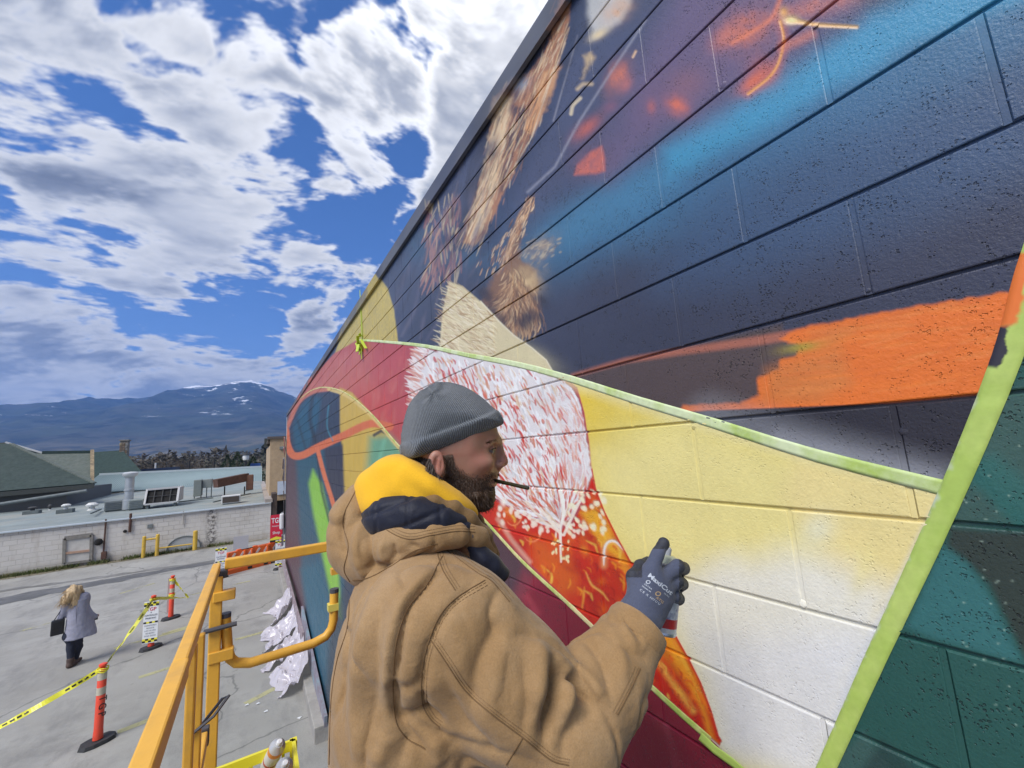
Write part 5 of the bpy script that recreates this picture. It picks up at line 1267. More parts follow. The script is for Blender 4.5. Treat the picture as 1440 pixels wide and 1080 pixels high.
def long_duct():
    y = 33.0; a = ony(303, 680, y); c = ony(347, 671, y+1.0); root = empty('rusty_duct', (a[0], y, 1.85), label='long rust brown duct on thin legs at the right end of the roof', cat='duct')
    MB().bar(a, c, .55, .52).build('duct', m_rust, root)
    e = ony(350, 677, y+1); MB().box(e+np.array([.05, 0, -.05]), (.42, .6, 1.0), bev=.05).build('elbow', mat('rust_bright', (.15, .075, .05), .75, noise=.4, nscale=3), root)
    for px in (316, 344): q = ony(px, 684, y+.3); MB().bar((q[0], q[1], 1.75), (q[0], q[1], q[2]), .07).build('leg', m_dark, root)
long_duct()
def flue():
    b = onz(180, 716, 1.80); root = empty('silver_flue', tuple(b), label='tall silver flue pipe with a flared cap on the flat roof', cat='flue')
    h = (ony(179, 664, b[1])-b)[2]
    MB().lathe([(.25, 0), (.25, .5), (.20, .52), (.20, h*.48), (.23, h*.49), (.23, h*.54), (.20, h*.55), (.20, h-.25)], b, (0, 0, 1), 20).build('pipe', m_galv, root, smooth=True)
    MB().lathe([(.20, h-.3), (.30, h-.22), (.34, h-.12), (.34, h-.06), (.24, h), (.0, h+.02)], b, (0, 0, 1), 20).build('cap', mat('cap_pale', (.55, .56, .56), .45, metal=.3), root, smooth=True)
flue()
def roof_cap(px, py, label, r=.16, h=.3, col=(.6, .6, .58), curb=False, dark=False):
    b = onz(px, py, BT+.04); root = empty('roof_vent', tuple(b), label=label, cat='vent')
    if curb: MB().box(b+np.array([0, 0, .12]), (r*4, r*3, .24)).build('curb', m_curb, root)
    z = .24 if curb else 0
    MB().lathe([(r*.6, z), (r*.6, z+h*.5), (r*1.2, z+h*.55), (r*1.3, z+h*.75), (r*.7, z+h), (0, z+h)], b, (0, 0, 1), 12).build('cap', mat('vent_dark' if dark else 'vent_pale', (.05, .05, .05) if dark else col, .7), root)
    MB().lathe([(r*1.1, 0), (r*.8, .08), (r*.6, .12)], b, (0, 0, 1), 12).build('flashing_collar', mat('vent_collar', (.6, .6, .58), .7), root)
roof_cap(67, 706, 'black topped roof vent, leftmost on the flat roof', .11, .55, dark=True); roof_cap(81, 706, 'black topped roof vent, second from the left on the flat roof', .11, .5, dark=True)
roof_cap(70, 719, 'short black roof vent in front of the two tall ones', .09, .42, dark=True); roof_cap(92, 722, 'roof vent on a square grey curb, nearest the left end of the eaves', .16, .28, curb=True)
roof_cap(129, 718, 'squat white mushroom vent left of the dark condenser', .22, .45, col=(.55, .54, .50)); roof_cap(45, 724, 'low grey curb mounted roof vent at the far left of the eaves', .16, .22, curb=True, dark=True)
for (a, c, lab) in [((142, 716), (128, 722), 'thin dark pipe lying left of the dark condenser on the flat roof'), ((251, 706), (300, 700), 'dark pipe lying on the roof right of the large leaning condenser'), ((300, 706), (352, 694), 'dark pipe on the roof running under the rusty duct to the coping'), ((345, 690), (356, 688), 'short dark pipe on the roof beside the duct elbow')]:
    q = onz(*a, BT+.16); w_ = onz(*c, BT+.2); setp(MB().tube([q, w_], .04, 6).build('roof_pipe', m_curb), lab, 'pipe')

# pale turquoise metal roof slope behind the flat roof
def turq():
    y = 50.3; A = ony(108, 694, y); B = ony(368, 680, y); C = ony(368, 657, y+3); D = ony(140, 668, y+3)
    root = empty('turquoise_roof', tuple(A), label='long pale turquoise metal roof slope behind the flat roof', cat='roof')
    mm = mat('turquoise_metal', (.29, .37, .375), .5, metal=.1, noise=.07, nscale=1.2)
    MB().prism([A, B, C, D], (0, .1, -.1)).build('roof_sheet', mm, root)
    n = 90; r = MB()
    for i in range(n+1):
        t = i/n; a = A+(B-A)*t; d = D+(C-D)*t; r.bar(a+np.array([0, -.03, .02]), d+np.array([0, -.03, .02]), .035, .05)
    setp(r.build('standing_seam', mm, root), kind='stuff')
    MB().bar(D+np.array([0, 0, .05]), C+np.array([0, 0, .05]), .25, .2).build('ridge_cap', mat('ridge_pale', (.5, .55, .56), .5), root)
    w = MB(); w.prism([(A[0]+3, y+.3, 0), (B[0], y+.3, 0), (B[0], y+.3, B[2]-.1), (A[0]+3, y+.3, A[2]-.1)], (0, .3, 0)); w.prism([(D[0]+3, y+3, 0), (C[0], y+3, 0), (C[0], y+3, C[2]-.15), (D[0]+3, y+3, D[2]-.15)], (0, .3, 0)); w.build('wall', m_conc, root)
turq()

# green shingled roofs on the left
m_sh = mat('green_shingle', (.034, .052, .046), .9, noise=.35, nscale=5, bump=.4, bscale=12, dirt=(.055, .075, .068), dscale=1.5, damt=.6)
m_sh2 = mat('weathered_shingle', (.105, .125, .108), .9, noise=.3, nscale=5, bump=.4, bscale=12, dirt=(.15, .16, .14), dscale=1.5, damt=.6)
m_sh3 = mat('dark_green_shingle', (.03, .055, .05), .9, noise=.3, nscale=5, bump=.3, bscale=12)
m_fas = mat('dark_fascia', (.05, .055, .05), .8); m_ochre = mat('ochre_stone', (.30, .23, .14), .9, noise=.5, nscale=3, dirt=(.12, .09, .07), dscale=4, damt=.9)
def houses():
    h = empty('green_roof_house', (-22, 33, 0), label='house with a broad dark green shingled hip roof at the left edge', cat='house')
    y = 38.5
    E1 = ony(133, 679, y); E0 = np.array([E1[0]-30, y, E1[2]-.45]); r1 = ony(16, 624, y+5.5); r0 = np.array([r1[0]-25, y+5.5, r1[2]])
    back1 = np.array([E1[0]-5.5, y+11, E1[2]])
    MB().prism([E0, E1, r1, r0], (0, .12, -.14)).build('roof', m_sh, h)
    MB().prism([E1, back1, r1], (-.05, 0, -.14)).build('roof_hip', m_sh, h)
    MB().bar(E0+np.array([0, -.08, -.2]), E1+np.array([0, -.08, -.2]), .08, .28).build('fascia_board', m_fas, h)
    MB().bar(r1, E1, .22, .08).build('hip_cap', m_sh2, h)
    w = MB(); w.box(((E0[0]+E1[0])/2-.6, y+5.6, E1[2]/2-.25), (E1[0]-E0[0]-1.6, 10, E1[2]-.2)); w.build('wall', mat('dark_siding', (.10, .10, .10), .8, noise=.2), h)
    # bracketed eave shadow line: gutter pipe along the flat roof
    g0 = ony(-20, 712, y-.6); g1 = ony(122, 690, y-.6); MB().tube([g0, g1], .10, 10).build('gutter', m_grille, h)
    # second, paler roof behind
    h2 = empty('grey_shingle_house', (-13, 42, 0), label='house with weathered grey green shingles between two dark green roofs', cat='house')
    y2 = 49.0; a = ony(8, 622, y2); b = ony(60, 637, y2); c = ony(130, 636, y2); d = ony(128, 674, y2-3.5); e = ony(40, 660, y2-4)
    MB().prism([e+np.array([-6, 0, 0]), d, c, b, a, a+np.array([-8, 0, -.4])], (0, .15, -.15)).build('roof', m_sh2, h2)
    MB().bar(b, c, .3, .3).build('ridge_cap', m_sh3, h2); MB().bar(a, b, .16, .12).build('verge_board', mat('white_edge', (.6, .6, .58), .7), h2)
    MB().bar(c+np.array([0, -.1, .1]), d+np.array([.1, -.1, -.3]), .22, .3).build('barge_board', m_ochre, h2)
    MB().box(((a[0]+c[0])/2-1, y2+1, 1.6), (c[0]-a[0]-1.5, 4, 3.4)).build('wall', m_ochre, h2)
    # third roof with the stone chimney
    h3 = empty('chimney_house', (-10, 47, 0), label='dark green gabled house with a tall stone chimney', cat='house')
    y3 = 57.0; a = ony(129, 636, y3); b = ony(172, 633, y3); c = ony(203, 667, y3-3); d = ony(129, 676, y3-3)
    MB().prism([d+np.array([-.4, 0, 0]), c, b, a+np.array([-.4, 0, 0])], (0, .15, -.15)).build('roof', m_sh3, h3)
    MB().box(((a[0]+b[0])/2, y3, 1.8), (b[0]-a[0]-.8, 4, 3.6)).build('wall', m_ochre, h3)
    t = ony(176, 620, y3+.3); w_ = (ony(182, 640, y3)-ony(170, 640, y3))[0]
    ch = empty('stone_chimney', (t[0], y3+.3, 3)); ch.parent = h3; ch.matrix_parent_inverse = PM(h3).inverted()
    rr = np.random.RandomState(2); H0, H1 = 2.6, t[2]; nrow = int((H1-H0)/.26)
    cm = MB(); cm.box((t[0], y3+.3, (H0+H1)/2), (w_*.9, .8, H1-H0)); cm.build('core', mat('chimney_mortar', (.25, .22, .18), .9), ch)
    ms = [mat('stone_tan', (.33, .27, .18), .9, noise=.3, nscale=4), mat('stone_brown', (.20, .15, .11), .9, noise=.3, nscale=4), mat('stone_grey', (.24, .23, .21), .9, noise=.3, nscale=4)]
    for k in range(nrow):
        for q in range(3):
            MB().box((t[0]+(q-1)*w_/3+rr.uniform(-.03, .03), y3-.11, H0+.13+k*.26), (w_/3*.9, .12+rr.uniform(0, .06), .23), bev=.02).build('stone', ms[rr.randint(3)], ch)
    MB().box((t[0], y3+.3, H1+.05), (w_*1.15, 1, .12)).build('chimney_cap', ms[2], ch)
houses()

# tan building at the end of the lane
def tan():
    y = 28.0; h = empty('tan_building', (1.4, y, 0), label='tan stucco building squeezed between the white building and the mural wall', cat='building')
    m1 = mat('tan_stucco', (.42, .30, .18), .9, noise=.18, nscale=4, bump=.3, bscale=40, dirt=(.33, .24, .15), dscale=1.5); 
    x0 = ony(380, 640, y)[0]; top = ony(385, 617, y)[2]; mid = ony(390, 704, y)[2]
    MB().box((x0+4, y+.3, (top+mid)/2), (8, .6, top-mid)).build('wall', m1, h)                      # upper storey facing us
    xl = ony(367, 628, y+9)
    MB().box((x0+.15, y+5.5, (top+mid)/2-.2), (.3, 10, top-mid-.3)).build('side_wall', mat('tan_stucco_side', (.46, .34, .22), .9, noise=.18, nscale=4, bump=.3, bscale=40), h)
    MB().box((x0+4, y+.3, top+.06), (8.3, .8, .14)).build('parapet_cap', mat('cap_dark', (.10, .08, .07), .7), h)
    MB().box((x0+.12, y+5.6, top-.1), (.5, 10, .14)).build('parapet_cap', MATS['cap_dark'], h)
    MB().box((x0+.2, y-.02, mid/2-.2), (.26, .3, mid+.4)).build('pier', m1, h)                     # below: a pier, then a dark doorway
    MB().box((x0+4.4, y+.5, mid/2), (8, .2, mid)).build('doorway_shadow', mat('doorway_shade', (.03, .03, .03), .8), h)  # dark slab standing in for the shade inside the doorway
    for k, (xa, za) in enumerate([(.0, .9)]):
        p = ony(396, 686, y-.05); MB().box(p, (.42, .05, .75)).build('notice_board', mat('pale_blue_board', (.50, .55, .62), .6, noise=.05), h)
    p = ony(397, 630, y-.05); MB().box(p, (.28, .08, .18), bev=.02).build('lamp_box', m_grille, h)
    p = ony(371, 620, y+1); MB().box(p+np.array([.25, 3, 0]), (.35, .5, .55)).build('roof_hatch', m_fas, h)
    # brown flank and gap between the two buildings
    g = MB(); g.box((.90, BY+.75, 1.0), (.24, 1.4, 2.35)); setp(g.build('brown_door', mat('brown_board', (.065, .045, .035), .8, noise=.3, nscale=3)), 'tall dark brown panel closing the gap beside the white building', 'panel')
tan()

# lamps, poles and trees seen over the roofs
def lamp_post():
    y = 58; t = ony(346, 637, y); b = ony(346, 668, y); r = empty('street_lamp', (t[0], y, 0), label='black globe street lamp standing above the turquoise roof', cat='street lamp')
    m = mat('lamp_black', (.02, .02, .02), .5); MB().tube([(t[0], y, 0), (t[0], y, t[2]-.9)], .09, 8).build('post', m, r)
    MB().lathe([(.1, -.9), (.28, -.8), (.34, -.5), (.30, -.2)], t, (0, 0, 1), 12).build('globe', mat('lamp_glass', (.75, .75, .72), .3), r, smooth=True); MB().lathe([(.40, -.25), (.24, -.08), (.06, .02), (.02, .25)], t, (0, 0, 1), 12).build('cap', m, r)
lamp_post()
for (px, t, b_, w, c, lab) in [(266, 648, 672, .10, 'dark', 'thin dark pole above the middle of the turquoise roof'), (301, 645, 670, .12, 'dark', 'thin dark pole right of the middle, over the turquoise roof'), (219, 651, 678, .08, 'pale', 'short pale pole left of the two dark poles')]:
    y = 62; q = ony(px, t, y); setp(MB().tube([(q[0], y, 0), (q[0], y, q[2])], w, 8).build('pole', mat('pole_'+c, (.04, .035, .03) if c == 'dark' else (.6, .6, .6), .6)), lab, 'pole')
def car_roofs():
    y = 60
    for k, (a, c, lab) in enumerate([((200, 663), (250, 662), 'dark blue roof line left of the poles behind the turquoise roof'), ((352, 655), (366, 653), 'bright blue roof edge beside the tan building')]):
        p = ony(*a, y); q = ony(*c, y); setp(MB().box(((p[0]+q[0])/2, y, p[2]-.1), (q[0]-p[0], 3, .7)).build('blue_roof', mat('blue_%s' % ('dark', 'bright')[k], (.03, .05, .10) if k == 0 else (.04, .10, .30), .4)), lab, 'roof')
car_roofs()
def tree(px, py_top, y, w, kind, label):
    t = ony(px, py_top, y); H = t[2]; rr = np.random.RandomState(int(px*7+y)); r = empty('bare_tree' if kind == 'bare' else 'pine_tree', (t[0], y, 0), label=label, cat='tree')
    m = MB(); m.tube([(t[0], y, 0), (t[0]+rr.normal(0, .1), y, H*.5), (t[0]+rr.normal(0, .1), y, H*.9)], [.16, .11, .03], 7)
    if kind == 'bare':
        c = MB()
        def br(p, d, L, rad, n):
            q = p+d*L; m_ = m if n > 2 else c; m_.tube([p, (p+q)/2+rr.normal(0, L*.05, 3), q], [rad, rad*.8, rad*.6], 4, cap=False)
            if n == 0: return
            for _ in range(3 if n > 1 else 4):
                nd = d+rr.normal(0, .48, 3); nd[2] += .12; nd /= np.linalg.norm(nd); br(q, nd, L*.72, rad*.55, n-1)
        for k in range(5):
            a = rr.uniform(0, 6.28); d = np.array([math.cos(a)*w/H*1.6, math.sin(a)*w/H*1.6, 1]); d /= np.linalg.norm(d); br(np.array([t[0], y, H*rr.uniform(.15, .45)]), d, H*.26, .07, 3)
        m.build('trunk', mat('bark', (.07, .055, .045), .9), r); c.build('crown', mat('twigs', (.11, .085, .065), .9), r)
    else:
        V = []; F = []
        for k in range(900):
            u = rr.rand(); rad = w*(1-u)*(.6+.4*rr.rand()); a = rr.uniform(0, 6.28); p = np.array([t[0]+rad*math.cos(a), y+rad*math.sin(a), H*(.12+.88*u)]); q = p+np.array([math.cos(a)*.5, math.sin(a)*.5, -.18])*(.4+.6*(1-u)); s = rr.normal(0, .12, 3)
            V += [p, q, p+s+np.array([0, 0, .12])]; F.append((3*k, 3*k+1, 3*k+2))
        m.build('trunk', mat('bark', (.07, .055, .045), .9), r); mesh('crown', V, F, mat('pine_needles', (.035, .055, .03), .9, noise=.4, nscale=2), r)
for i, (px, py, y, w, k, lab) in enumerate([(215, 640, 75, 3, 'bare', 'bare brown tree beside the stone chimney'), (232, 645, 82, 3, 'bare', 'bare brown tree between the chimney and the poles'), (250, 641, 90, 3.5, 'bare', 'broad bare tree just left of the first dark pole'), (283, 643, 84, 3, 'bare', 'bare tree between the two dark poles'), (320, 640, 95, 2.2, 'pine', 'slim green conifer right of the second dark pole'), (334, 637, 80, 2.2, 'pine', 'green conifer beside the street lamp'), (356, 642, 88, 2.4, 'pine', 'conifer between the street lamp and the tan building'), (308, 647, 100, 2.5, 'bare', 'low bare tree behind the second dark pole')]):
    tree(px, py, y, w, k, lab)

# weeds along the foot of the white building
def weeds():
    rr = np.random.RandomState(12); V = []; F = []; n = 0
    for i in range(5200):
        x = rr.uniform(-9.5, -.6); dens = .25+.75*(fbm(np.array([x*1.3]), np.array([0.3]), 3, 4)[0] > .47)
        if rr.rand() > dens: continue
        if x > -3.4 and rr.rand() < .5: continue
        y = BY-.05-abs(rr.normal(0, .16)); h = rr.uniform(.04, .22)*dens; a = rr.uniform(0, 6.28); w = .012
        p = np.array([x, y, 0.0]); t = p+np.array([math.cos(a)*h*.7, math.sin(a)*h*.7, h]); s = np.array([-math.sin(a), math.cos(a), 0])*w
        V += [p-s, p+s, t]; F.append((n, n+1, n+2)); n += 3
    setp(mesh('weeds', V, F, mat('weed_green', (.09, .115, .03), .9, noise=.5, nscale=3, dirt=(.18, .15, .07), dscale=2, damt=.9)), kind='stuff')
weeds()

# ================================================================== THINGS ON THE LOT
m_yel = mat('yellow_steel', (.62, .40, .05), .6, noise=.15, nscale=6, dirt=(.35, .24, .10), dscale=5, damt=.5)
def gnd(px, py): return onz(px, py, 0)
def bollards():
    g = empty('pipe_guard', (-3.9, 25.3, 0), label='yellow pipe guard of two posts and a low rail in front of the white building', cat='guard rail')
    y = 25.25
    def X(px, py): return ony(px, py, y)
    for (px, top, bot, w) in [(203, 755, 785, .14), (222, 752, 783, .14)]:
        a = X(px, top); MB().tube([(a[0], y, 0), (a[0], y, a[2]), (a[0], y, a[2]+.03)], [w/2, w/2, w/3], 12).build('post', m_yel, g)
    a, b = X(204, 759), X(221, 757); MB().tube([a, b], .045, 8).build('rail', m_yel, g)
    a, b = X(223, 771), X(270, 765); MB().tube([a, b], .03, 8).build('rail', m_yel, g)
    p = X(275, 747); setp(MB().tube([(p[0], y, 0), (p[0], y, p[2]), (p[0], y, p[2]+.03)], [.09, .09, .06], 14).build('bollard', m_yel), 'single thick yellow bollard at the right end of the pipe guard', 'bollard')
    # arched metal hatch behind the rail
    c = ony(258, 776, BY-.10); n = 14; pts = [(c[0]+.62*math.cos(t)*-1, BY-.06, max(0, c[2]-.25)+.62*math.sin(t)*.85+.12) for t in np.linspace(0, math.pi, n)]
    pts = [(pts[0][0], BY-.06, 0.05)]+pts+[(pts[-1][0], BY-.06, .05)]
    h = empty('arched_hatch', (c[0], BY, 0), label='arched grey metal hatch low on the white wall behind the yellow rail', cat='hatch')
    MB().prism(pts, (0, .05, 0)).build('panel', mat('hatch_grey', (.40, .42, .42), .5, noise=.1), h); MB().tube([(p_[0], p_[1]-.01, p_[2]) for p_ in pts], .03, 6).build('rim', m_grille, h)
bollards()

m_dor = mat('delineator_orange', (.78, .075, .035), .5, noise=.08, nscale=12, dirt=(.45, .12, .08), dscale=14, damt=.35)
m_refl = mat('reflective_band', (.52, .47, .36), .35, noise=.12, nscale=30)
m_rub = mat('black_rubber', (.035, .035, .037), .75, noise=.3, nscale=20, bump=.3, bscale=80)
m_white = mat('sign_white', (.74, .75, .76), .5, noise=.04, nscale=9)
m_blk = mat('sign_black', (.012, .012, .012), .5); m_sy = mat('sign_yellow', (.80, .72, .05), .5); m_red = mat('sign_red', (.60, .02, .05), .5); m_navy = mat('sign_ink', (.05, .06, .10), .6)
def rubber_base(mb, c, a, L=.42, w=.27, h=.05):
    ca, sa = math.cos(a), math.sin(a); o = []
    for (x, y) in [(-L/2, 0), (-L*.40, w*.38), (-L*.18, w/2), (L*.18, w/2), (L*.40, w*.38), (L/2, 0), (L*.40, -w*.38), (L*.18, -w/2), (-L*.18, -w/2), (-L*.40, -w*.38)]: o.append((x, y))
    lo = [(c[0]+x*ca-y*sa, c[1]+x*sa+y*ca, 0.002) for x, y in o]; hi = [(c[0]+x*.92*ca-y*.92*sa, c[1]+x*.92*sa+y*.92*ca, h) for x, y in o]; n = len(o)
    mb.add(lo+hi, [tuple(range(n))[::-1], tuple(range(n, 2*n))]+[(i, (i+1) % n, n+(i+1) % n, n+i) for i in range(n)])
def delineator(px, py, ang, label, H=1.07, txt=True, r=.052):
    c = gnd(px, py); root = empty('delineator_post', tuple(c), 0, label, 'delineator', 'orange delineator posts holding the caution tape')
    b = MB(); rubber_base(b, c, ang); b.build('base', m_rub, root)
    MB().lathe([(r*.7, .05), (r*1.12, .06), (r*1.05, .16), (r, .18), (r, H-.10), (r*.8, H-.085), (r*.62, H-.08)], c, (0, 0, 1), 20).build('tube', m_dor, root, smooth=True)
    MB().lathe([(r*.55, H-.09), (r*.6, H-.05), (r*.95, H-.03), (r*.9, H-.01), (r*.4, H)], c, (0, 0, 1), 16).build('knob', m_dor, root, smooth=True)
    for (z0, z1) in ((H-.22, H-.12), (H-.42, H-.32)):
        MB().lathe([(r+.0015, z0), (r+.0015, z1)], c, (0, 0, 1), 20).build('reflective_band', m_refl, root, smooth=True)
    if txt:                                             # three vertical letters down the tube
        v = np.array([-c[0], -c[1], 0]); v /= np.linalg.norm(v); ex = np.array([-v[1], v[0], 0]); ex = ex if ex @ np.array([1, 0, 0]) > 0 else -ex
        for k, ch in enumerate('TGP'):
            m = MB()
            o = c+v*(r+.003)+ex*.022+np.array([0, 0, .60-.105*k]); put_text(m, ch, o, np.array([0, 0, -1.0]), ex, .115, bold=.01); m.build('letter', m_blk, root)
    return root, c
def checker(mb_y, mb_b, o, ex, ey, w, h, nx, ny, off):
    nn = np.cross(ex, ey)
    for i in range(nx):
        for j in range(ny):
            q = o+ex*(-w/2+w*i/nx)+ey*(h*j/ny)+nn*off; (mb_y if (i+j) % 2 else mb_b).quad(q, q+ex*w/nx, q+ex*w/nx+ey*h/ny, q+ey*h/ny)
def panel_sign(root, c, z0, z1, w, yaw, style, off=.07):
    """a flat vertical board with its print; faces the lift"""
    ex = np.array([math.cos(yaw), math.sin(yaw), 0]); ez = np.array([0, 0, 1.0]); nn = np.cross(ex, ez); o = np.array([c[0], c[1], 0])+nn*off
    b = MB(); b.prism([o-ex*w/2+ez*z0, o+ex*w/2+ez*z0, o+ex*w/2+ez*z1, o-ex*w/2+ez*z1], -nn*.012); bd = b.build('sign_panel', m_white if style != 'red' else m_red, root)
    H = z1-z0; F = .004; yb, kb, tx, rd, wt = MB(), MB(), MB(), MB(), MB()
    if style == 'white':
        for zz in (z0+H*.02, z1-H*.11): checker(yb, kb, o+ez*zz, ex, ez, w, H*.09, 5, 2, F)
        checker(yb, kb, o+ez*(z0+H*.475), ex, ez, w*.96, H*.04, 5, 1, F)
        put_text(rd, 'TGP', o+ez*(z1-H*.19), ex, ez, H*.115, F, .01, maxw=w*.7); put_text(tx, '&', o+ez*(z1-H*.265), ex, ez, H*.05, F, maxw=w*.8)
        put_text(tx, 'CONTROLLED', o+ez*(z1-H*.335), ex, ez, H*.055, F, .01, maxw=w*.86); put_text(tx, 'PARKING', o+ez*(z1-H*.405), ex, ez, H*.055, F, .01, maxw=w*.7)
        for k, s_ in enumerate(('MONITORED', 'PRIVATE', 'LOT 24 HRS', 'NO ENTRY', 'TOW ZONE')): put_text(tx, s_, o+ez*(z0+H*(.42-.062*k)), ex, ez, H*.045, F, maxw=w*(.8 if k % 2 == 0 else .6))
    else:
        put_text(wt, 'TGP', o+ez*(z1-H*.22), ex, ez, H*.26, F, .02, maxw=w*.82); put_text(wt, 'PARKING', o+ez*(z1-H*.42), ex, ez, H*.07, F, maxw=w*.7); put_text(wt, 'Shop', o+ez*(z0+H*.34), ex, ez, H*.14, F, .01, maxw=w*.6)
        q = [o+ex*(a*w)+ez*(z0+b_*H)+nn*F for a, b_ in ((-.5, .0), (.5, 0), (.5, .13), (.3, .16), (0, .2), (-.3, .16), (-.5, .13))]; yb.add(q, [tuple(range(7))])
        q = [o+ex*(a*w)+ez*(z0+b_*H)+nn*F*1.5 for a, b_ in ((-.5, .0), (.5, 0), (.5, .08), (-.5, .08))]; kb.add(q, [(0, 1, 2, 3)])
    for m_, mt, nm in ((yb, m_sy, 'yellow_print'), (kb, m_blk, 'black_print'), (tx, m_navy, 'text_print'), (rd, m_red, 'red_print'), (wt, m_white, 'white_print')):
        if m_.V: m_.build(nm, mt, bd)
d1, c1 = delineator(137, 1045, R(28), 'orange delineator post nearest the lift with black letters and tape on top')
d3, c3 = delineator(240, 870, R(20), 'orange delineator post farthest from the lift with the tape end draped round it', txt=False)
d2, c2 = delineator(212, 912, R(24), 'middle delineator post carrying a white notice panel with checkered ends', txt=False, H=1.10)
panel_sign(d2, c2, .14, .99, .27, R(-14), 'white')
# grey back plate on the far post
MB().box(c3+np.array([-.045, .03, .58]), (.10, .02, .86)).build('side_plate', mat('plate_pinkish', (.42, .34, .33), .6), d3)

# caution tape: from below the frame's left edge to the three posts
def ribbon(mb, pts, w, tw=0.0, axis=(0, 0, 1), seed=0):
    rr = np.random.RandomState(seed); P = [np.array(p, float) for p in pts]; V = []; n = len(P); F = []
    for i, p in enumerate(P):
        t = P[min(i+1, n-1)]-P[max(i-1, 0)]; t /= np.linalg.norm(t)+1e-9; a = np.array(axis, float); s = np.cross(t, a); s /= np.linalg.norm(s)+1e-9; u = np.cross(s, t)
        th = tw*i/(n-1)+.25*math.sin(i*.7+seed); q = (u*math.cos(th)+s*math.sin(th))*w/2; V += [p-q, p+q]
    for i in range(n-1): F.append((2*i, 2*i+1, 2*i+3, 2*i+2))
    mb.add(V, F); return V
def sag(a, b, s, n=24): return [np.array(a)+(np.array(b)-np.array(a))*i/n-np.array([0, 0, s*4*(i/n)*(1-i/n)]) for i in range(n+1)]
m_ct = mat('caution_yellow', (.80, .76, .05), .35, noise=.08, nscale=10)
def caution():
    root = empty('caution_tape', tuple(c1+np.array([0, 0, 1.0])), label='yellow caution tape strung between the orange delineator posts', cat='tape')
    T1 = c1+np.array([.0, 0, 1.0]); T2 = c2+np.array([0, 0, 1.03]); T3 = c3+np.array([0, 0, .98])
    S = onz(-60, 1118, 0)+np.array([0, 0, .55]); d = S-T1; S = T1+d*1.0
    for k, (a, b, s, tw) in enumerate(((T1, S, .03, 1.2), (T1, T2, .03, 3.0), (T2, T3+np.array([.35, 0, -.55]), .0, 2.0), (T3, T3+np.array([.35, 0, -.55]), .0, 2.2))):
        mb = MB(); pts = sag(a, b, s, 40); ribbon(mb, pts, .07, tw, seed=k); mb.build('tape_strip', m_ct, root)
        if k < 2:                                      # black print repeated along the film
            L = np.linalg.norm(np.array(b)-np.array(a)); n = int(L/.62); pm = MB()
            for i in range(n):
                for (t0, t1) in ((i/n+.12/n, i/n+.62/n),):
                    q = []
                    P = np.array(pts); m_ = 5
                    for j in range(m_+1):
                        t = t0+(t1-t0)*j/m_; f = t*40; i0 = min(int(f), 39); p = P[i0]+(P[i0+1]-P[i0])*(f-i0); tt = P[min(i0+1, 40)]-P[max(i0-1, 0)]; tt /= np.linalg.norm(tt); s_ = np.cross(tt, (0, 0, 1)); s_ /= np.linalg.norm(s_); u = np.cross(s_, tt); th = tw*t+.25*math.sin(f*.7+k)
                        qd = (u*math.cos(th)+s_*math.sin(th)); nn = np.cross(qd, tt); q.append((p, qd, nn, tt))
                    # letters as short bars: reads as CAUTION from afar
                    for j in range(m_):
                        p, qd, nn, tt = q[j]; p2 = q[j+1][0]
                        for e in (-1, 1):
                            a1 = p+(p2-p)*.12; a2 = p+(p2-p)*.78; pm.quad(a1-qd*.013+nn*.002*e, a2-qd*.013+nn*.002*e, a2+qd*.013+nn*.002*e, a1+qd*.013+nn*.002*e)
            pm.build('black_print', m_blk, root)
    for c_, z in ((c1, 1.0), (c2, 1.03), (c3, .98), (c3, .6)):   # knots round the posts
        k = MB(); 
        for q in range(3): k.tube([c_+np.array([.062*math.cos(t), .062*math.sin(t), z-.02*q+.01*math.sin(3*t+q)]) for t in np.linspace(0, 6.28, 16)], .008, 4, closed=False)
        k.build('knot', m_ct, root)
caution()

# orange water barriers and the signs beside the mural wall
m_bar = mat('barrier_orange', (.80, .14, .02), .5, noise=.1, nscale=4, dirt=(.5, .16, .08), dscale=5, damt=.5)
m_bst = mat('barrier_stripe', (.72, .66, .60), .45)
def barrier(xc, yc, rz, label):
    L, W_, H_ = .98, .42, .72; root = empty('water_barrier', (xc, yc, 0), 0, label, 'barrier', 'orange water filled barriers closing the lane')
    prof = [(-.21, 0), (.21, 0), (.21, .14), (.12, .30), (.085, H_), (-.085, H_), (-.12, .30), (-.21, .14)]
    ex = np.array([math.cos(rz), math.sin(rz), 0]); ey = np.array([-math.sin(rz), math.cos(rz), 0]); c = np.array([xc, yc, 0])
    MB().prism([c-ex*L/2+ey*a+np.array([0, 0, b]) for a, b in prof], ex*L).build('shell', m_bar, root)
    s = MB()
    for k in (-.28, .0, .28):
        p = c+ex*k-ey*.102+np.array([0, 0, .50]); q = c+ex*(k+.13)-ey*.098+np.array([0, 0, .66]); s.bar(p, q, .07, .012, up=-ey)
        p2 = c+ex*(k+.05)-ey*.125+np.array([0, 0, .34]); s.bar(p2, p, .07, .012, up=-ey)
    s.build('white_stripe', m_bst, root)
    r = MB()
    for k in (-.40, .40): r.box(c+ex*k+np.array([0, 0, .36]), (.06, .30, .70), np.array([ex, ey, (0, 0, 1)]).T, .01)
    r.box(c+np.array([0, 0, H_+.02]), (.14, .10, .05), np.array([ex, ey, (0, 0, 1)]).T, .01); r.build('rib', m_bar, root)
    w = MB(); w.box(c+ex*.3-ey*.215+np.array([0, 0, .07]), (.14, .02, .08), np.array([ex, ey, (0, 0, 1)]).T); w.build('drain_slot', m_blk, root)
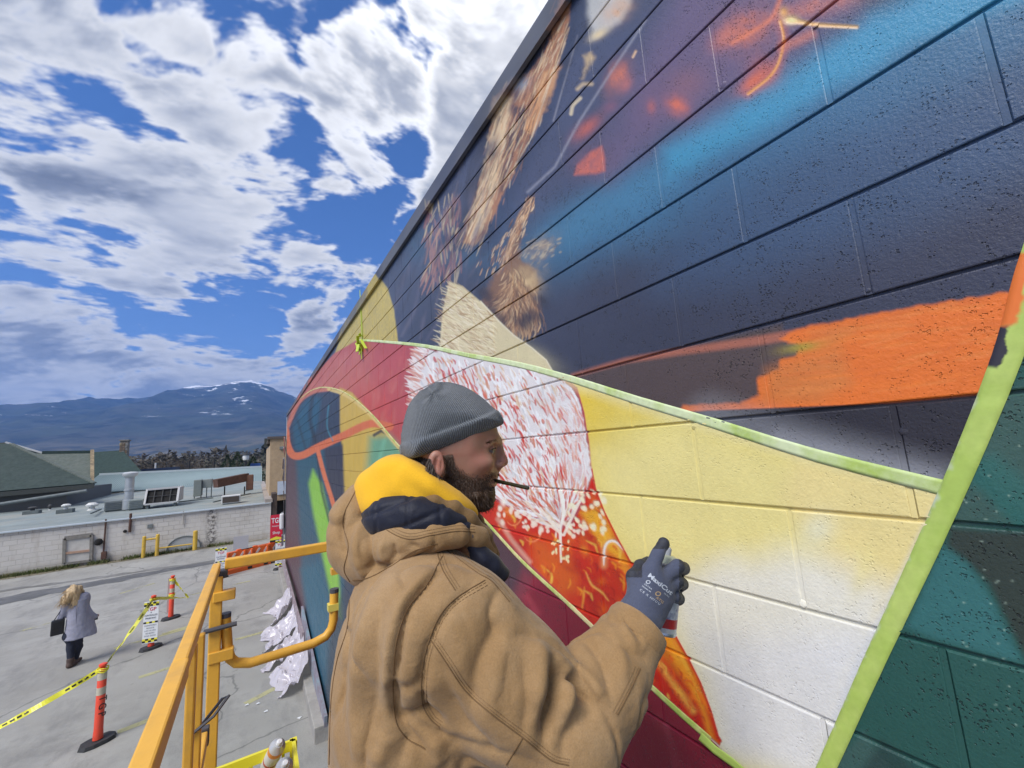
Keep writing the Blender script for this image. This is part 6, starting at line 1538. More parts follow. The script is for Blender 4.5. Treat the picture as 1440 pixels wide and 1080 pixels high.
for i, (px, py, lab) in enumerate([(335, 803, 'orange water barrier nearest the white notice, leftmost of the three'), (358, 797, 'orange water barrier in the middle of the three'), (382, 790, 'orange water barrier nearest the mural wall')]):
    g_ = gnd(px, py); barrier(g_[0], g_[1], R(24), lab)
def post_sign(px, py, H, label, style, w, z0, z1, yaw=-.1):
    c = gnd(px, py); root = empty('notice_sign', tuple(c), 0, label, 'sign'); b = MB(); rubber_base(b, c, R(20), .5, .3); b.build('base', m_rub, root)
    MB().tube([c+np.array([0, 0, .04]), c+np.array([0, 0, H])], .04, 10).build('post', m_dor if style == 'white' else m_blk, root); panel_sign(root, c, z0, z1, w, yaw, style, .06); return root
post_sign(310, 813, 1.0, 'white notice with checkered ends standing at the left end of the orange barriers', 'white', .32, .10, 1.02)
post_sign(388, 790, 1.7, 'red parking sign with white lettering beside the mural wall', 'red', .42, .75, 1.78)
post_sign(394, 800, 1.05, 'small white notice with checkered top below the red sign', 'white', .32, .12, 1.02)
# pale board leaning behind the barriers
p = gnd(340, 782); setp(MB().box(p+np.array([-.05, .5, .38]), (.55, .03, .75)).build('clear_panel', mat('frosted_panel', (.42, .42, .44), .4)), 'pale rectangular panel standing behind the orange barriers', 'panel')

# ================================================================== THE LIFT
m_lift = mat('lift_orange', (.78, .42, .05), .42, noise=.08, nscale=5, dirt=(.42, .24, .09), dscale=9, damt=.35, bump=.15, bscale=90)
m_cap = mat('plastic_cap', (.07, .07, .08), .5)
DECK = CAMZ-1.6
def lift():
    root = empty('scissor_lift', (.2, 1.2, DECK), label='orange scissor lift platform with guard rails under the painter', cat='lift')
    XR = -.150; YE = 2.62; ZT = CAMZ-.5; T_ = .036
    MB().bar((XR, -1.2, ZT), (XR, 1.42, ZT), T_, .048, bev=.005).build('top_rail', m_lift, root)
    MB().bar((XR-.002, 1.423, ZT), (XR-.002, YE, ZT+.002), T_*.92, .042, bev=.006).build('top_rail', m_lift, root)      # the extension rail slides in the first
    MB().bar((XR+.03, YE+.03, ZT+.006), (.86, YE+.03, ZT+.006), .045, .05, bev=.006).build('end_rail', m_lift, root)
    MB().box((XR+.005, YE+.02, ZT-.035), (.075, .075, .035), bev=.006).build('corner_cap', m_cap, root)
    MB().bar((XR, -1.2, CAMZ-1.02), (XR, 2.14, CAMZ-1.02), T_, .048, bev=.006).build('mid_rail', m_lift, root)
    MB().box((XR, 2.155, CAMZ-1.02), (T_+.006, .03, .066), bev=.004).build('rail_cap', m_cap, root)
    for (y, w, z1) in ((1.66, .024, ZT-.026), (YE-.02, .050, ZT-.04), (-.6, .040, ZT-.026)):
        MB().bar((XR+.002, y, DECK), (XR+.002, y, z1), w, .030, up=(0, 1, 0), bev=.005).build('post', m_lift, root)
    MB().bar((XR+.002, 1.86, DECK), (XR+.002, 1.86, ZT-.06), .03, .03, up=(0, 1, 0), bev=.004).build('post', m_lift, root)
    MB().box((XR+.035, YE-.02, ZT-.13), (.09, .05, .045), bev=.004).build('bracket', m_lift, root)
    MB().box((XR+.03, YE-.02, ZT-.40), (.10, .045, .05), bev=.004).build('bracket', m_lift, root)
    MB().tube([(XR-.04, YE-.05, ZT-.27), (XR+.09, YE-.05, ZT-.265)], .011, 8).build('latch_pin', m_cap, root)
    MB().tube([(XR-.02, 1.84, ZT-.36), (XR+.05, 1.84, ZT-.32), (XR+.09, 1.86, ZT-.28), (XR+.07, 1.9, ZT-.30), (XR, 1.88, ZT-.37)], .005, 6).build('cable', m_cap, root)
    # U-shaped gate bar at the far end
    z = lambda px, py: ony(px, py, YE)
    a, b, c, d = z(317, 868), z(320, 915), z(332, 932), z(352, 932); e, f, g_, h = z(440, 905), z(458, 895), z(469, 872), z(470, 833)
    pts = [a, b, z(324, 926), c, d, e, f, z(466, 884), g_, h]
    MB().tube(pts, .023, 12).build('gate_bar', m_lift, root, smooth=True)
    MB().tube([a, a+np.array([0, 0, .02])], .024, 12).build('gate_cap', m_cap, root); MB().tube([h, h+np.array([0, 0, .02])], .024, 12).build('gate_cap', m_cap, root)
    t = z(468, 853); MB().box(t+np.array([0, 0, 0]), (.052, .052, .035)).build('tape_wrap', mat('wrap_yellow', (.7, .6, .12), .5), root)
    t = z(470, 803); MB().box(t, (.035, .05, .03)).build('bracket', m_lift, root); MB().bar(t+np.array([.02, 0, 0]), t+np.array([.02, 0, .13]), .02, .02, up=(0, 1, 0)).build('bracket_stem', m_lift, root)
    # other side rail behind the painter, deck, toe board
    MB().box((.24, .72, DECK-.03), (.84, 3.7, .05)).build('deck', mat('deck_plate', (.16, .16, .16), .6, noise=.3, nscale=8, dirt=(.3, .28, .3), dscale=6, damt=.7), root)
    MB().bar((XR+.03, -1.1, DECK+.08), (XR+.03, 2.5, DECK+.08), .02, .15).build('toe_board', m_lift, root)
    MB().bar((.63, -1.1, DECK+.08), (.63, 2.5, DECK+.08), .02, .15).build('toe_board', m_lift, root)
    sc_ = MB()                                          # scissor arms and chassis under the deck
    for k in range(3):
        z0 = .65+k*.52; z1 = z0+.52
        for x in (-.08, .56):
            sc_.bar((x, -.7, z0), (x, 1.9, z1), .05, .09); sc_.bar((x+.06, -.7, z1), (x+.06, 1.9, z0), .05, .09)
    sc_.build('scissor_arm', m_lift, root)
    MB().box((.24, .6, .42), (.80, 2.9, .40), bev=.03).build('chassis', m_lift, root)
    for x in (-.16, .64):
        for y in (-.5, 1.7): MB().lathe([(.10, -.06), (.21, -.06), (.22, -.03), (.22, .03), (.21, .06), (.10, .06)], (x, y, .222), (1, 0, 0), 20).build('wheel', m_rub, root, smooth=True)
lift()

# yellow crate with spray cans on the end of the deck
def crate():
    m = mat('crate_yellow', (.80, .72, .04), .4, noise=.05); z1 = DECK+.28; c = onz(370, 1068, z1); c = np.array([.02+.14, 2.28, DECK])
    A = onz(411, 1040, z1); root = empty('milk_crate', (A[0]-.17, A[1]-.2, DECK), label='bright yellow plastic crate on the end of the lift deck', cat='crate')
    cx, cy = A[0]-.165, A[1]-.17; w, d, h = .34, .34, .28
    for (x0, y0, x1, y1) in ((-1, -1, 1, -1), (1, -1, 1, 1), (1, 1, -1, 1), (-1, 1, -1, -1)):
        a = np.array([cx+x0*w/2, cy+y0*d/2, DECK]); b = np.array([cx+x1*w/2, cy+y1*d/2, DECK]); s = MB()
        s.bar(a+[0, 0, h-.022], b+[0, 0, h-.022], .016, .044); s.bar(a+[0, 0, .03], b+[0, 0, .03], .012, .06)
        for k in range(1, 8): p = a+(b-a)*k/8; s.bar(p+[0, 0, .05], p+[0, 0, h-.03], .012, .012)
        s.bar(a+[0, 0, .13], b+[0, 0, .13], .012, .03); s.build('side', m, root)
    for (x, y) in ((-1, -1), (1, -1), (1, 1), (-1, 1)): MB().box((cx+x*w/2, cy+y*d/2, DECK+h/2), (.03, .03, h)).build('corner_post', m, root)
    MB().box((cx, cy, DECK+.012), (w, d, .014)).build('floor', m, root); MB().box((cx, cy, DECK+h+.001), (w+.03, .012, .01)) 
    def can(name, p0, p1, body, top, label, L=.185):
        T1 = onz(*p1, DECK+.37); B0 = onz(*p0, DECK+.22); ax = T1-B0; ax /= np.linalg.norm(ax); b = T1-ax*(L+.05); r = .033
        rt = empty(name, tuple(b), label=label, cat='spray can')
        MB().lathe([(r*.9, 0), (r, .006), (r, L*.84)], b, ax, 20).build('can_body', mat('can_white', (.70, .68, .66), .35), rt, smooth=True); MB().lathe([(r+.0004, L*.40), (r+.0004, L*.47)], b, ax, 20).build('label', body, rt, smooth=True)
        MB().lathe([(r+.0004, L*.84), (r*1.02, L)], b, ax, 20).build('colour_band', top, rt, smooth=True)
        MB().lathe([(r*1.02, L), (r*.9, L+.012), (r*.55, L+.026), (r*.52, L+.03)], b, ax, 20).build('shoulder', mat('can_silver_top', (.60, .60, .60), .35, metal=.4), rt, smooth=True)
        MB().lathe([(.012, L+.03), (.013, L+.045), (.008, L+.052)], b, ax, 12).build('nozzle', mat('nozzle_white', (.75, .75, .75), .4), rt, smooth=True)
    mo = mat('can_orange', (.75, .25, .06), .35); mr_ = mat('can_red', (.45, .06, .04), .35)
    can('spray_can', (378, 1075), (394, 1042), mr_, mo, 'orange topped spray can leaning up out of the yellow crate')
    can('spray_can', (392, 1098), (402, 1072), mo, mat('can_yellow', (.75, .62, .12), .35), 'yellow topped spray can leaning beside the orange one in the crate')
    # rumpled yellow bag inside
    F_ = Field((cx-.16, cy-.16, DECK+.02), (cx+.16, cy+.16, DECK+.26), .006)
    F_.u(F_.ell((cx-.03, cy-.04, DECK+.10), (.12, .10, .10)), .02); F_.u(F_.ell((cx+.06, cy+.06, DECK+.09), (.08, .07, .08)), .02); V, F2 = F_.mesh(); N_ = vnorm(V, F2); V = V+N_*((np.abs(n3(V, 30, 4)*2-1))[:, None]*.03-.01)
    o = mesh('crumpled_bag', V, F2.tolist(), mat('bag_olive', (.40, .34, .07), .5, noise=.4, nscale=9), smooth=True); setp(o, 'crumpled olive yellow bag filling the yellow crate', 'bag')
crate()
def dark_tarp():
    n1, n2 = 46, 40; u, v = np.meshgrid(np.linspace(0, 1, n1), np.linspace(0, 1, n2), indexing='ij')
    x = .16+u*.42; y = 1.7+v*.86+(fbm(u*4, v*4, 3, 3)-.5)*.1; z = DECK+.012+np.abs(fbm(u*6, v*6, 4, 9)*2-1)*.22*np.minimum(1, 6*np.minimum(u, 1-u))*np.minimum(1, 6*np.minimum(v, 1-v))
    V = np.stack([x, y, z], -1).reshape(-1, 3); i, j = np.meshgrid(np.arange(n1-1), np.arange(n2-1), indexing='ij'); a = i*n2+j; F = np.stack([a, a+n2, a+n2+1, a+1], -1).reshape(-1, 4)
    o = mesh('drop_cloth', V, F.tolist(), mat('dirty_cloth', (.10, .075, .06), .9, noise=.4, nscale=9, dirt=(.20, .15, .11), dscale=8, damt=.8)); setp(o, 'rumpled dirty brown drop cloth on the deck beside the crate', 'cloth')
dark_tarp()
# scraps of paper on the asphalt
s = MB(); rr_ = np.random.RandomState(8)
for (px, py, lab) in [(347, 992, 'leftmost tiny paper scrap on the asphalt beyond the crate'), (363, 990, 'second tiny paper scrap from the left on the asphalt'), (374, 1001, 'tiny paper scrap lowest and middle on the asphalt beyond the crate'), (421, 1010, 'paper scrap on the asphalt nearest the wall footing'), ]:
    c_ = gnd(px, py); s = MB(); a = rr_.uniform(0, 3); s.prism([c_+np.array([math.cos(a+k*1.57)*.035, math.sin(a+k*1.57)*.03, .004+.01*(k % 2)]) for k in range(4)], (0, 0, .002)); setp(s.build('paper_scrap', m_white), lab, 'scrap', 'paper scraps on the asphalt')

# ================================================================== PEOPLE
class Frame:
    """a standing frame: f forward, l to its left, z up, around the point O"""
    def __init__(s, O, az):
        s.O = np.array(O, float); s.f = np.array([math.sin(az), math.cos(az), 0]); s.l = np.array([-s.f[1], s.f[0], 0]); s.M = np.stack([s.f, s.l, [0, 0, 1]])
    def L(s, P): return (np.asarray(P)-s.O) @ s.M.T
    def W(s, Q): return np.asarray(Q) @ s.M+s.O
    def px(s, x, y, b=0.0):           # local point where the sight line (x, y) meets the plane at b
        d = ray(x, y); c = np.array([0, 0, CAMZ]); t = (b-(c-s.O) @ s.l)/(d @ s.l); return s.L(c+d*t)
MF = Frame(at(635, 625, .87), R(112))
def q(x, y, b=0.0): return MF.px(x, y, b)
def out2(pts, sub=3):
    P = [(p[0], p[2]) for p in (q(*t) for t in pts)]; n = len(P); o = []
    for i in range(n):
        a, b, c, d = [np.array(P[(i+k-1) % n]) for k in range(4)]
        for j in range(sub):
            t = j/sub; o.append(tuple(.5*((2*b)+(-a+c)*t+(2*a-5*b+4*c-d)*t*t+(-a+3*b-3*c+d)*t**3)))
    return o
def sd2(F_, pts):                     # 2-D distance in the sagittal plane, over the field's a and c axes
    X = np.broadcast_to(F_.X[:, :, 0], (F_.shape[0], 1)); Z = F_.Z[0, 0, :][None, :]
    X2 = np.broadcast_to(X, (F_.shape[0], F_.shape[2])); Z2 = np.broadcast_to(Z, X2.shape)
    return poly_sd(X2.astype(np.float32), Z2.astype(np.float32), pts)[:, None, :], X2[:, None, :], Z2[:, None, :]
def inflate(F_, pts, wfun, rad, pw=2.0):
    d, X2, Z2 = sd2(F_, pts); t = np.clip(-d/rad, 0, 1); w = wfun(X2, Z2)*(1-(1-t)**pw)**(1/pw)
    return np.where(d < 0, (np.abs(F_.Y)-w)*.75, np.sqrt(np.maximum(d, 0)**2+F_.Y**2)).astype(np.float32)
def to_obj(name, F_, m, parent, smooth=2, disp=None, frame=MF, post=None):
    V, Fc = F_.mesh(); V = smooth_mesh(V, Fc, smooth)
    V = frame.W(V)
    if disp is not None: V = disp(V, vnorm(V, Fc))
    if post: V = post(V, Fc)
    o = mesh(name, V, Fc if len(V) >= 20000 else Fc.tolist(), m, parent, smooth=True); return o, V, Fc
def spline3(P, n=8):
    P = [np.array(p, float) for p in P]; P = [2*P[0]-P[1]]+P+[2*P[-1]-P[-2]]; o = []
    for i in range(1, len(P)-2):
        for j in range(n):
            t = j/n; a, b, c, d = P[i-1:i+3]; o.append(.5*((2*b)+(-a+c)*t+(2*a-5*b+4*c-d)*t*t+(-a+3*b-3*c+d)*t**3))
    o.append(P[-2]); return o
def chain(F_, pts, k, mirror=False, kk=None):
    d = None
    for sgn in ((1, -1) if mirror else (1,)):
        for (a, ra), (b, rb) in zip(pts[:-1], pts[1:]):
            a_ = np.array(a)*[1, sgn, 1]; b_ = np.array(b)*[1, sgn, 1]; c = F_.cap(a_, b_, ra, rb)
            if d is None: d = c
            else:
                h = np.maximum((kk or k)-np.abs(d-c), 0)/(kk or k); d = np.minimum(d, c)-h*h*(kk or k)*.25
    return d

def m_skin(name, base, red):
    m = bpy.data.materials.new(name); m.use_nodes = True; nt = m.node_tree; N = nt.nodes.new; Lk = nt.links.new; b = nt.nodes['Principled BSDF']
    b.inputs['Roughness'].default_value = .48; b.inputs['Subsurface Weight'].default_value = .12; b.inputs['Subsurface Scale'].default_value = .006; b.inputs['Subsurface Radius'].default_value = (1, .35, .2)
    geo = N('ShaderNodeNewGeometry'); n = N('ShaderNodeTexNoise'); n.inputs['Scale'].default_value = 45; n.inputs['Detail'].default_value = 5; Lk(geo.outputs['Position'], n.inputs['Vector'])
    mx = N('ShaderNodeMix'); mx.data_type = 'RGBA'; mr = N('ShaderNodeMapRange'); mr.inputs[1].default_value = .4; mr.inputs[2].default_value = .75; mr.inputs[3].default_value = 0; mr.inputs[4].default_value = .45; Lk(n.outputs['Fac'], mr.inputs[0]); Lk(mr.outputs[0], mx.inputs[0])
    mx.inputs[6].default_value = base+(1,); mx.inputs[7].default_value = red+(1,); col = mx.outputs[2]
    for (x, y, bb, rad, amt) in ((707, 651, 0, .022, .7), (622, 652, -.085, .035, .5), (668, 648, -.06, .03, .35), (692, 640, -.03, .012, .3)):
        p = MF.W(q(x, y, bb)); d = N('ShaderNodeVectorMath'); d.operation = 'DISTANCE'; Lk(geo.outputs['Position'], d.inputs[0]); d.inputs[1].default_value = tuple(p)
        r_ = N('ShaderNodeMapRange'); r_.inputs[1].default_value = rad; r_.inputs[2].default_value = rad*.3; r_.inputs[3].default_value = 0; r_.inputs[4].default_value = amt; Lk(d.outputs['Value'], r_.inputs[0])
        m2 = N('ShaderNodeMix'); m2.data_type = 'RGBA'; Lk(r_.outputs[0], m2.inputs[0]); Lk(col, m2.inputs[6]); m2.inputs[7].default_value = red+(1,); col = m2.outputs[2]
    Lk(col, b.inputs['Base Color'])
    n2 = N('ShaderNodeTexNoise'); n2.inputs['Scale'].default_value = 520; n2.inputs['Detail'].default_value = 3; Lk(geo.outputs['Position'], n2.inputs['Vector'])
    bp = N('ShaderNodeBump'); bp.inputs['Strength'].default_value = .35; bp.inputs['Distance'].default_value = .0006; Lk(n2.outputs['Fac'], bp.inputs['Height']); Lk(bp.outputs[0], b.inputs['Normal'])
    return m
M_SKIN = m_skin('face_skin', (.36, .19, .13), (.36, .115, .08))
m_hair = mat('brown_hair', (.040, .022, .013), .55, noise=.45, nscale=300)
m_hair2 = mat('beard_hair', (.070, .036, .018), .55, noise=.5, nscale=260)

def fabric(name, col, wear, scale=900, bumpd=.0006, rough=.9, worn=.3, folds=.35):
    m = bpy.data.materials.new(name); m.use_nodes = True; nt = m.node_tree; N = nt.nodes.new; Lk = nt.links.new; b = nt.nodes['Principled BSDF']
    b.inputs['Roughness'].default_value = rough; b.inputs['Specular IOR Level'].default_value = .25; b.inputs['Sheen Weight'].default_value = .15; b.inputs['Sheen Roughness'].default_value = .5
    geo = N('ShaderNodeNewGeometry')
    n = N('ShaderNodeTexNoise'); n.inputs['Scale'].default_value = 9; n.inputs['Detail'].default_value = 7; n.inputs['Roughness'].default_value = .68; Lk(geo.outputs['Position'], n.inputs['Vector'])
    mr = N('ShaderNodeMapRange'); mr.inputs[1].default_value = .42; mr.inputs[2].default_value = .66; mr.inputs[3].default_value = 0; mr.inputs[4].default_value = worn; Lk(n.outputs['Fac'], mr.inputs[0])
    mx = N('ShaderNodeMix'); mx.data_type = 'RGBA'; Lk(mr.outputs[0], mx.inputs[0]); mx.inputs[6].default_value = col+(1,); mx.inputs[7].default_value = wear+(1,)
    n2 = N('ShaderNodeTexNoise'); n2.inputs['Scale'].default_value = scale*.5; n2.inputs['Detail'].default_value = 3; Lk(geo.outputs['Position'], n2.inputs['Vector'])
    m3 = N('ShaderNodeMapRange'); m3.inputs[1].default_value = .3; m3.inputs[2].default_value = .7; m3.inputs[3].default_value = .9; m3.inputs[4].default_value = 1.1; Lk(n2.outputs['Fac'], m3.inputs[0])
    sc = N('ShaderNodeVectorMath'); sc.operation = 'SCALE'; Lk(mx.outputs[2], sc.inputs[0]); Lk(m3.outputs[0], sc.inputs['Scale']); Lk(sc.outputs[0], b.inputs['Base Color'])
    bp = N('ShaderNodeBump'); bp.inputs['Strength'].default_value = .6; bp.inputs['Distance'].default_value = bumpd; Lk(n2.outputs['Fac'], bp.inputs['Height'])
    n4 = N('ShaderNodeTexNoise'); n4.inputs['Scale'].default_value = 38; n4.inputs['Detail'].default_value = 5; n4.inputs['Distortion'].default_value = .6; Lk(geo.outputs['Position'], n4.inputs['Vector'])
    bp2 = N('ShaderNodeBump'); bp2.inputs['Strength'].default_value = folds; bp2.inputs['Distance'].default_value = .006; Lk(n4.outputs['Fac'], bp2.inputs['Height']); Lk(bp.outputs[0], bp2.inputs['Normal']); Lk(bp2.outputs[0], b.inputs['Normal'])
    return m
M_DUCK = fabric('brown_duck_canvas', (.305, .185, .082), (.40, .265, .14), worn=.6)
M_DUCK_D = fabric('brown_canvas_inner', (.20, .118, .048), (.27, .17, .08))
M_SEAM = mat('seam_thread', (.17, .098, .040), .9); M_STITCH = mat('stitch_thread', (.24, .145, .065), .85)
M_YEL = fabric('yellow_fleece', (.80, .44, .022), (.74, .39, .02), scale=1500, bumpd=.0003, rough=1.0, worn=.25, folds=.15)
M_NAVY = fabric('navy_quilt', (.008, .010, .022), (.014, .016, .032), scale=1200, rough=.55)
M_GLOVE = fabric('blue_grey_knit', (.075, .086, .130), (.105, .118, .17), scale=1100, bumpd=.0008); M_GRIP = mat('dark_nitrile', (.030, .033, .045), .6, noise=.3, nscale=200, bump=.3, bscale=600)

HEAD_SKULL = [(697, 598), (700, 608), (702, 616), (699, 625), (697, 630), (696, 640), (697, 652), (698, 661), (700.5, 666.5), (698, 672), (695, 675.5), (697.5, 679), (696, 684), (691.5, 688), (692, 698), (687, 707), (672, 709), (655, 704), (641, 697), (632, 700), (618, 700), (604, 690), (590, 668), (578, 640), (575, 610), (584, 578), (605, 558), (635, 550), (665, 556), (686, 574)]
def painter():
    # ---- head and neck: one continuous surface
    F_ = Field((-.14, -.10, -.30), (.14, .10, .13), .0022)
    def wf(a, c):
        w = np.interp(c, [-.30, -.13, -.10, -.06, -.02, .03, .13], [.02, .030, .050, .062, .070, .074, .062]); return w*(1-.20*sstep(.03, .095, a))
    F_.D = inflate(F_, out2(HEAD_SKULL), wf, .062, 2.2)
    F_.u(F_.cap(q(612, 690, 0), q(606, 790, 0), .058, .066), .03); F_.u(F_.cap(q(640, 700, 0), q(630, 790, 0), .045, .060), .03)
    n0, n1 = q(700, 625, 0), q(707.5, 647, 0)                        # nose
    F_.u(F_.cap(q(697.5, 620, 0), q(700, 632, 0), .0105, .0085), .010); F_.u(F_.cap(n0, n1, .0072, .0082), .012); F_.u(F_.cap(q(693, 640, 0), q(697, 655, 0), .014, .014), .010); F_.u(F_.ell(q(708, 650, 0), (.0095, .0105, .0085)), .006); F_.u(F_.ell(q(707.5, 646, 0), (.007, .007, .009)), .006)
    for s in (-1, 1):
        F_.u(F_.ell(q(700.5, 654, .0)+np.array([.001, s*.0125, 0]), (.0105, .0065, .0075)), .005); F_.sub(F_.ell(q(704.5, 658.8, 0)+np.array([0, s*.006, 0]), (.006, .0028, .0028)), .002)
        e = q(691, 633, 0)+np.array([-.0065, s*.031, .001])
        F_.u(F_.cap(q(700, 619, 0)+np.array([-.002, s*.012, 0]), q(689, 623, 0)+np.array([-.008, s*.048, -.004]), .0075, .0065), .012)          # brow
        F_.sub(F_.ell(e+np.array([.010, s*.006, 0]), (.016, .016, .0110)), .010); 
        F_.u(F_.ell(q(682, 650, 0)+np.array([-.008, s*.046, 0]), (.022, .018, .014)), .02)                                                   # cheek
        F_.u(np.maximum(F_.ell(e+np.array([-.0030, 0, .0006]), (.0135, .0140, .0128)), -(F_.Z-e[2]+.0005)*1.0), .002); F_.u(np.maximum(F_.ell(e+np.array([-.0035, 0, -.001]), (.0128, .0135, .0125)), (F_.Z-e[2]+.0042)*1.0), .002)
        F_.u(F_.cap(e+np.array([.0070, -.010, .0040]), e+np.array([.0005, s*.013, .0025]), .0024, .0020), .002)                               # upper lid
        # ear
        ec = q(617, 653, -.078); ec[1] = s*.078; ec2 = ec+np.array([-.004, s*.006, .0])
        F_.u(F_.ell(ec2, (.017, .0085, .027)), .006); F_.sub(F_.ell(ec2+np.array([.003, s*.008, .001]), (.009, .006, .016)), .003); F_.u(F_.ell(ec+np.array([.003, 0, -.018]), (.008, .006, .009)), .006); F_.u(F_.cap(ec2+np.array([.006, s*.004, .010]), ec2+np.array([.004, s*.004, -.010]), .0025, .003), .003)
    for (x, y, r_) in ((699.2, 670.8, .0046), (696.8, 679.6, .0054)):
        c = q(x, y, 0)+np.array([-.003, 0, 0]); F_.u(F_.cap(c+np.array([-.007, -.016, 0]), c, r_*.7, r_), .004); F_.u(F_.cap(c+np.array([-.007, .016, 0]), c, r_*.7, r_), .004)
    person, Vh, Fh = to_obj('person', F_, M_SKIN, None, 1)
    setp(person, 'man in grey beanie and tan canvas jacket spraying paint on the mural', 'person')
    bvh_head = BVHTree.FromPolygons([tuple(v) for v in Vh], [tuple(int(i) for i in f) for f in Fh])
    # eyes
    for s in (-1, 1):
        e = q(691, 633, 0)+np.array([-.0085, s*.031, .0000]); c = MF.W(e); g = MF.W(e+np.array([1, -s*.12, -.10]))-c; g /= np.linalg.norm(g)
        mb = MB(); mb.lathe([(.0118*math.sin(t), -.0118*math.cos(t)) for t in np.linspace(.01, math.pi-.01, 14)], c, g, 18); eb = mb.build('eyeball', mat('eye_white', (.20, .165, .15), .3), person, smooth=True)
        MB().lathe([(.0060, .0101), (.0030, .0119), (0, .0121)], c, g, 14).build('iris', mat('iris_dark', (.03, .022, .018), .2), eb, smooth=True)
        l = MB(); l.tube([MF.W(e+np.array([.0125, -.011, .0030])), MF.W(e+np.array([.0140, 0, .0045])), MF.W(e+np.array([.0095, s*.012, .0032])), MF.W(e+np.array([.004, s*.0155, .0012]))], .0011, 6); l.build('eyelash', m_hair, person)
    def hairs(name, poly, n, ln, dirf, m, wd=.0007, seed=1, off=.0, both=True, jit=.35, parent=None, bvh=None, fade=0.0):
        rr = np.random.RandomState(seed); V = []; Fc = []; k = 0; P = np.array(poly); x0, y0 = P.min(0); x1, y1 = P.max(0); tries = 0
        while k < n and tries < n*6:
            tries += 1; x = rr.uniform(x0, x1); y = rr.uniform(y0, y1)
            if poly_sd(np.array([x], np.float32), np.array([y], np.float32), poly)[0] > -fade*rr.rand(): continue
            d = ray(x, y); h = (bvh or bvh_head).ray_cast(Vector((0, 0, CAMZ)), Vector(d).normalized())
            if h[0] is None: continue
            for mir in ((0, 1) if both else (0,)):
                p = np.array(h[0]); nn = np.array(h[1])
                if mir: pl = MF.L(p); pl[1] *= -1; p = MF.W(pl); nl = nn @ MF.M.T; nl[1] *= -1; nn = nl @ MF.M
                dl = np.array(dirf(x, y), float)
                if mir: dl[1] *= -1
                g = dl @ MF.M+nn*rr.uniform(.05, .5)+rr.normal(0, jit, 3); g /= np.linalg.norm(g); L = ln(x, y)*rr.uniform(.6, 1.15)
                s_ = np.cross(g, nn+rr.normal(0, .3, 3)); s_ /= np.linalg.norm(s_)+1e-9
                a = p+nn*off; b_ = a+g*L*.5+nn*L*.06; c = a+g*L-np.array([0, 0, L*.12]); w = wd*rr.uniform(.7, 1.3); i0 = len(V)
                V += [a-s_*w/2, a+s_*w/2, b_+s_*w*.4, b_-s_*w*.4, c]; Fc += [(i0, i0+1, i0+2), (i0, i0+2, i0+3), (i0+3, i0+2, i0+4)]; k += 1
        o = mesh(name, V[:], Fc, m, parent or person); setp(o, kind='stuff'); return o
    # ---- beard: body of hair, then loose hairs on it
    F_ = Field((-.10, -.085, -.17), (.13, .085, .0), .0022)
    bp_ = [(624, 668), (640, 671), (655, 678), (672, 682), (686, 681), (690, 684), (694.5, 688), (695, 697), (693.5, 707), (687, 716), (674.5, 719), (658, 714), (642, 704), (628, 693), (618, 680)]
    full = [(700.5, 612), (701, 640), (701, 660), (701, 667), (696, 673), (695.5, 688), (696.5, 697), (694.5, 707), (688, 716), (675, 720), (658, 715), (642, 705), (626, 697), (604, 692), (590, 668), (578, 640), (575, 610), (600, 580), (660, 580), (690, 590)]
    F_.D = inflate(F_, out2(full), lambda a, c: np.interp(c, [-.17, -.135, -.10, -.06, 0], [.024, .042, .056, .0665, .0745])*(1-.20*sstep(.03, .095, a)), .060, 2.2)
    reg_ = out2([(618, 650), (628, 655), (636, 672), (648, 684), (662, 689), (678, 687), (690, 684.5), (697, 684.5), (706, 690), (706, 730), (640, 730), (612, 715), (606, 680)]); d2, _x, _z = sd2(F_, reg_); F_.D = np.maximum(F_.D, d2+.0015*np.sin(F_.X*700)*np.cos(F_.Z*500)+0*F_.D).astype(np.float32)
    F_.u(F_.cap(q(700, 667.5, 0)+np.array([-.002, 0, 0]), q(695, 673, 0)+np.array([-.012, -.026, 0]), .0042, .0040), .004); F_.u(F_.cap(q(700, 667.5, 0)+np.array([-.002, 0, 0]), q(695, 673, 0)+np.array([-.012, .026, 0]), .0042, .0040), .004)
    def dsp(V, N_): return V+N_*((n3(V, 170, 3)-.5)*.006+(n3(V, 420, 6)-.5)*.003)[:, None]
    beard, Vb, Fb = to_obj('beard', F_, m_hair2, person, 1, dsp)
    bvh_b = BVHTree.FromPolygons([tuple(v) for v in Vb]+[tuple(v) for v in Vh], [tuple(int(i) for i in f) for f in Fb]+[tuple(int(i)+len(Vb) for i in f) for f in Fh])
    bp2 = [(621, 664), (630, 655), (641, 655), (648, 664), (664, 672), (680, 672), (690, 664), (702, 664), (702, 669), (694, 671), (690, 678), (694, 684), (695, 697), (694, 707), (687, 717), (674, 719), (656, 715), (640, 704), (626, 692), (616, 680)]
    hairs('beard_hairs', bp2, 9000, lambda x, y: .006+.008*max(0, min(1, (y-670)/35)), lambda x, y: (.25+.25*(x-640)/60, -.1, -1), m_hair2, seed=3, bvh=bvh_b, parent=beard, fade=7)
    hairs('stubble', [(626, 648), (640, 650), (655, 662), (676, 668), (688, 658), (700, 662), (702, 668), (690, 676), (690, 690), (640, 690), (620, 668)], 5000, lambda x, y: .003, lambda x, y: (.2, 0, -1), m_hair2, wd=.0005, seed=5, bvh=bvh_b, parent=beard, fade=12)
    hairs('eyebrow', [(685, 622.5), (692, 620), (699, 617.8), (701, 620), (693, 622.5), (686, 624.5)], 300, lambda x, y: .006, lambda x, y: (-.7, -.2, .25), m_hair2, wd=.0007, seed=6, jit=.18)
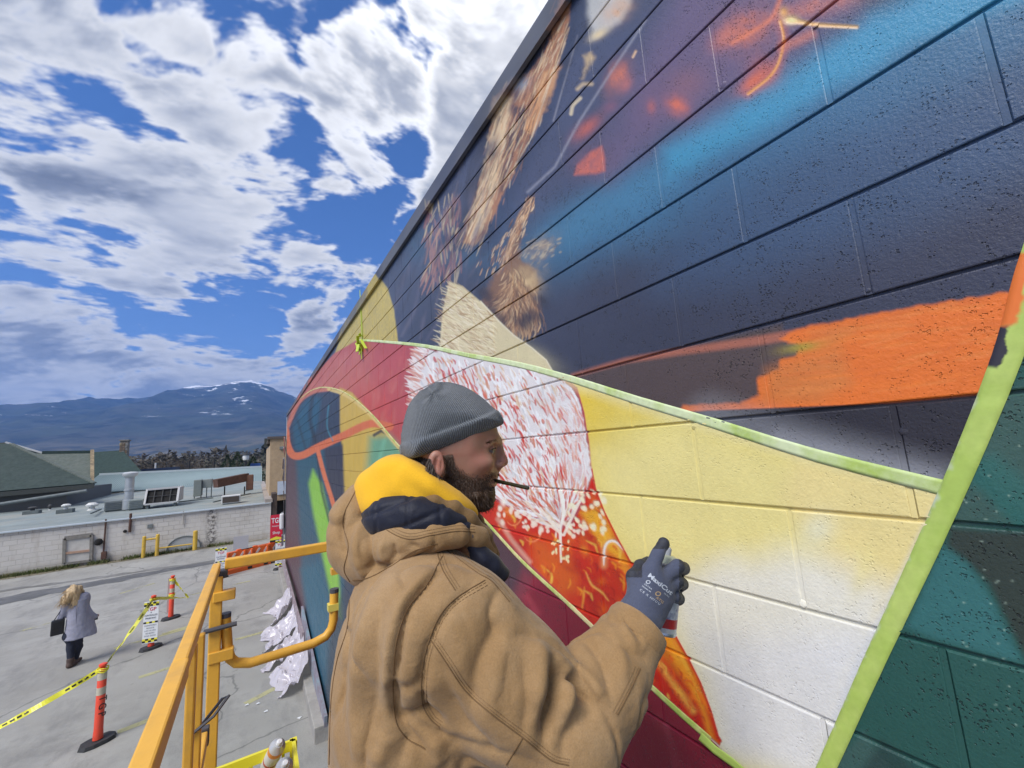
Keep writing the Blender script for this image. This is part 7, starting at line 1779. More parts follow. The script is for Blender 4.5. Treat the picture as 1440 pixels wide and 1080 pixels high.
    hairs('nape_hair', [(580, 640), (606, 645), (612, 664), (624, 672), (632, 690), (640, 706), (612, 706), (592, 680), (580, 655)], 5200, lambda x, y: .016, lambda x, y: (-.15, 0, -1), m_hair, wd=.0011, seed=7, jit=.22, off=.0005)
    hairs('sideburn', [(622, 640), (636, 638), (640, 656), (630, 660), (624, 650)], 900, lambda x, y: .008, lambda x, y: (.1, 0, -1), m_hair2, seed=8, jit=.2)
    # ---- beanie
    hat = [(564.8, 628), (566, 605), (570.6, 581), (577, 566), (588, 553), (600, 543.5), (613, 538), (630, 537), (648, 541), (664, 549), (678, 559), (690, 570), (698, 578), (704, 590), (703.5, 599), (691, 612), (662, 629), (634, 641), (607, 650), (583, 655.5), (570, 646)]
    F_ = Field((-.15, -.115, -.06), (.15, .115, .15), .0025)
    wf = lambda a, c: np.interp(c, [-.06, 0, .06, .12], [.0885, .090, .086, .07])*(1-.10*sstep(.05, .1, a))
    base = inflate(F_, out2(hat), wf, .088, 2.25)
    f0, f1 = q(565, 625, 0), q(698, 577, 0); sl = (f1[2]-f0[2])/(f1[0]-f0[0]); cs = 1/math.sqrt(1+sl*sl)
    h = ((F_.Z-(f0[2]+(F_.X-f0[0])*sl)+.010*(F_.Y/.09)**2-.002))*cs                        # height over the fold of the cuff
    dome = np.maximum(base+.0015, -(h+.012)); lo0, lo1 = q(569, 643, 0), q(704, 597, 0)
    g = -((F_.Z-(lo0[2]+(F_.X-lo0[0])*(lo1[2]-lo0[2])/(lo1[0]-lo0[0]))+.013*(F_.Y/.09)**2+.002)*cs)
    cuff = base-.0045+.0012*np.sin(h*50)
    def smax(a, b, k): hh = np.maximum(k-np.abs(a-b), 0)/k; return np.maximum(a, b)+hh*hh*k*.25
    cuff = smax(smax(cuff, h, .007), g, .007)
    F_.D = np.minimum(smax(dome, -(h+.01), .004), cuff).astype(np.float32)
    F_.D = np.where(F_.D > .5, .5, F_.D)
    axis = MF.W(np.array([-sl, 0, 1.0]))-MF.O; axis /= np.linalg.norm(axis); cen = MF.W(q(612, 585, 0))
    def hd(V, N_):
        s = (n3(V, 16, 2)-.5)*.006+(n3(V, 40, 5)-.5)*.0022
        r_ = V-cen; hh = r_ @ axis; top = sstep(.02, .075, hh)
        pk = MF.W(q(608, 556, -.035)); d_ = np.linalg.norm(V-pk, axis=1); s = s-.004*np.exp(-(d_/.012)**2)+.0035*np.exp(-((d_-.026)/.010)**2)*np.sin(4*np.arctan2((V-pk) @ MF.f, (V-pk)[:, 2]))
        return V+N_*s[:, None]
    mh = bpy.data.materials.new('grey_rib_knit'); mh.use_nodes = True; nt = mh.node_tree; N = nt.nodes.new; Lk = nt.links.new; b = nt.nodes['Principled BSDF']; b.inputs['Roughness'].default_value = .95; b.inputs['Specular IOR Level'].default_value = .15; b.inputs['Sheen Weight'].default_value = .25
    uvn = N('ShaderNodeUVMap'); uvn.uv_map = 'rib'; sx = N('ShaderNodeSeparateXYZ'); Lk(uvn.outputs[0], sx.inputs[0])
    nz = N('ShaderNodeTexNoise'); nz.inputs['Scale'].default_value = 240; nz.inputs['Detail'].default_value = 3; gg = N('ShaderNodeNewGeometry'); Lk(gg.outputs['Position'], nz.inputs['Vector'])
    ml = N('ShaderNodeMath'); ml.operation = 'MULTIPLY'; ml.inputs[1].default_value = 2*math.pi*150; Lk(sx.outputs[0], ml.inputs[0]); sn = N('ShaderNodeMath'); sn.operation = 'SINE'; Lk(ml.outputs[0], sn.inputs[0])
    ml2 = N('ShaderNodeMath'); ml2.operation = 'MULTIPLY'; ml2.inputs[1].default_value = 2*math.pi*420; Lk(sx.outputs[1], ml2.inputs[0]); sn2 = N('ShaderNodeMath'); sn2.operation = 'SINE'; Lk(ml2.outputs[0], sn2.inputs[0])
    a1 = N('ShaderNodeMath'); a1.operation = 'MULTIPLY_ADD'; a1.inputs[1].default_value = .25; Lk(sn2.outputs[0], a1.inputs[0]); Lk(sn.outputs[0], a1.inputs[2]); a2 = N('ShaderNodeMath'); a2.operation = 'MULTIPLY_ADD'; a2.inputs[1].default_value = 1.6; Lk(nz.outputs['Fac'], a2.inputs[0]); Lk(a1.outputs[0], a2.inputs[2])
    bp = N('ShaderNodeBump'); bp.inputs['Strength'].default_value = .9; bp.inputs['Distance'].default_value = .0013; Lk(a2.outputs[0], bp.inputs['Height']); Lk(bp.outputs[0], b.inputs['Normal'])
    cr = N('ShaderNodeMapRange'); cr.inputs[1].default_value = -.6; cr.inputs[2].default_value = 2.2; cr.inputs[3].default_value = 0; cr.inputs[4].default_value = 1; Lk(a2.outputs[0], cr.inputs[0]); mx = N('ShaderNodeMix'); mx.data_type = 'RGBA'; Lk(cr.outputs[0], mx.inputs[0]); mx.inputs[6].default_value = (.062, .070, .080, 1); mx.inputs[7].default_value = (.22, .245, .27, 1); Lk(mx.outputs[2], b.inputs['Base Color'])
    beanie, Vt, Ft = to_obj('beanie', F_, mh, person, 2, hd)
    me = beanie.data; uv = me.uv_layers.new(name='rib'); li = np.zeros(len(me.loops), np.int32); me.loops.foreach_get('vertex_index', li)
    co = np.zeros(len(me.vertices)*3, np.float32); me.vertices.foreach_get('co', co); co = co.reshape(-1, 3); u1 = MF.f-axis*(MF.f @ axis); u1 /= np.linalg.norm(u1); u2 = np.cross(axis, u1)
    rel = co-cen; ang = np.arctan2(rel @ u2, rel @ u1)/(2*math.pi); la = ang[li].reshape(-1, 4) if len(li) % 4 == 0 else ang[li][:, None]; la = la-np.round(la-la[:, :1]); uvd = np.stack([la.ravel(), (rel @ axis)[li]], 1).astype(np.float32); uv.data.foreach_set('uv', uvd.ravel())

    # ---- jacket
    h_ = .0043; F_ = Field((-.36, -.40, -1.02), (.46, .34, -.10), h_)
    C = [-1.0, -.85, -.70, -.55, -.42, -.32, -.26, -.21, -.16]
    ra = np.interp(F_.Z, C, [.165, .160, .152, .150, .146, .135, .118, .095, .05]); rb = np.interp(F_.Z, C, [.235, .232, .228, .226, .222, .205, .170, .125, .06]); a0 = np.interp(F_.Z, C, [-.060, -.070, -.078, -.082, -.082, -.080, -.076, -.068, -.06])
    r = (((np.abs(F_.X-a0)/ra)**2.3+(np.abs(F_.Y)/rb)**2.3)**(1/2.3)-1)*np.minimum(ra, rb)
    F_.D = np.maximum(r, F_.Z+.175).astype(np.float32)
    F_.D = np.maximum(F_.D, -(F_.Z+.90)).astype(np.float32)
    F_.u(F_.cap((-.075, -.165, -.272), (-.075, .165, -.272), .078, .078), .07)
    sh, el, wr = q(655, 880, -.165), q(792, 1048, -.205), q(893, 888, -.150)
    F_.u(F_.cap(sh, sh+(el-sh)*.55, .088, .088), .06); F_.u(F_.cap(sh+(el-sh)*.5, el, .086, .074), .03)
    mid = el+(wr-el)*.5
    F_.u(F_.cap(el, mid, .074, .066), .022); F_.u(F_.cap(mid, wr, .066, .0520), .02)
    F_.u(F_.cap((-.075, .19, -.28), (-.02, .245, -.56), .078, .068), .05); F_.u(F_.cap((-.02, .245, -.56), (.16, .20, -.66), .066, .05), .03)
    # cuff opening and collar opening
    ax_ = (wr-el)/np.linalg.norm(wr-el); F_.sub(np.maximum(F_.cap(wr-ax_*.01, wr+ax_*.12, .040, .044), -1), .004); F_.inter(np.where(F_.cap(mid, wr+ax_*.2, .10, .10) < 0, F_.half(wr+ax_*.018, ax_), -1).astype(np.float32), .005)
    F_.sub(F_.ell(q(628, 745, 0), (.085, .085, .06)), .02)
    # hood lying on the back, running round both sides to the collar
    hp = [(q(506, 698, -.015), .018), (q(497, 728, -.02), .034), (q(501, 768, -.03), .042), (q(530, 777, -.075), .036), (q(568, 763, -.108), .026), (q(608, 753, -.124), .017), (q(645, 751, -.116), .013), (q(672, 755, -.092), .011), (q(690, 775, -.06), .011)]
    def world(x, y, bv):
        hh = bv.ray_cast(Vector((0, 0, CAMZ)), Vector(ray(x, y)).normalized()); return None if hh[0] is None else np.array(hh[0])
    FOLDS = [  # frame positions, amplitude (out +, in -), half width
        ([(775, 934), (781, 962), (776, 1000), (766, 1050)], -.022, .014), ([(792, 935), (800, 965), (792, 1010)], .010, .014), ([(782, 945), (806, 958), (833, 992)], -.014, .010), ([(800, 930), (830, 955), (848, 985)], .007, .012),
        ([(760, 905), (764, 945), (755, 1000)], .010, .018), ([(735, 930), (742, 985), (735, 1030)], -.006, .010), ([(700, 880), (672, 935), (662, 1000)], -.007, .014), ([(722, 880), (700, 950), (690, 1010)], .006, .016),
        ([(622, 800), (592, 832), (572, 862), (558, 930), (556, 1000), (596, 1053)], -.010, .007), ([(612, 800), (580, 830), (560, 862), (546, 930), (544, 1000)], .006, .010), ([(665, 822), (628, 862), (604, 905), (594, 960), (598, 1000), (620, 1030)], -.006, .008),
        ([(520, 850), (505, 920), (500, 1000), (508, 1075)], .007, .018), ([(495, 850), (484, 930), (478, 1010)], -.005, .012), ([(535, 840), (528, 900), (530, 980)], -.005, .012), ([(560, 1010), (600, 1004), (625, 1020)], -.008, .010), ([(575, 1035), (560, 1075)], -.006, .012), ([(610, 1035), (618, 1078)], .006, .012), ([(545, 1030), (530, 1078)], .006, .012),
        ([(700, 830), (690, 862), (700, 900)], -.006, .009), ([(668, 800), (700, 832), (735, 870)], .004, .012), ([(640, 905), (660, 960), (700, 1010)], .004, .018), ([(620, 940), (650, 1010), (700, 1060)], -.005, .014), ([(820, 895), (845, 930), (860, 985)], -.006, .010), ([(850, 875), (872, 915), (880, 960)], .005, .010), ([(835, 1000), (800, 1030), (790, 1070)], -.006, .012),
        ([(500, 720), (482, 760), (488, 800)], -.004, .010), ([(520, 745), (510, 785), (520, 812)], .005, .010), ([(545, 760), (540, 800)], -.005, .008), ([(575, 765), (560, 790)], .004, .008), ([(480, 690), (476, 740)], .003, .010), ([(650, 770), (640, 800), (660, 820)], .005, .012), ([(600, 790), (640, 790), (672, 805)], -.004, .010), ([(880, 868), (905, 905)], -.005, .006), ([(868, 862), (896, 912)], .004, .005)]
    def crease(V, seed=0, sc=1.0):
        w_ = np.stack([n3(V, 9, 31+seed), n3(V, 9, 37+seed), n3(V, 9, 41+seed)], 1)-.5
        U = (V+w_*.09)*np.array([1, 1, .62]); a = n3(U, 15*sc, 8+seed); b = n3(U, 33*sc, 18+seed)
        return -.0042*np.exp(-(np.abs(a-.5)/.026)**1.2)+.0020*np.exp(-((np.abs(a-.5)-.07)/.05)**2)-.0016*np.exp(-(np.abs(b-.5)/.035)**1.2)
    def apply_folds(V, Fq, folds):
        N_ = vnorm(V, Fq); bv = BVHTree.FromPolygons(V.tolist(), Fq.tolist()); acc = np.zeros(len(V))
        for (pl, amp, wd) in folds:
            P = [world(x, y, bv) for x, y in spline(pl, 14)]; P = [p for p in P if p is not None]
            if len(P) < 2: continue
            P = np.array(P); keep = [0]
            for i in range(1, len(P)):
                if np.linalg.norm(P[i]-P[keep[-1]]) < .12: keep.append(i)
            P = P[keep]; lo = P.min(0)-wd*3; hi = P.max(0)+wd*3; I = np.where(((V > lo) & (V < hi)).all(1))[0]
            if not len(I) or len(P) < 2: continue
            d = np.full(len(I), 9.0); T = np.zeros(len(I)); n = len(P)-1
            for k in range(n):
                e = P[k+1]-P[k]; L2 = max(e @ e, 1e-9); t = np.clip(((V[I]-P[k]) @ e)/L2, 0, 1); dd = np.linalg.norm(V[I]-P[k]-t[:, None]*e, axis=1); m_ = dd < d; d = np.where(m_, dd, d); T = np.where(m_, (k+t)/n, T)
            prof = np.exp(-(d/wd)**2) if amp > 0 else .45*np.exp(-(d/wd)**2)+.65*np.exp(-d/(wd*.55))
            acc[I] += 1.3*amp*prof*np.clip(np.sin(np.clip(T*.86+.07, 0, 1)*math.pi)*1.4, 0, 1)
        return V+N_*acc[:, None]
    V, Fc = F_.mesh(); V = smooth_mesh(V, Fc, 2); V = MF.W(V); N_ = vnorm(V, Fc)
    V = V+N_*((n3(V, 12, 2)-.5)*.012+crease(V)+(n3(V, 70, 11)-.5)*.0022)[:, None]; V = smooth_mesh(V, Fc, 1, .3); V = apply_folds(V, Fc, FOLDS); V = smooth_mesh(V, Fc, 1, .25)
    jacket = mesh('jacket', V, Fc, M_DUCK, person, smooth=True)
    bvj = BVHTree.FromPolygons(V.tolist(), Fc.tolist())
    def cast(x, y, off=.0):
        hh = bvj.ray_cast(Vector((0, 0, CAMZ)), Vector(ray(x, y)).normalized()); 
        return None if hh[0] is None else (np.array(hh[0])+np.array(hh[1])*off, np.array(hh[1]))
    def seam(pl, par, dbl=True):
        mb = MB(); P = []; prev = None
        for (x, y) in spline(pl, 60):
            c = cast(x, y, .0004)
            if c is None: continue
            if prev is not None and np.linalg.norm(c[0]-prev) > .05: 
                if len(P) > 2: mb.tube(P, .0009, 5)
                P = []
            P.append(c[0]); prev = c[0]
        if len(P) > 2: mb.tube(P, .0009, 5)
        if not mb.V: return
        so = mb.build('seam', M_SEAM, par)
        if dbl:
            st = MB()
            for off in (4.2, 9.5):
                S = spline(pl, 60); Q = []
                for i in range(len(S)):
                    t = S[min(i+1, len(S)-1)]-S[max(i-1, 0)]; t = t/(np.hypot(*t)+1e-9); c = cast(S[i][0]+t[1]*off*.8, S[i][1]-t[0]*off*.8, .0003)
                    if c is not None: Q.append(c[0])
                Q2 = [];
                for i in range(len(Q)-1):
                    L = np.linalg.norm(Q[i+1]-Q[i]); 
                    if L > .03: continue
                    n = max(1, int(L/.0045))
                    for j in range(n):
                        a = Q[i]+(Q[i+1]-Q[i])*(j+.1)/n; b_ = Q[i]+(Q[i+1]-Q[i])*(j+.8)/n; Q2.append((a, b_))
                for a, b_ in Q2: st.tube([a, b_], .0007, 3, cap=False)
            if st.V: setp(st.build('stitching', M_STITCH, so), kind='stuff')
    seam([(617, 766), (650, 790), (672, 806), (692, 818), (716, 846)], jacket); seam([(682, 816), (640, 842), (617, 868), (602, 905), (594, 940), (593, 985), (604, 1010), (618, 1022)], jacket)
    seam([(604, 897), (630, 935), (655, 972), (694, 1006), (735, 1037), (774, 1068), (800, 1076)], jacket); seam([(735, 1037), (712, 1075)], jacket, False)
    seam([(622, 782), (600, 822), (574, 854), (560, 890), (554, 930), (554, 1004), (570, 1036), (598, 1053)], jacket, False); seam([(492, 826), (489, 880), (474, 930), (466, 985), (463, 1075)], jacket, False)
    seam([(868, 1005), (884, 975), (900, 940)], jacket); seam([(612, 768), (622, 800), (640, 830)], jacket, True)
    Fh = Field((-.34, -.22, -.36), (.16, .22, -.02), .0038)
    Fh.D = chain(Fh, hp, .03, mirror=True, kk=.04); Fh.u(Fh.ell(q(520, 790, 0)+np.array([.02, 0, 0]), (.06, .09, .045)), .03)
    def hood_fold(V, N_): return V+N_*((n3(V, 9, 2)-.5)*.012+crease(V, 5, .8)+(n3(V, 60, 9)-.5)*.002)[:, None]
    HF = [([(486, 715), (479, 750), (487, 790)], -.007, .008), ([(507, 735), (502, 775), (512, 812)], .007, .010), ([(520, 745), (518, 780), (528, 806)], -.008, .007), ([(540, 758), (538, 780), (548, 792)], .006, .008), ([(552, 765), (556, 785)], -.006, .006), ([(575, 764), (590, 772)], -.005, .005), ([(505, 800), (535, 795), (570, 775)], -.004, .006)]
    hood, Vo, Fo = to_obj('hood', Fh, M_DUCK, jacket, 1, hood_fold, post=lambda V, F2: smooth_mesh(apply_folds(V, F2, HF), F2, 1, .25))
    allV = np.vstack([V, Vo]); allF = np.vstack([Fc, Fo+len(V)]); bvj = BVHTree.FromPolygons(allV.tolist(), allF.tolist())
    seam([(500, 690), (482, 730), (490, 768), (484, 800), (492, 818)], hood, False); seam([(516, 720), (542, 744), (574, 758), (610, 752), (642, 747), (668, 748)], hood)
    seam([(496, 816), (520, 812), (552, 795), (580, 776), (615, 764)], hood, False)
    # cuff: a turned band at the end of the sleeve
    ax_w = MF.W(wr)-MF.W(el); ax_w /= np.linalg.norm(ax_w); c0 = MF.W(wr)+ax_w*.010
    MB().lathe([(.0405, -.012), (.0435, .006), (.0470, .0085), (.0505, .006), (.0530, -.004), (.0530, -.022), (.0500, -.026)], c0, ax_w, 40).build('cuff', M_DUCK, jacket, smooth=True)

    # ---- yellow hood, navy quilted collar, tan facing, navy flap
    F_ = Field((-.30, -.16, -.24), (.12, .16, .05), .0032)
    F_.D = chain(F_, [(q(514, 702, -.01), .014), (q(524, 686, -.015), .023), (q(550, 675, -.03), .034), (q(578, 680, -.055), .036), (q(606, 693, -.070), .030), (q(636, 707, -.074), .019), (q(662, 724, -.062), .010)], .03, mirror=True, kk=.04)
    F_.u(F_.ell(q(556, 658, 0), (.040, .070, .024)), .02); F_.u(F_.ell(q(548, 704, 0), (.06, .09, .045)), .03)
    F_.inter(-F_.cap(q(640, 640, 0), q(632, 700, 0), .078, .070)-.0, .01)
    to_obj('yellow_hood', F_, M_YEL, person, 2, lambda V, N_: V+N_*((n3(V, 12, 4)-.5)*.016+.006*np.sin(MF.L(V)[:, 0]*70+MF.L(V)[:, 2]*95+n3(V, 10, 6)*8)*sstep(-.13, -.03, MF.L(V)[:, 0]))[:, None])
    F_ = Field((-.28, -.20, -.28), (.14, .20, .0), .0035)
    F_.D = chain(F_, [(q(520, 735, -.03), .030), (q(550, 728, -.07), .036), (q(585, 728, -.095), .034), (q(620, 735, -.104), .026), (q(650, 745, -.098), .017), (q(668, 755, -.085), .013)], .03, mirror=True, kk=.035)
    def quilt(V, N_):
        l_ = MF.L(V); s = l_[:, 0]*.35-l_[:, 2]; u_ = l_[:, 0]
        return V+N_*(-.0035*np.exp(-(((s*24) % 1-.5)/.10)**2)-.002*np.exp(-(((u_*18) % 1-.5)/.06)**2)+(n3(V, 60, 3)-.5)*.003)[:, None]
    collar, _, _ = to_obj('quilted_collar', F_, M_NAVY, person, 1, quilt)
    F_ = Field((-.14, -.14, -.26), (.16, .14, -.04), .003)
    F_.D = chain(F_, [(q(588, 701, -.098), .006), (q(612, 703, -.106), .010), (q(638, 713, -.106), .011), (q(660, 729, -.098), .012), (q(682, 753, -.082), .012), (q(694, 780, -.05), .012)], .012, mirror=True, kk=.014)
    to_obj('collar_facing', F_, M_DUCK_D, jacket, 2, lambda V, N_: V+N_*((n3(V, 40, 4)-.5)*.004)[:, None])
    F_ = Field((-.02, -.18, -.36), (.20, -.0, -.12), .0028)
    F_.D = chain(F_, [(q(664, 770, -.105), .010), (q(680, 786, -.106), .013), (q(695, 800, -.105), .013), (q(706, 810, -.103), .010)], .01)
    F_.u(chain(F_, [(q(668, 782, -.10), .010), (q(686, 803, -.10), .010), (q(699, 815, -.10), .008)], .01), .01); F_.u(chain(F_, [(q(676, 772, -.10), .008), (q(694, 790, -.10), .010), (q(711, 804, -.10), .007)], .01), .01)
    fl, _, _ = to_obj('collar_flap', F_, M_NAVY, jacket, 1, lambda V, N_: V+N_*((n3(V, 50, 4)-.5)*.004)[:, None])
    tg = MF.W(q(664, 752, -.115)); MB().lathe([(.0, -.005), (.006, -.004), (.0065, .0), (.006, .004), (0, .005)], tg, (0, 0, 1), 10).build('cord_lock', m_cap, jacket, smooth=True)
    # drawn thread of light facing stitching on the collar edge
    # ---- trousers and boots (below the picture)
    mt = mat('work_trousers', (.05, .05, .055), .9, noise=.2, nscale=12); mb_ = mat('boot_leather', (.07, .05, .035), .7)
    F_ = Field((-.28, -.26, -1.62), (.24, .26, -.74), .012); F_.D = F_.ell((-.07, 0, -.86), (.15, .19, .13))
    for s in (-1, 1): F_.u(F_.cap((-.06, s*.10, -.88), (-.03, s*.13, -1.17), .098, .070), .03); F_.u(F_.cap((-.03, s*.13, -1.17), (-.06, s*.14, -1.51), .072, .062), .02)
    to_obj('trousers', F_, mt, person, 2, lambda V, N_: V+N_*((n3(V, 14, 4)-.5)*.012)[:, None])
    for s in (-1, 1):
        F_ = Field((-.22, s*.14-.09, -1.61), (.22, s*.14+.09, -1.42), .007); z0 = DECK-MF.O[2]; F_.D = F_.cap((-.06, s*.14, z0+.10), (-.06, s*.14, z0+.05), .055, .055); F_.u(F_.ell((.02, s*.14, z0+.045), (.13, .05, .05)), .03); F_.inter(F_.half((0, 0, z0+.002), (0, 0, -1)), .004)
        to_obj('boot', F_, mb_, person, 1)

    # ---- gloved hand
    F_ = Field((.24, -.30, -.34), (.50, -.02, -.13), .0018)
    H = lambda x, y, b: q(x, y, b)
    W0 = H(895, 874, -.150)
    F_.D = F_.cap(H(888, 886, -.152), W0, .031, .0315)
    # palm: a slab from the wrist to the knuckles
    for (x, y, r_, bb) in ((914, 806, .0165, -.148), (925, 815, .0165, -.150), (932, 828, .0160, -.148), (934, 842, .0150, -.143)): F_.u(F_.cap(W0+np.array([0, .002, 0])+(H(x, y, bb)-H(923, 822, bb))*.55, H(x, y, bb), .0240, r_), .020)
    idx = [(H(918, 798, -.150), .0140), (H(925, 779, -.148), .0112), (H(933.5, 764, -.138), .0104)]
    F_.u(chain(F_, idx, .006, kk=.006), .010)
    mids = [[(H(932, 811, -.150), .0138), (H(953, 797, -.146), .0124), (H(961, 799, -.116), .0112), (H(955, 806, -.095), .010)], [(H(936, 824, -.148), .0132), (H(952, 818, -.144), .0118), (H(959, 821, -.116), .0108), (H(953, 827, -.096), .0098)], [(H(938, 838, -.144), .0124), (H(949, 838, -.138), .0110), (H(954, 842, -.112), .0100), (H(948, 846, -.094), .0092)]]
    for c in mids: F_.u(chain(F_, c, .005, kk=.005), .005)
    th = [(H(899, 832, -.140), .018), (H(891, 812, -.120), .0135), (H(901, 796, -.096), .0112), (H(911, 790, -.082), .010)]
    F_.u(chain(F_, th, .006, kk=.006), .012)
    F_.u(F_.ell(H(900, 838, -.135), (.018, .020, .026)), .012)
    def gl(V, N_): return V+N_*((n3(V, 70, 4)-.5)*.0028+(n3(V, 190, 7)-.5)*.0011)[:, None]
    glove, Vg, Fg = to_obj('glove', F_, [M_GLOVE, M_GRIP], person, 1, gl)
    cen_ = Vg[Fg].mean(1); loc = MF.L(cen_); pxx, pyy, dd = to_px(cen_[:, 0], cen_[:, 1], cen_[:, 2])
    grip = (loc[:, 1] > -.122)|((pyy < 772))|((pxx > 955))|((pxx < 903) & (pyy < 812))
    glove.data.polygons.foreach_set('material_index', grip.astype(np.int32))
    Cf = MB(); wax = MF.W(W0)-MF.W(H(888, 886, -.152)); 
    bvg = BVHTree.FromPolygons(Vg.tolist(), Fg.tolist())
    def print_text(txt, p0, p1, hgt, mt_, name, bold=.01, off=.0007, fill=1.0):
        V2, F2 = text_mesh(txt, 1.0, bold); xs = [v[0] for v in V2]; w = max(xs)-min(xs); p0 = np.array(p0, float); p1 = np.array(p1, float); e = p1-p0; L = np.hypot(*e); e /= L; n_ = np.array([-e[1], e[0]]); m = (p0+p1)/2; out = []
        for v in V2:
            P = m+e*(v[0]/w*L)-n_*(v[1]*hgt); hh = bvg.ray_cast(Vector((0, 0, CAMZ)), Vector(ray(*P)).normalized())
            if hh[0] is None: return
            c = np.array(hh[0]); out.append(c-c_dir(c)*off)
        MB().add(out, F2).build(name, mt_, glove)
    def c_dir(c): v = c-np.array([0, 0, CAMZ]); return v/np.linalg.norm(v)
    m_pr = mat('glove_print', (.50, .54, .60), .6); m_pr2 = mat('glove_print_tan', (.42, .30, .17), .6)
    print_text('MaxiCut', (912, 808), (945, 835), 8.5, m_pr, 'lettering', .03); print_text('ULTRA', (934, 834), (941, 840), 3.0, m_pr, 'small_print')
    print_text('SATRA', (906, 821), (917, 829), 3.0, m_pr, 'small_print'); print_text('PREMIUM', (903, 824), (915, 832.5), 2.4, m_pr, 'small_print'); print_text('C E  X  H', (900, 829), (917, 842), 4.0, m_pr, 'small_print', .012); print_text('ATG', (923, 840), (933, 848), 5.0, m_pr2, 'small_print', .02); print_text('U U U', (918, 842), (928, 850), 4, m_pr, 'small_print', .012)
    for (x, y, r_, mt_) in ((925.5, 835, 4.2, m_pr2), (911.5, 818.5, 3.4, m_pr)):
        out = []
        for i in range(18):
            for rad in (.0, 1):
                rr_ = r_*(1 if rad else .62); a = 2*math.pi*i/18; hh = bvg.ray_cast(Vector((0, 0, CAMZ)), Vector(ray(x+math.cos(a)*rr_, y+math.sin(a)*rr_*.8)).normalized()); out.append(np.array(hh[0])-c_dir(np.array(hh[0]))*.0007 if hh[0] is not None else np.array([0, 0, 0]))
        if all(np.linalg.norm(o) > 0 for o in out): MB().add(out, [(2*i, 2*i+1, (2*i+3) % 36, (2*i+2) % 36) for i in range(18)]).build('logo', mt_, glove)
    # ---- spray can in the hand, cigarette-like stick in the mouth
    cb, ct = MF.W(H(927, 888, -.100)), MF.W(H(938, 788, -.094)); ax = ct-cb; L = np.linalg.norm(ax); ax /= L; r_ = .0265
    can = empty('spray_can', tuple(cb), label='white spray can with a red band gripped in the gloved hand', cat='spray can')
    MB().lathe([(.024, .002), (.0292, 0), (.0308, .003), (.030, .006)], cb, ax, 28).build('base_rim', mat('tin', (.55, .56, .57), .3, metal=.8), can, smooth=True)
    MB().lathe([(.0297, .006), (.0297, .014)], cb, ax, 28).build('band', mat('can_silver', (.62, .63, .64), .35, metal=.3), can, smooth=True)
    MB().lathe([(.0298, .014), (.0298, .030)], cb, ax, 28).build('red_band', mat('can_red2', (.50, .03, .03), .35), can, smooth=True); MB().lathe([(.0297, .030), (.0297, L-.012)], cb, ax, 28).build('label', mat('can_label', (.62, .64, .66), .35, noise=.35, nscale=70, dirt=(.08, .09, .28), dscale=90, damt=.9), can, smooth=True)
    MB().lathe([(.0298, L-.012), (.0318, L-.009), (.0318, L-.006), (.0292, L-.004)], cb, ax, 28).build('top_rim', MATS['tin'], can, smooth=True); MB().lathe([(.0292, L-.004), (.022, L+.006), (.012, L+.010), (.0, L+.010)], cb, ax, 28).build('shoulder', mat('can_dome', (.46, .49, .36), .4), can, smooth=True)
    MB().lathe([(.006, L+.009), (.0065, L+.022), (.004, L+.025)], cb, ax, 12).build('nozzle', mat('nozzle_grey', (.35, .36, .38), .4), can, smooth=True)
    a, b_ = MF.W(q(695.5, 675.6, -.010)), MF.W(q(743, 686.5, -.075))
    st = empty('lip_stick_tube', tuple(a), label='thin black tube sticking out from between his lips', cat='tube'); st.name = 'mouth_tube'
    MB().tube([a, a+(b_-a)*.97], .0038, 14).build('barrel', mat('tube_olive', (.030, .028, .012), .25, spec=.8), st, smooth=True); MB().tube([a+(b_-a)*.97, b_], .0036, 14).build('tip', mat('tube_tip', (.02, .018, .015), .5), st, smooth=True)
    return person
painter()

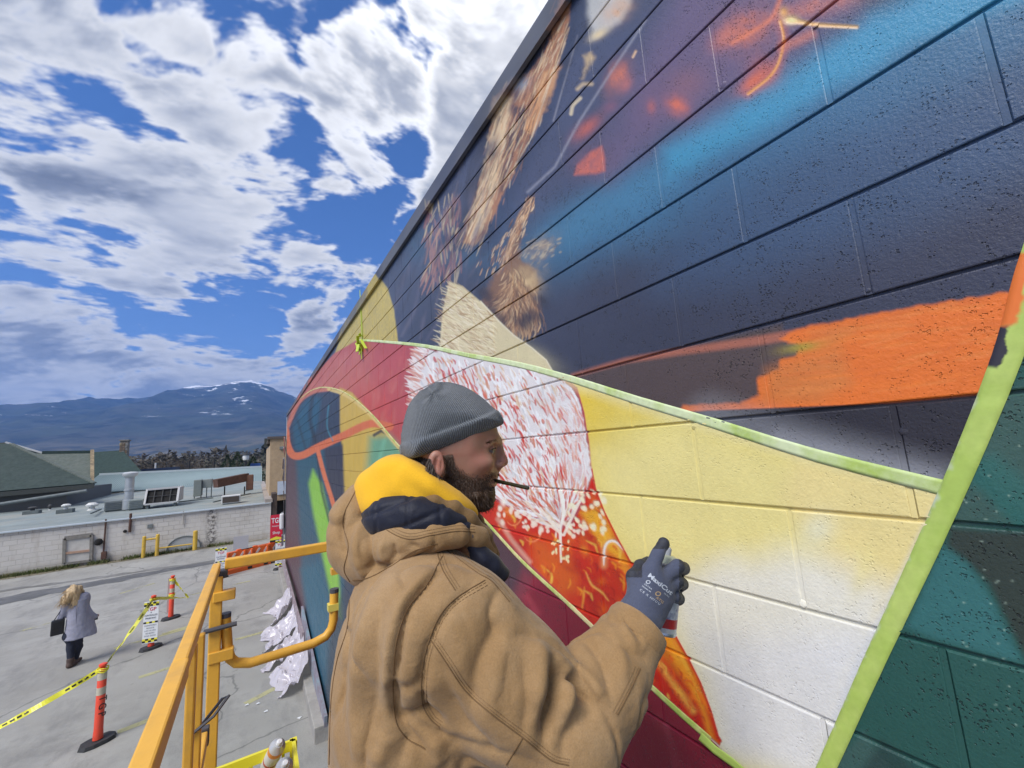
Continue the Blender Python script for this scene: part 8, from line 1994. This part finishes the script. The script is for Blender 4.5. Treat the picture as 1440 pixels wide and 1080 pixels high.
def walker():
    c = onz(103, 937); d = ray(103, 937); az = math.atan2(d[0], d[1]); WF = Frame((c[0], c[1], 0), az+R(62))     # walks away to the right
    VF = Frame((c[0], c[1], 0), az+R(90))                     # image plane frame: forward = image right, left = away
    def w(x, y, b=0.0): return VF.px(x, y, b)
    m_coat = fabric('lavender_wool', (.30, .30, .37), (.36, .36, .44), scale=500); m_jean = mat('dark_denim', (.018, .022, .040), .85, noise=.2, nscale=30); m_boot = mat('brown_boot', (.085, .055, .045), .7, noise=.2, nscale=20); m_bl = mat('blonde_hair', (.50, .36, .20), .6, noise=.35, nscale=60, stretch=(1, 1, .25)); m_bag = mat('black_bag', (.012, .012, .014), .4); m_sk = mat('pale_skin', (.45, .27, .20), .5)
    # body: head, neck, trunk, arms and hands in one surface
    F_ = Field((-.36, -.26, .0), (.52, .26, 1.66), .011)
    F_.D = F_.ell(w(103, 833), (.085, .095, .115)); F_.u(F_.cap(w(104, 845), w(104, 852), .05, .055), .03); F_.u(F_.cap(w(105, 858), w(105, 885), .085, .09), .05)
    sR, eR, hR = w(117, 850, .0), w(127, 862, .02), w(135, 866, .05); sL, eL, hL = w(93, 850, 0), w(86, 868, .03), w(84, 878, .05)
    for (a, b, e) in ((sR, eR, hR), (sL, eL, hL)): F_.u(F_.cap(a, b, .05, .04), .03); F_.u(F_.cap(b, e, .04, .028), .02)
    F_.u(F_.ell(hR+np.array([.01, 0, 0]), (.045, .025, .03)), .015); F_.u(F_.ell(hL, (.03, .03, .045)), .01)
    for (hx, kx, kb, fx, fy, fb) in ((101, 100, .0, 99, 928, -.02), (108, 110, .08, 106, 926, .14)): F_.u(F_.cap(w(hx, 890), w(kx, 910, kb), .085, .055), .04); F_.u(F_.cap(w(kx, 910, kb), w(fx, fy, fb), .055, .04), .03)
    body, V, Fc = to_obj('person', F_, m_sk, None, 1, frame=VF); setp(body, 'blonde woman in a lavender grey coat walking away across the lot', 'person')
    # coat
    F_ = Field((-.30, -.30, .45), (.52, .28, 1.45), .010)
    C = [.50, .62, .80, 1.0, 1.15, 1.28, 1.36, 1.42]; a0 = np.interp(F_.Z, C, [.075, .065, .045, .02, .01, .015, .03, .03]); ra = np.interp(F_.Z, C, [.250, .235, .205, .170, .155, .160, .13, .07]); rb = np.interp(F_.Z, C, [.19, .18, .165, .15, .14, .13, .10, .06])
    r = (np.sqrt(((F_.X-a0)/ra)**2+(F_.Y/rb)**2)-1)*np.minimum(ra, rb)*.9; F_.D = np.maximum(r, np.abs(F_.Z-.97)-.43).astype(np.float32)
    F_.u(F_.cap(w(115, 850), w(126, 864, .0), .066, .052), .03); F_.u(F_.cap(w(126, 864, .0), w(134, 867, .03), .050, .042), .015); F_.u(F_.cap(w(94, 850), w(86, 868, .03), .072, .058), .05); F_.u(F_.cap(w(86, 868, .03), w(84, 876, .05), .058, .048), .02)
    F_.inter(-F_.ell(w(104, 900, -.05)+np.array([0, 0, -.02]), (.16, .10, .06)), .02)
    coat, Vc, Fcc = to_obj('coat', F_, m_coat, body, 2, lambda V, N_: V+N_*((n3(V*np.array([1, 1, .4]), 9, 4)-.5)*.045+(n3(V, 26, 9)-.5)*.012)[:, None], VF)
    # back seam and slit
    MB().tube([VF.W(w(107, y, -.155)) for y in (852, 865, 880, 892)], .004, 5).build('back_seam', mat('coat_seam', (.2, .2, .26), .9), coat)
    # hair: a blown mass of strands
    F_ = Field((-.30, -.20, 1.20), (.22, .20, 1.68), .009); F_.D = F_.ell(w(104, 831), (.105, .115, .12)); F_.u(F_.cap(w(102, 834, -.05), w(92, 845, -.08), .085, .055), .04); F_.u(F_.cap(w(107, 835, -.05), w(106, 849, -.09), .075, .05), .03); F_.u(F_.cap(w(92, 841, -.05), w(86, 849, -.05), .05, .022), .03); F_.u(F_.cap(w(112, 826, 0), w(117, 832, 0), .04, .02), .03)
    hair, Vh, _ = to_obj('hair', F_, m_bl, body, 1, lambda V, N_: V+N_*((n3(V*np.array([1, 1, .5]), 30, 4)-.5)*.05+(n3(V*np.array([1, 1, .35]), 80, 9)-.5)*.015)[:, None], VF)
    st = MB(); rr = np.random.RandomState(3)
    for i in range(420):
        p = Vh[rr.randint(len(Vh))]; g = (VF.f*-rr.uniform(.0, .9)+np.array([0, 0, -1])+rr.normal(0, .25, 3)); g /= np.linalg.norm(g); L = rr.uniform(.05, .15); st.tube([p, p+g*L*.5+rr.normal(0, .008, 3), p+g*L], [.0035, .003, .001], 3, cap=False)
    setp(st.build('loose_strands', m_bl, hair), kind='stuff')
    # jeans and boots
    F_ = Field((-.22, -.26, .05), (.32, .36, .78), .010); F_.D = F_.ell(w(104, 892), (.17, .13, .14))
    for (hx, kx, kb, fx, fy, fb) in ((101, 100, .0, 99, 929, -.02), (108, 110, .08, 106, 926, .14)): F_.u(F_.cap(w(hx, 890), w(kx, 910, kb), .100, .068), .04); F_.u(F_.cap(w(kx, 910, kb), w(fx, fy, fb), .068, .050), .03)
    to_obj('jeans', F_, m_jean, body, 1, lambda V, N_: V+N_*((n3(V, 26, 4)-.5)*.014)[:, None], VF)
    for (x, y, b_, hl) in ((99, 927, -.02, 0), (105, 925, .14, 1)):
        t = w(x, y, b_); F_ = Field(t-np.array([.16, .2, t[2]+.0 if not hl else .22]), t+np.array([.2, .22, .1]), .008); fz = .0 if not hl else max(0, t[2]-.17)
        F_.D = F_.cap(t, (t[0], t[1], fz+.07), .058, .052); F_.u(F_.cap((t[0]-.01, t[1]-.02, fz+.045), (t[0]+.08, t[1]+.09, fz+.04), .048, .036), .03); F_.inter(F_.half((0, 0, fz+.003), (0, 0, -1)), .004)
        to_obj('boot', F_, m_boot, body, 1, None, VF)
    # handbag at her left side and phone in her right hand
    a = VF.W(w(81, 882, -.02)); bag = empty('handbag', tuple(a), label='black handbag hanging at the left side of the walking woman', cat='handbag')
    ex = VF.f; ez = np.array([0, 0, 1.0]); ey = VF.l; MB().box(a, (.19, .10, .29), np.array([ex, ey, ez*1.0]).T, .02).build('bag_body', m_bag, bag); MB().box(a+ez*.06-ey*.052, (.15, .012, .10), np.array([ex, ey, ez]).T, .004).build('flap', m_bag, bag)
    MB().tube([a+ez*.14-ex*.06, a+ez*.30+ex*.02, a+ez*.42+ex*.06, a+ez*.30+ex*.09, a+ez*.14+ex*.07], .008, 6).build('strap', m_bag, bag)
    p = VF.W(w(135.5, 868, .02)); setp(MB().box(p, (.05, .03, .10), np.array([ex, ey, ez]).T, .008).build('phone', m_bag), 'small black phone in the right hand of the walking woman', 'phone')
walker()
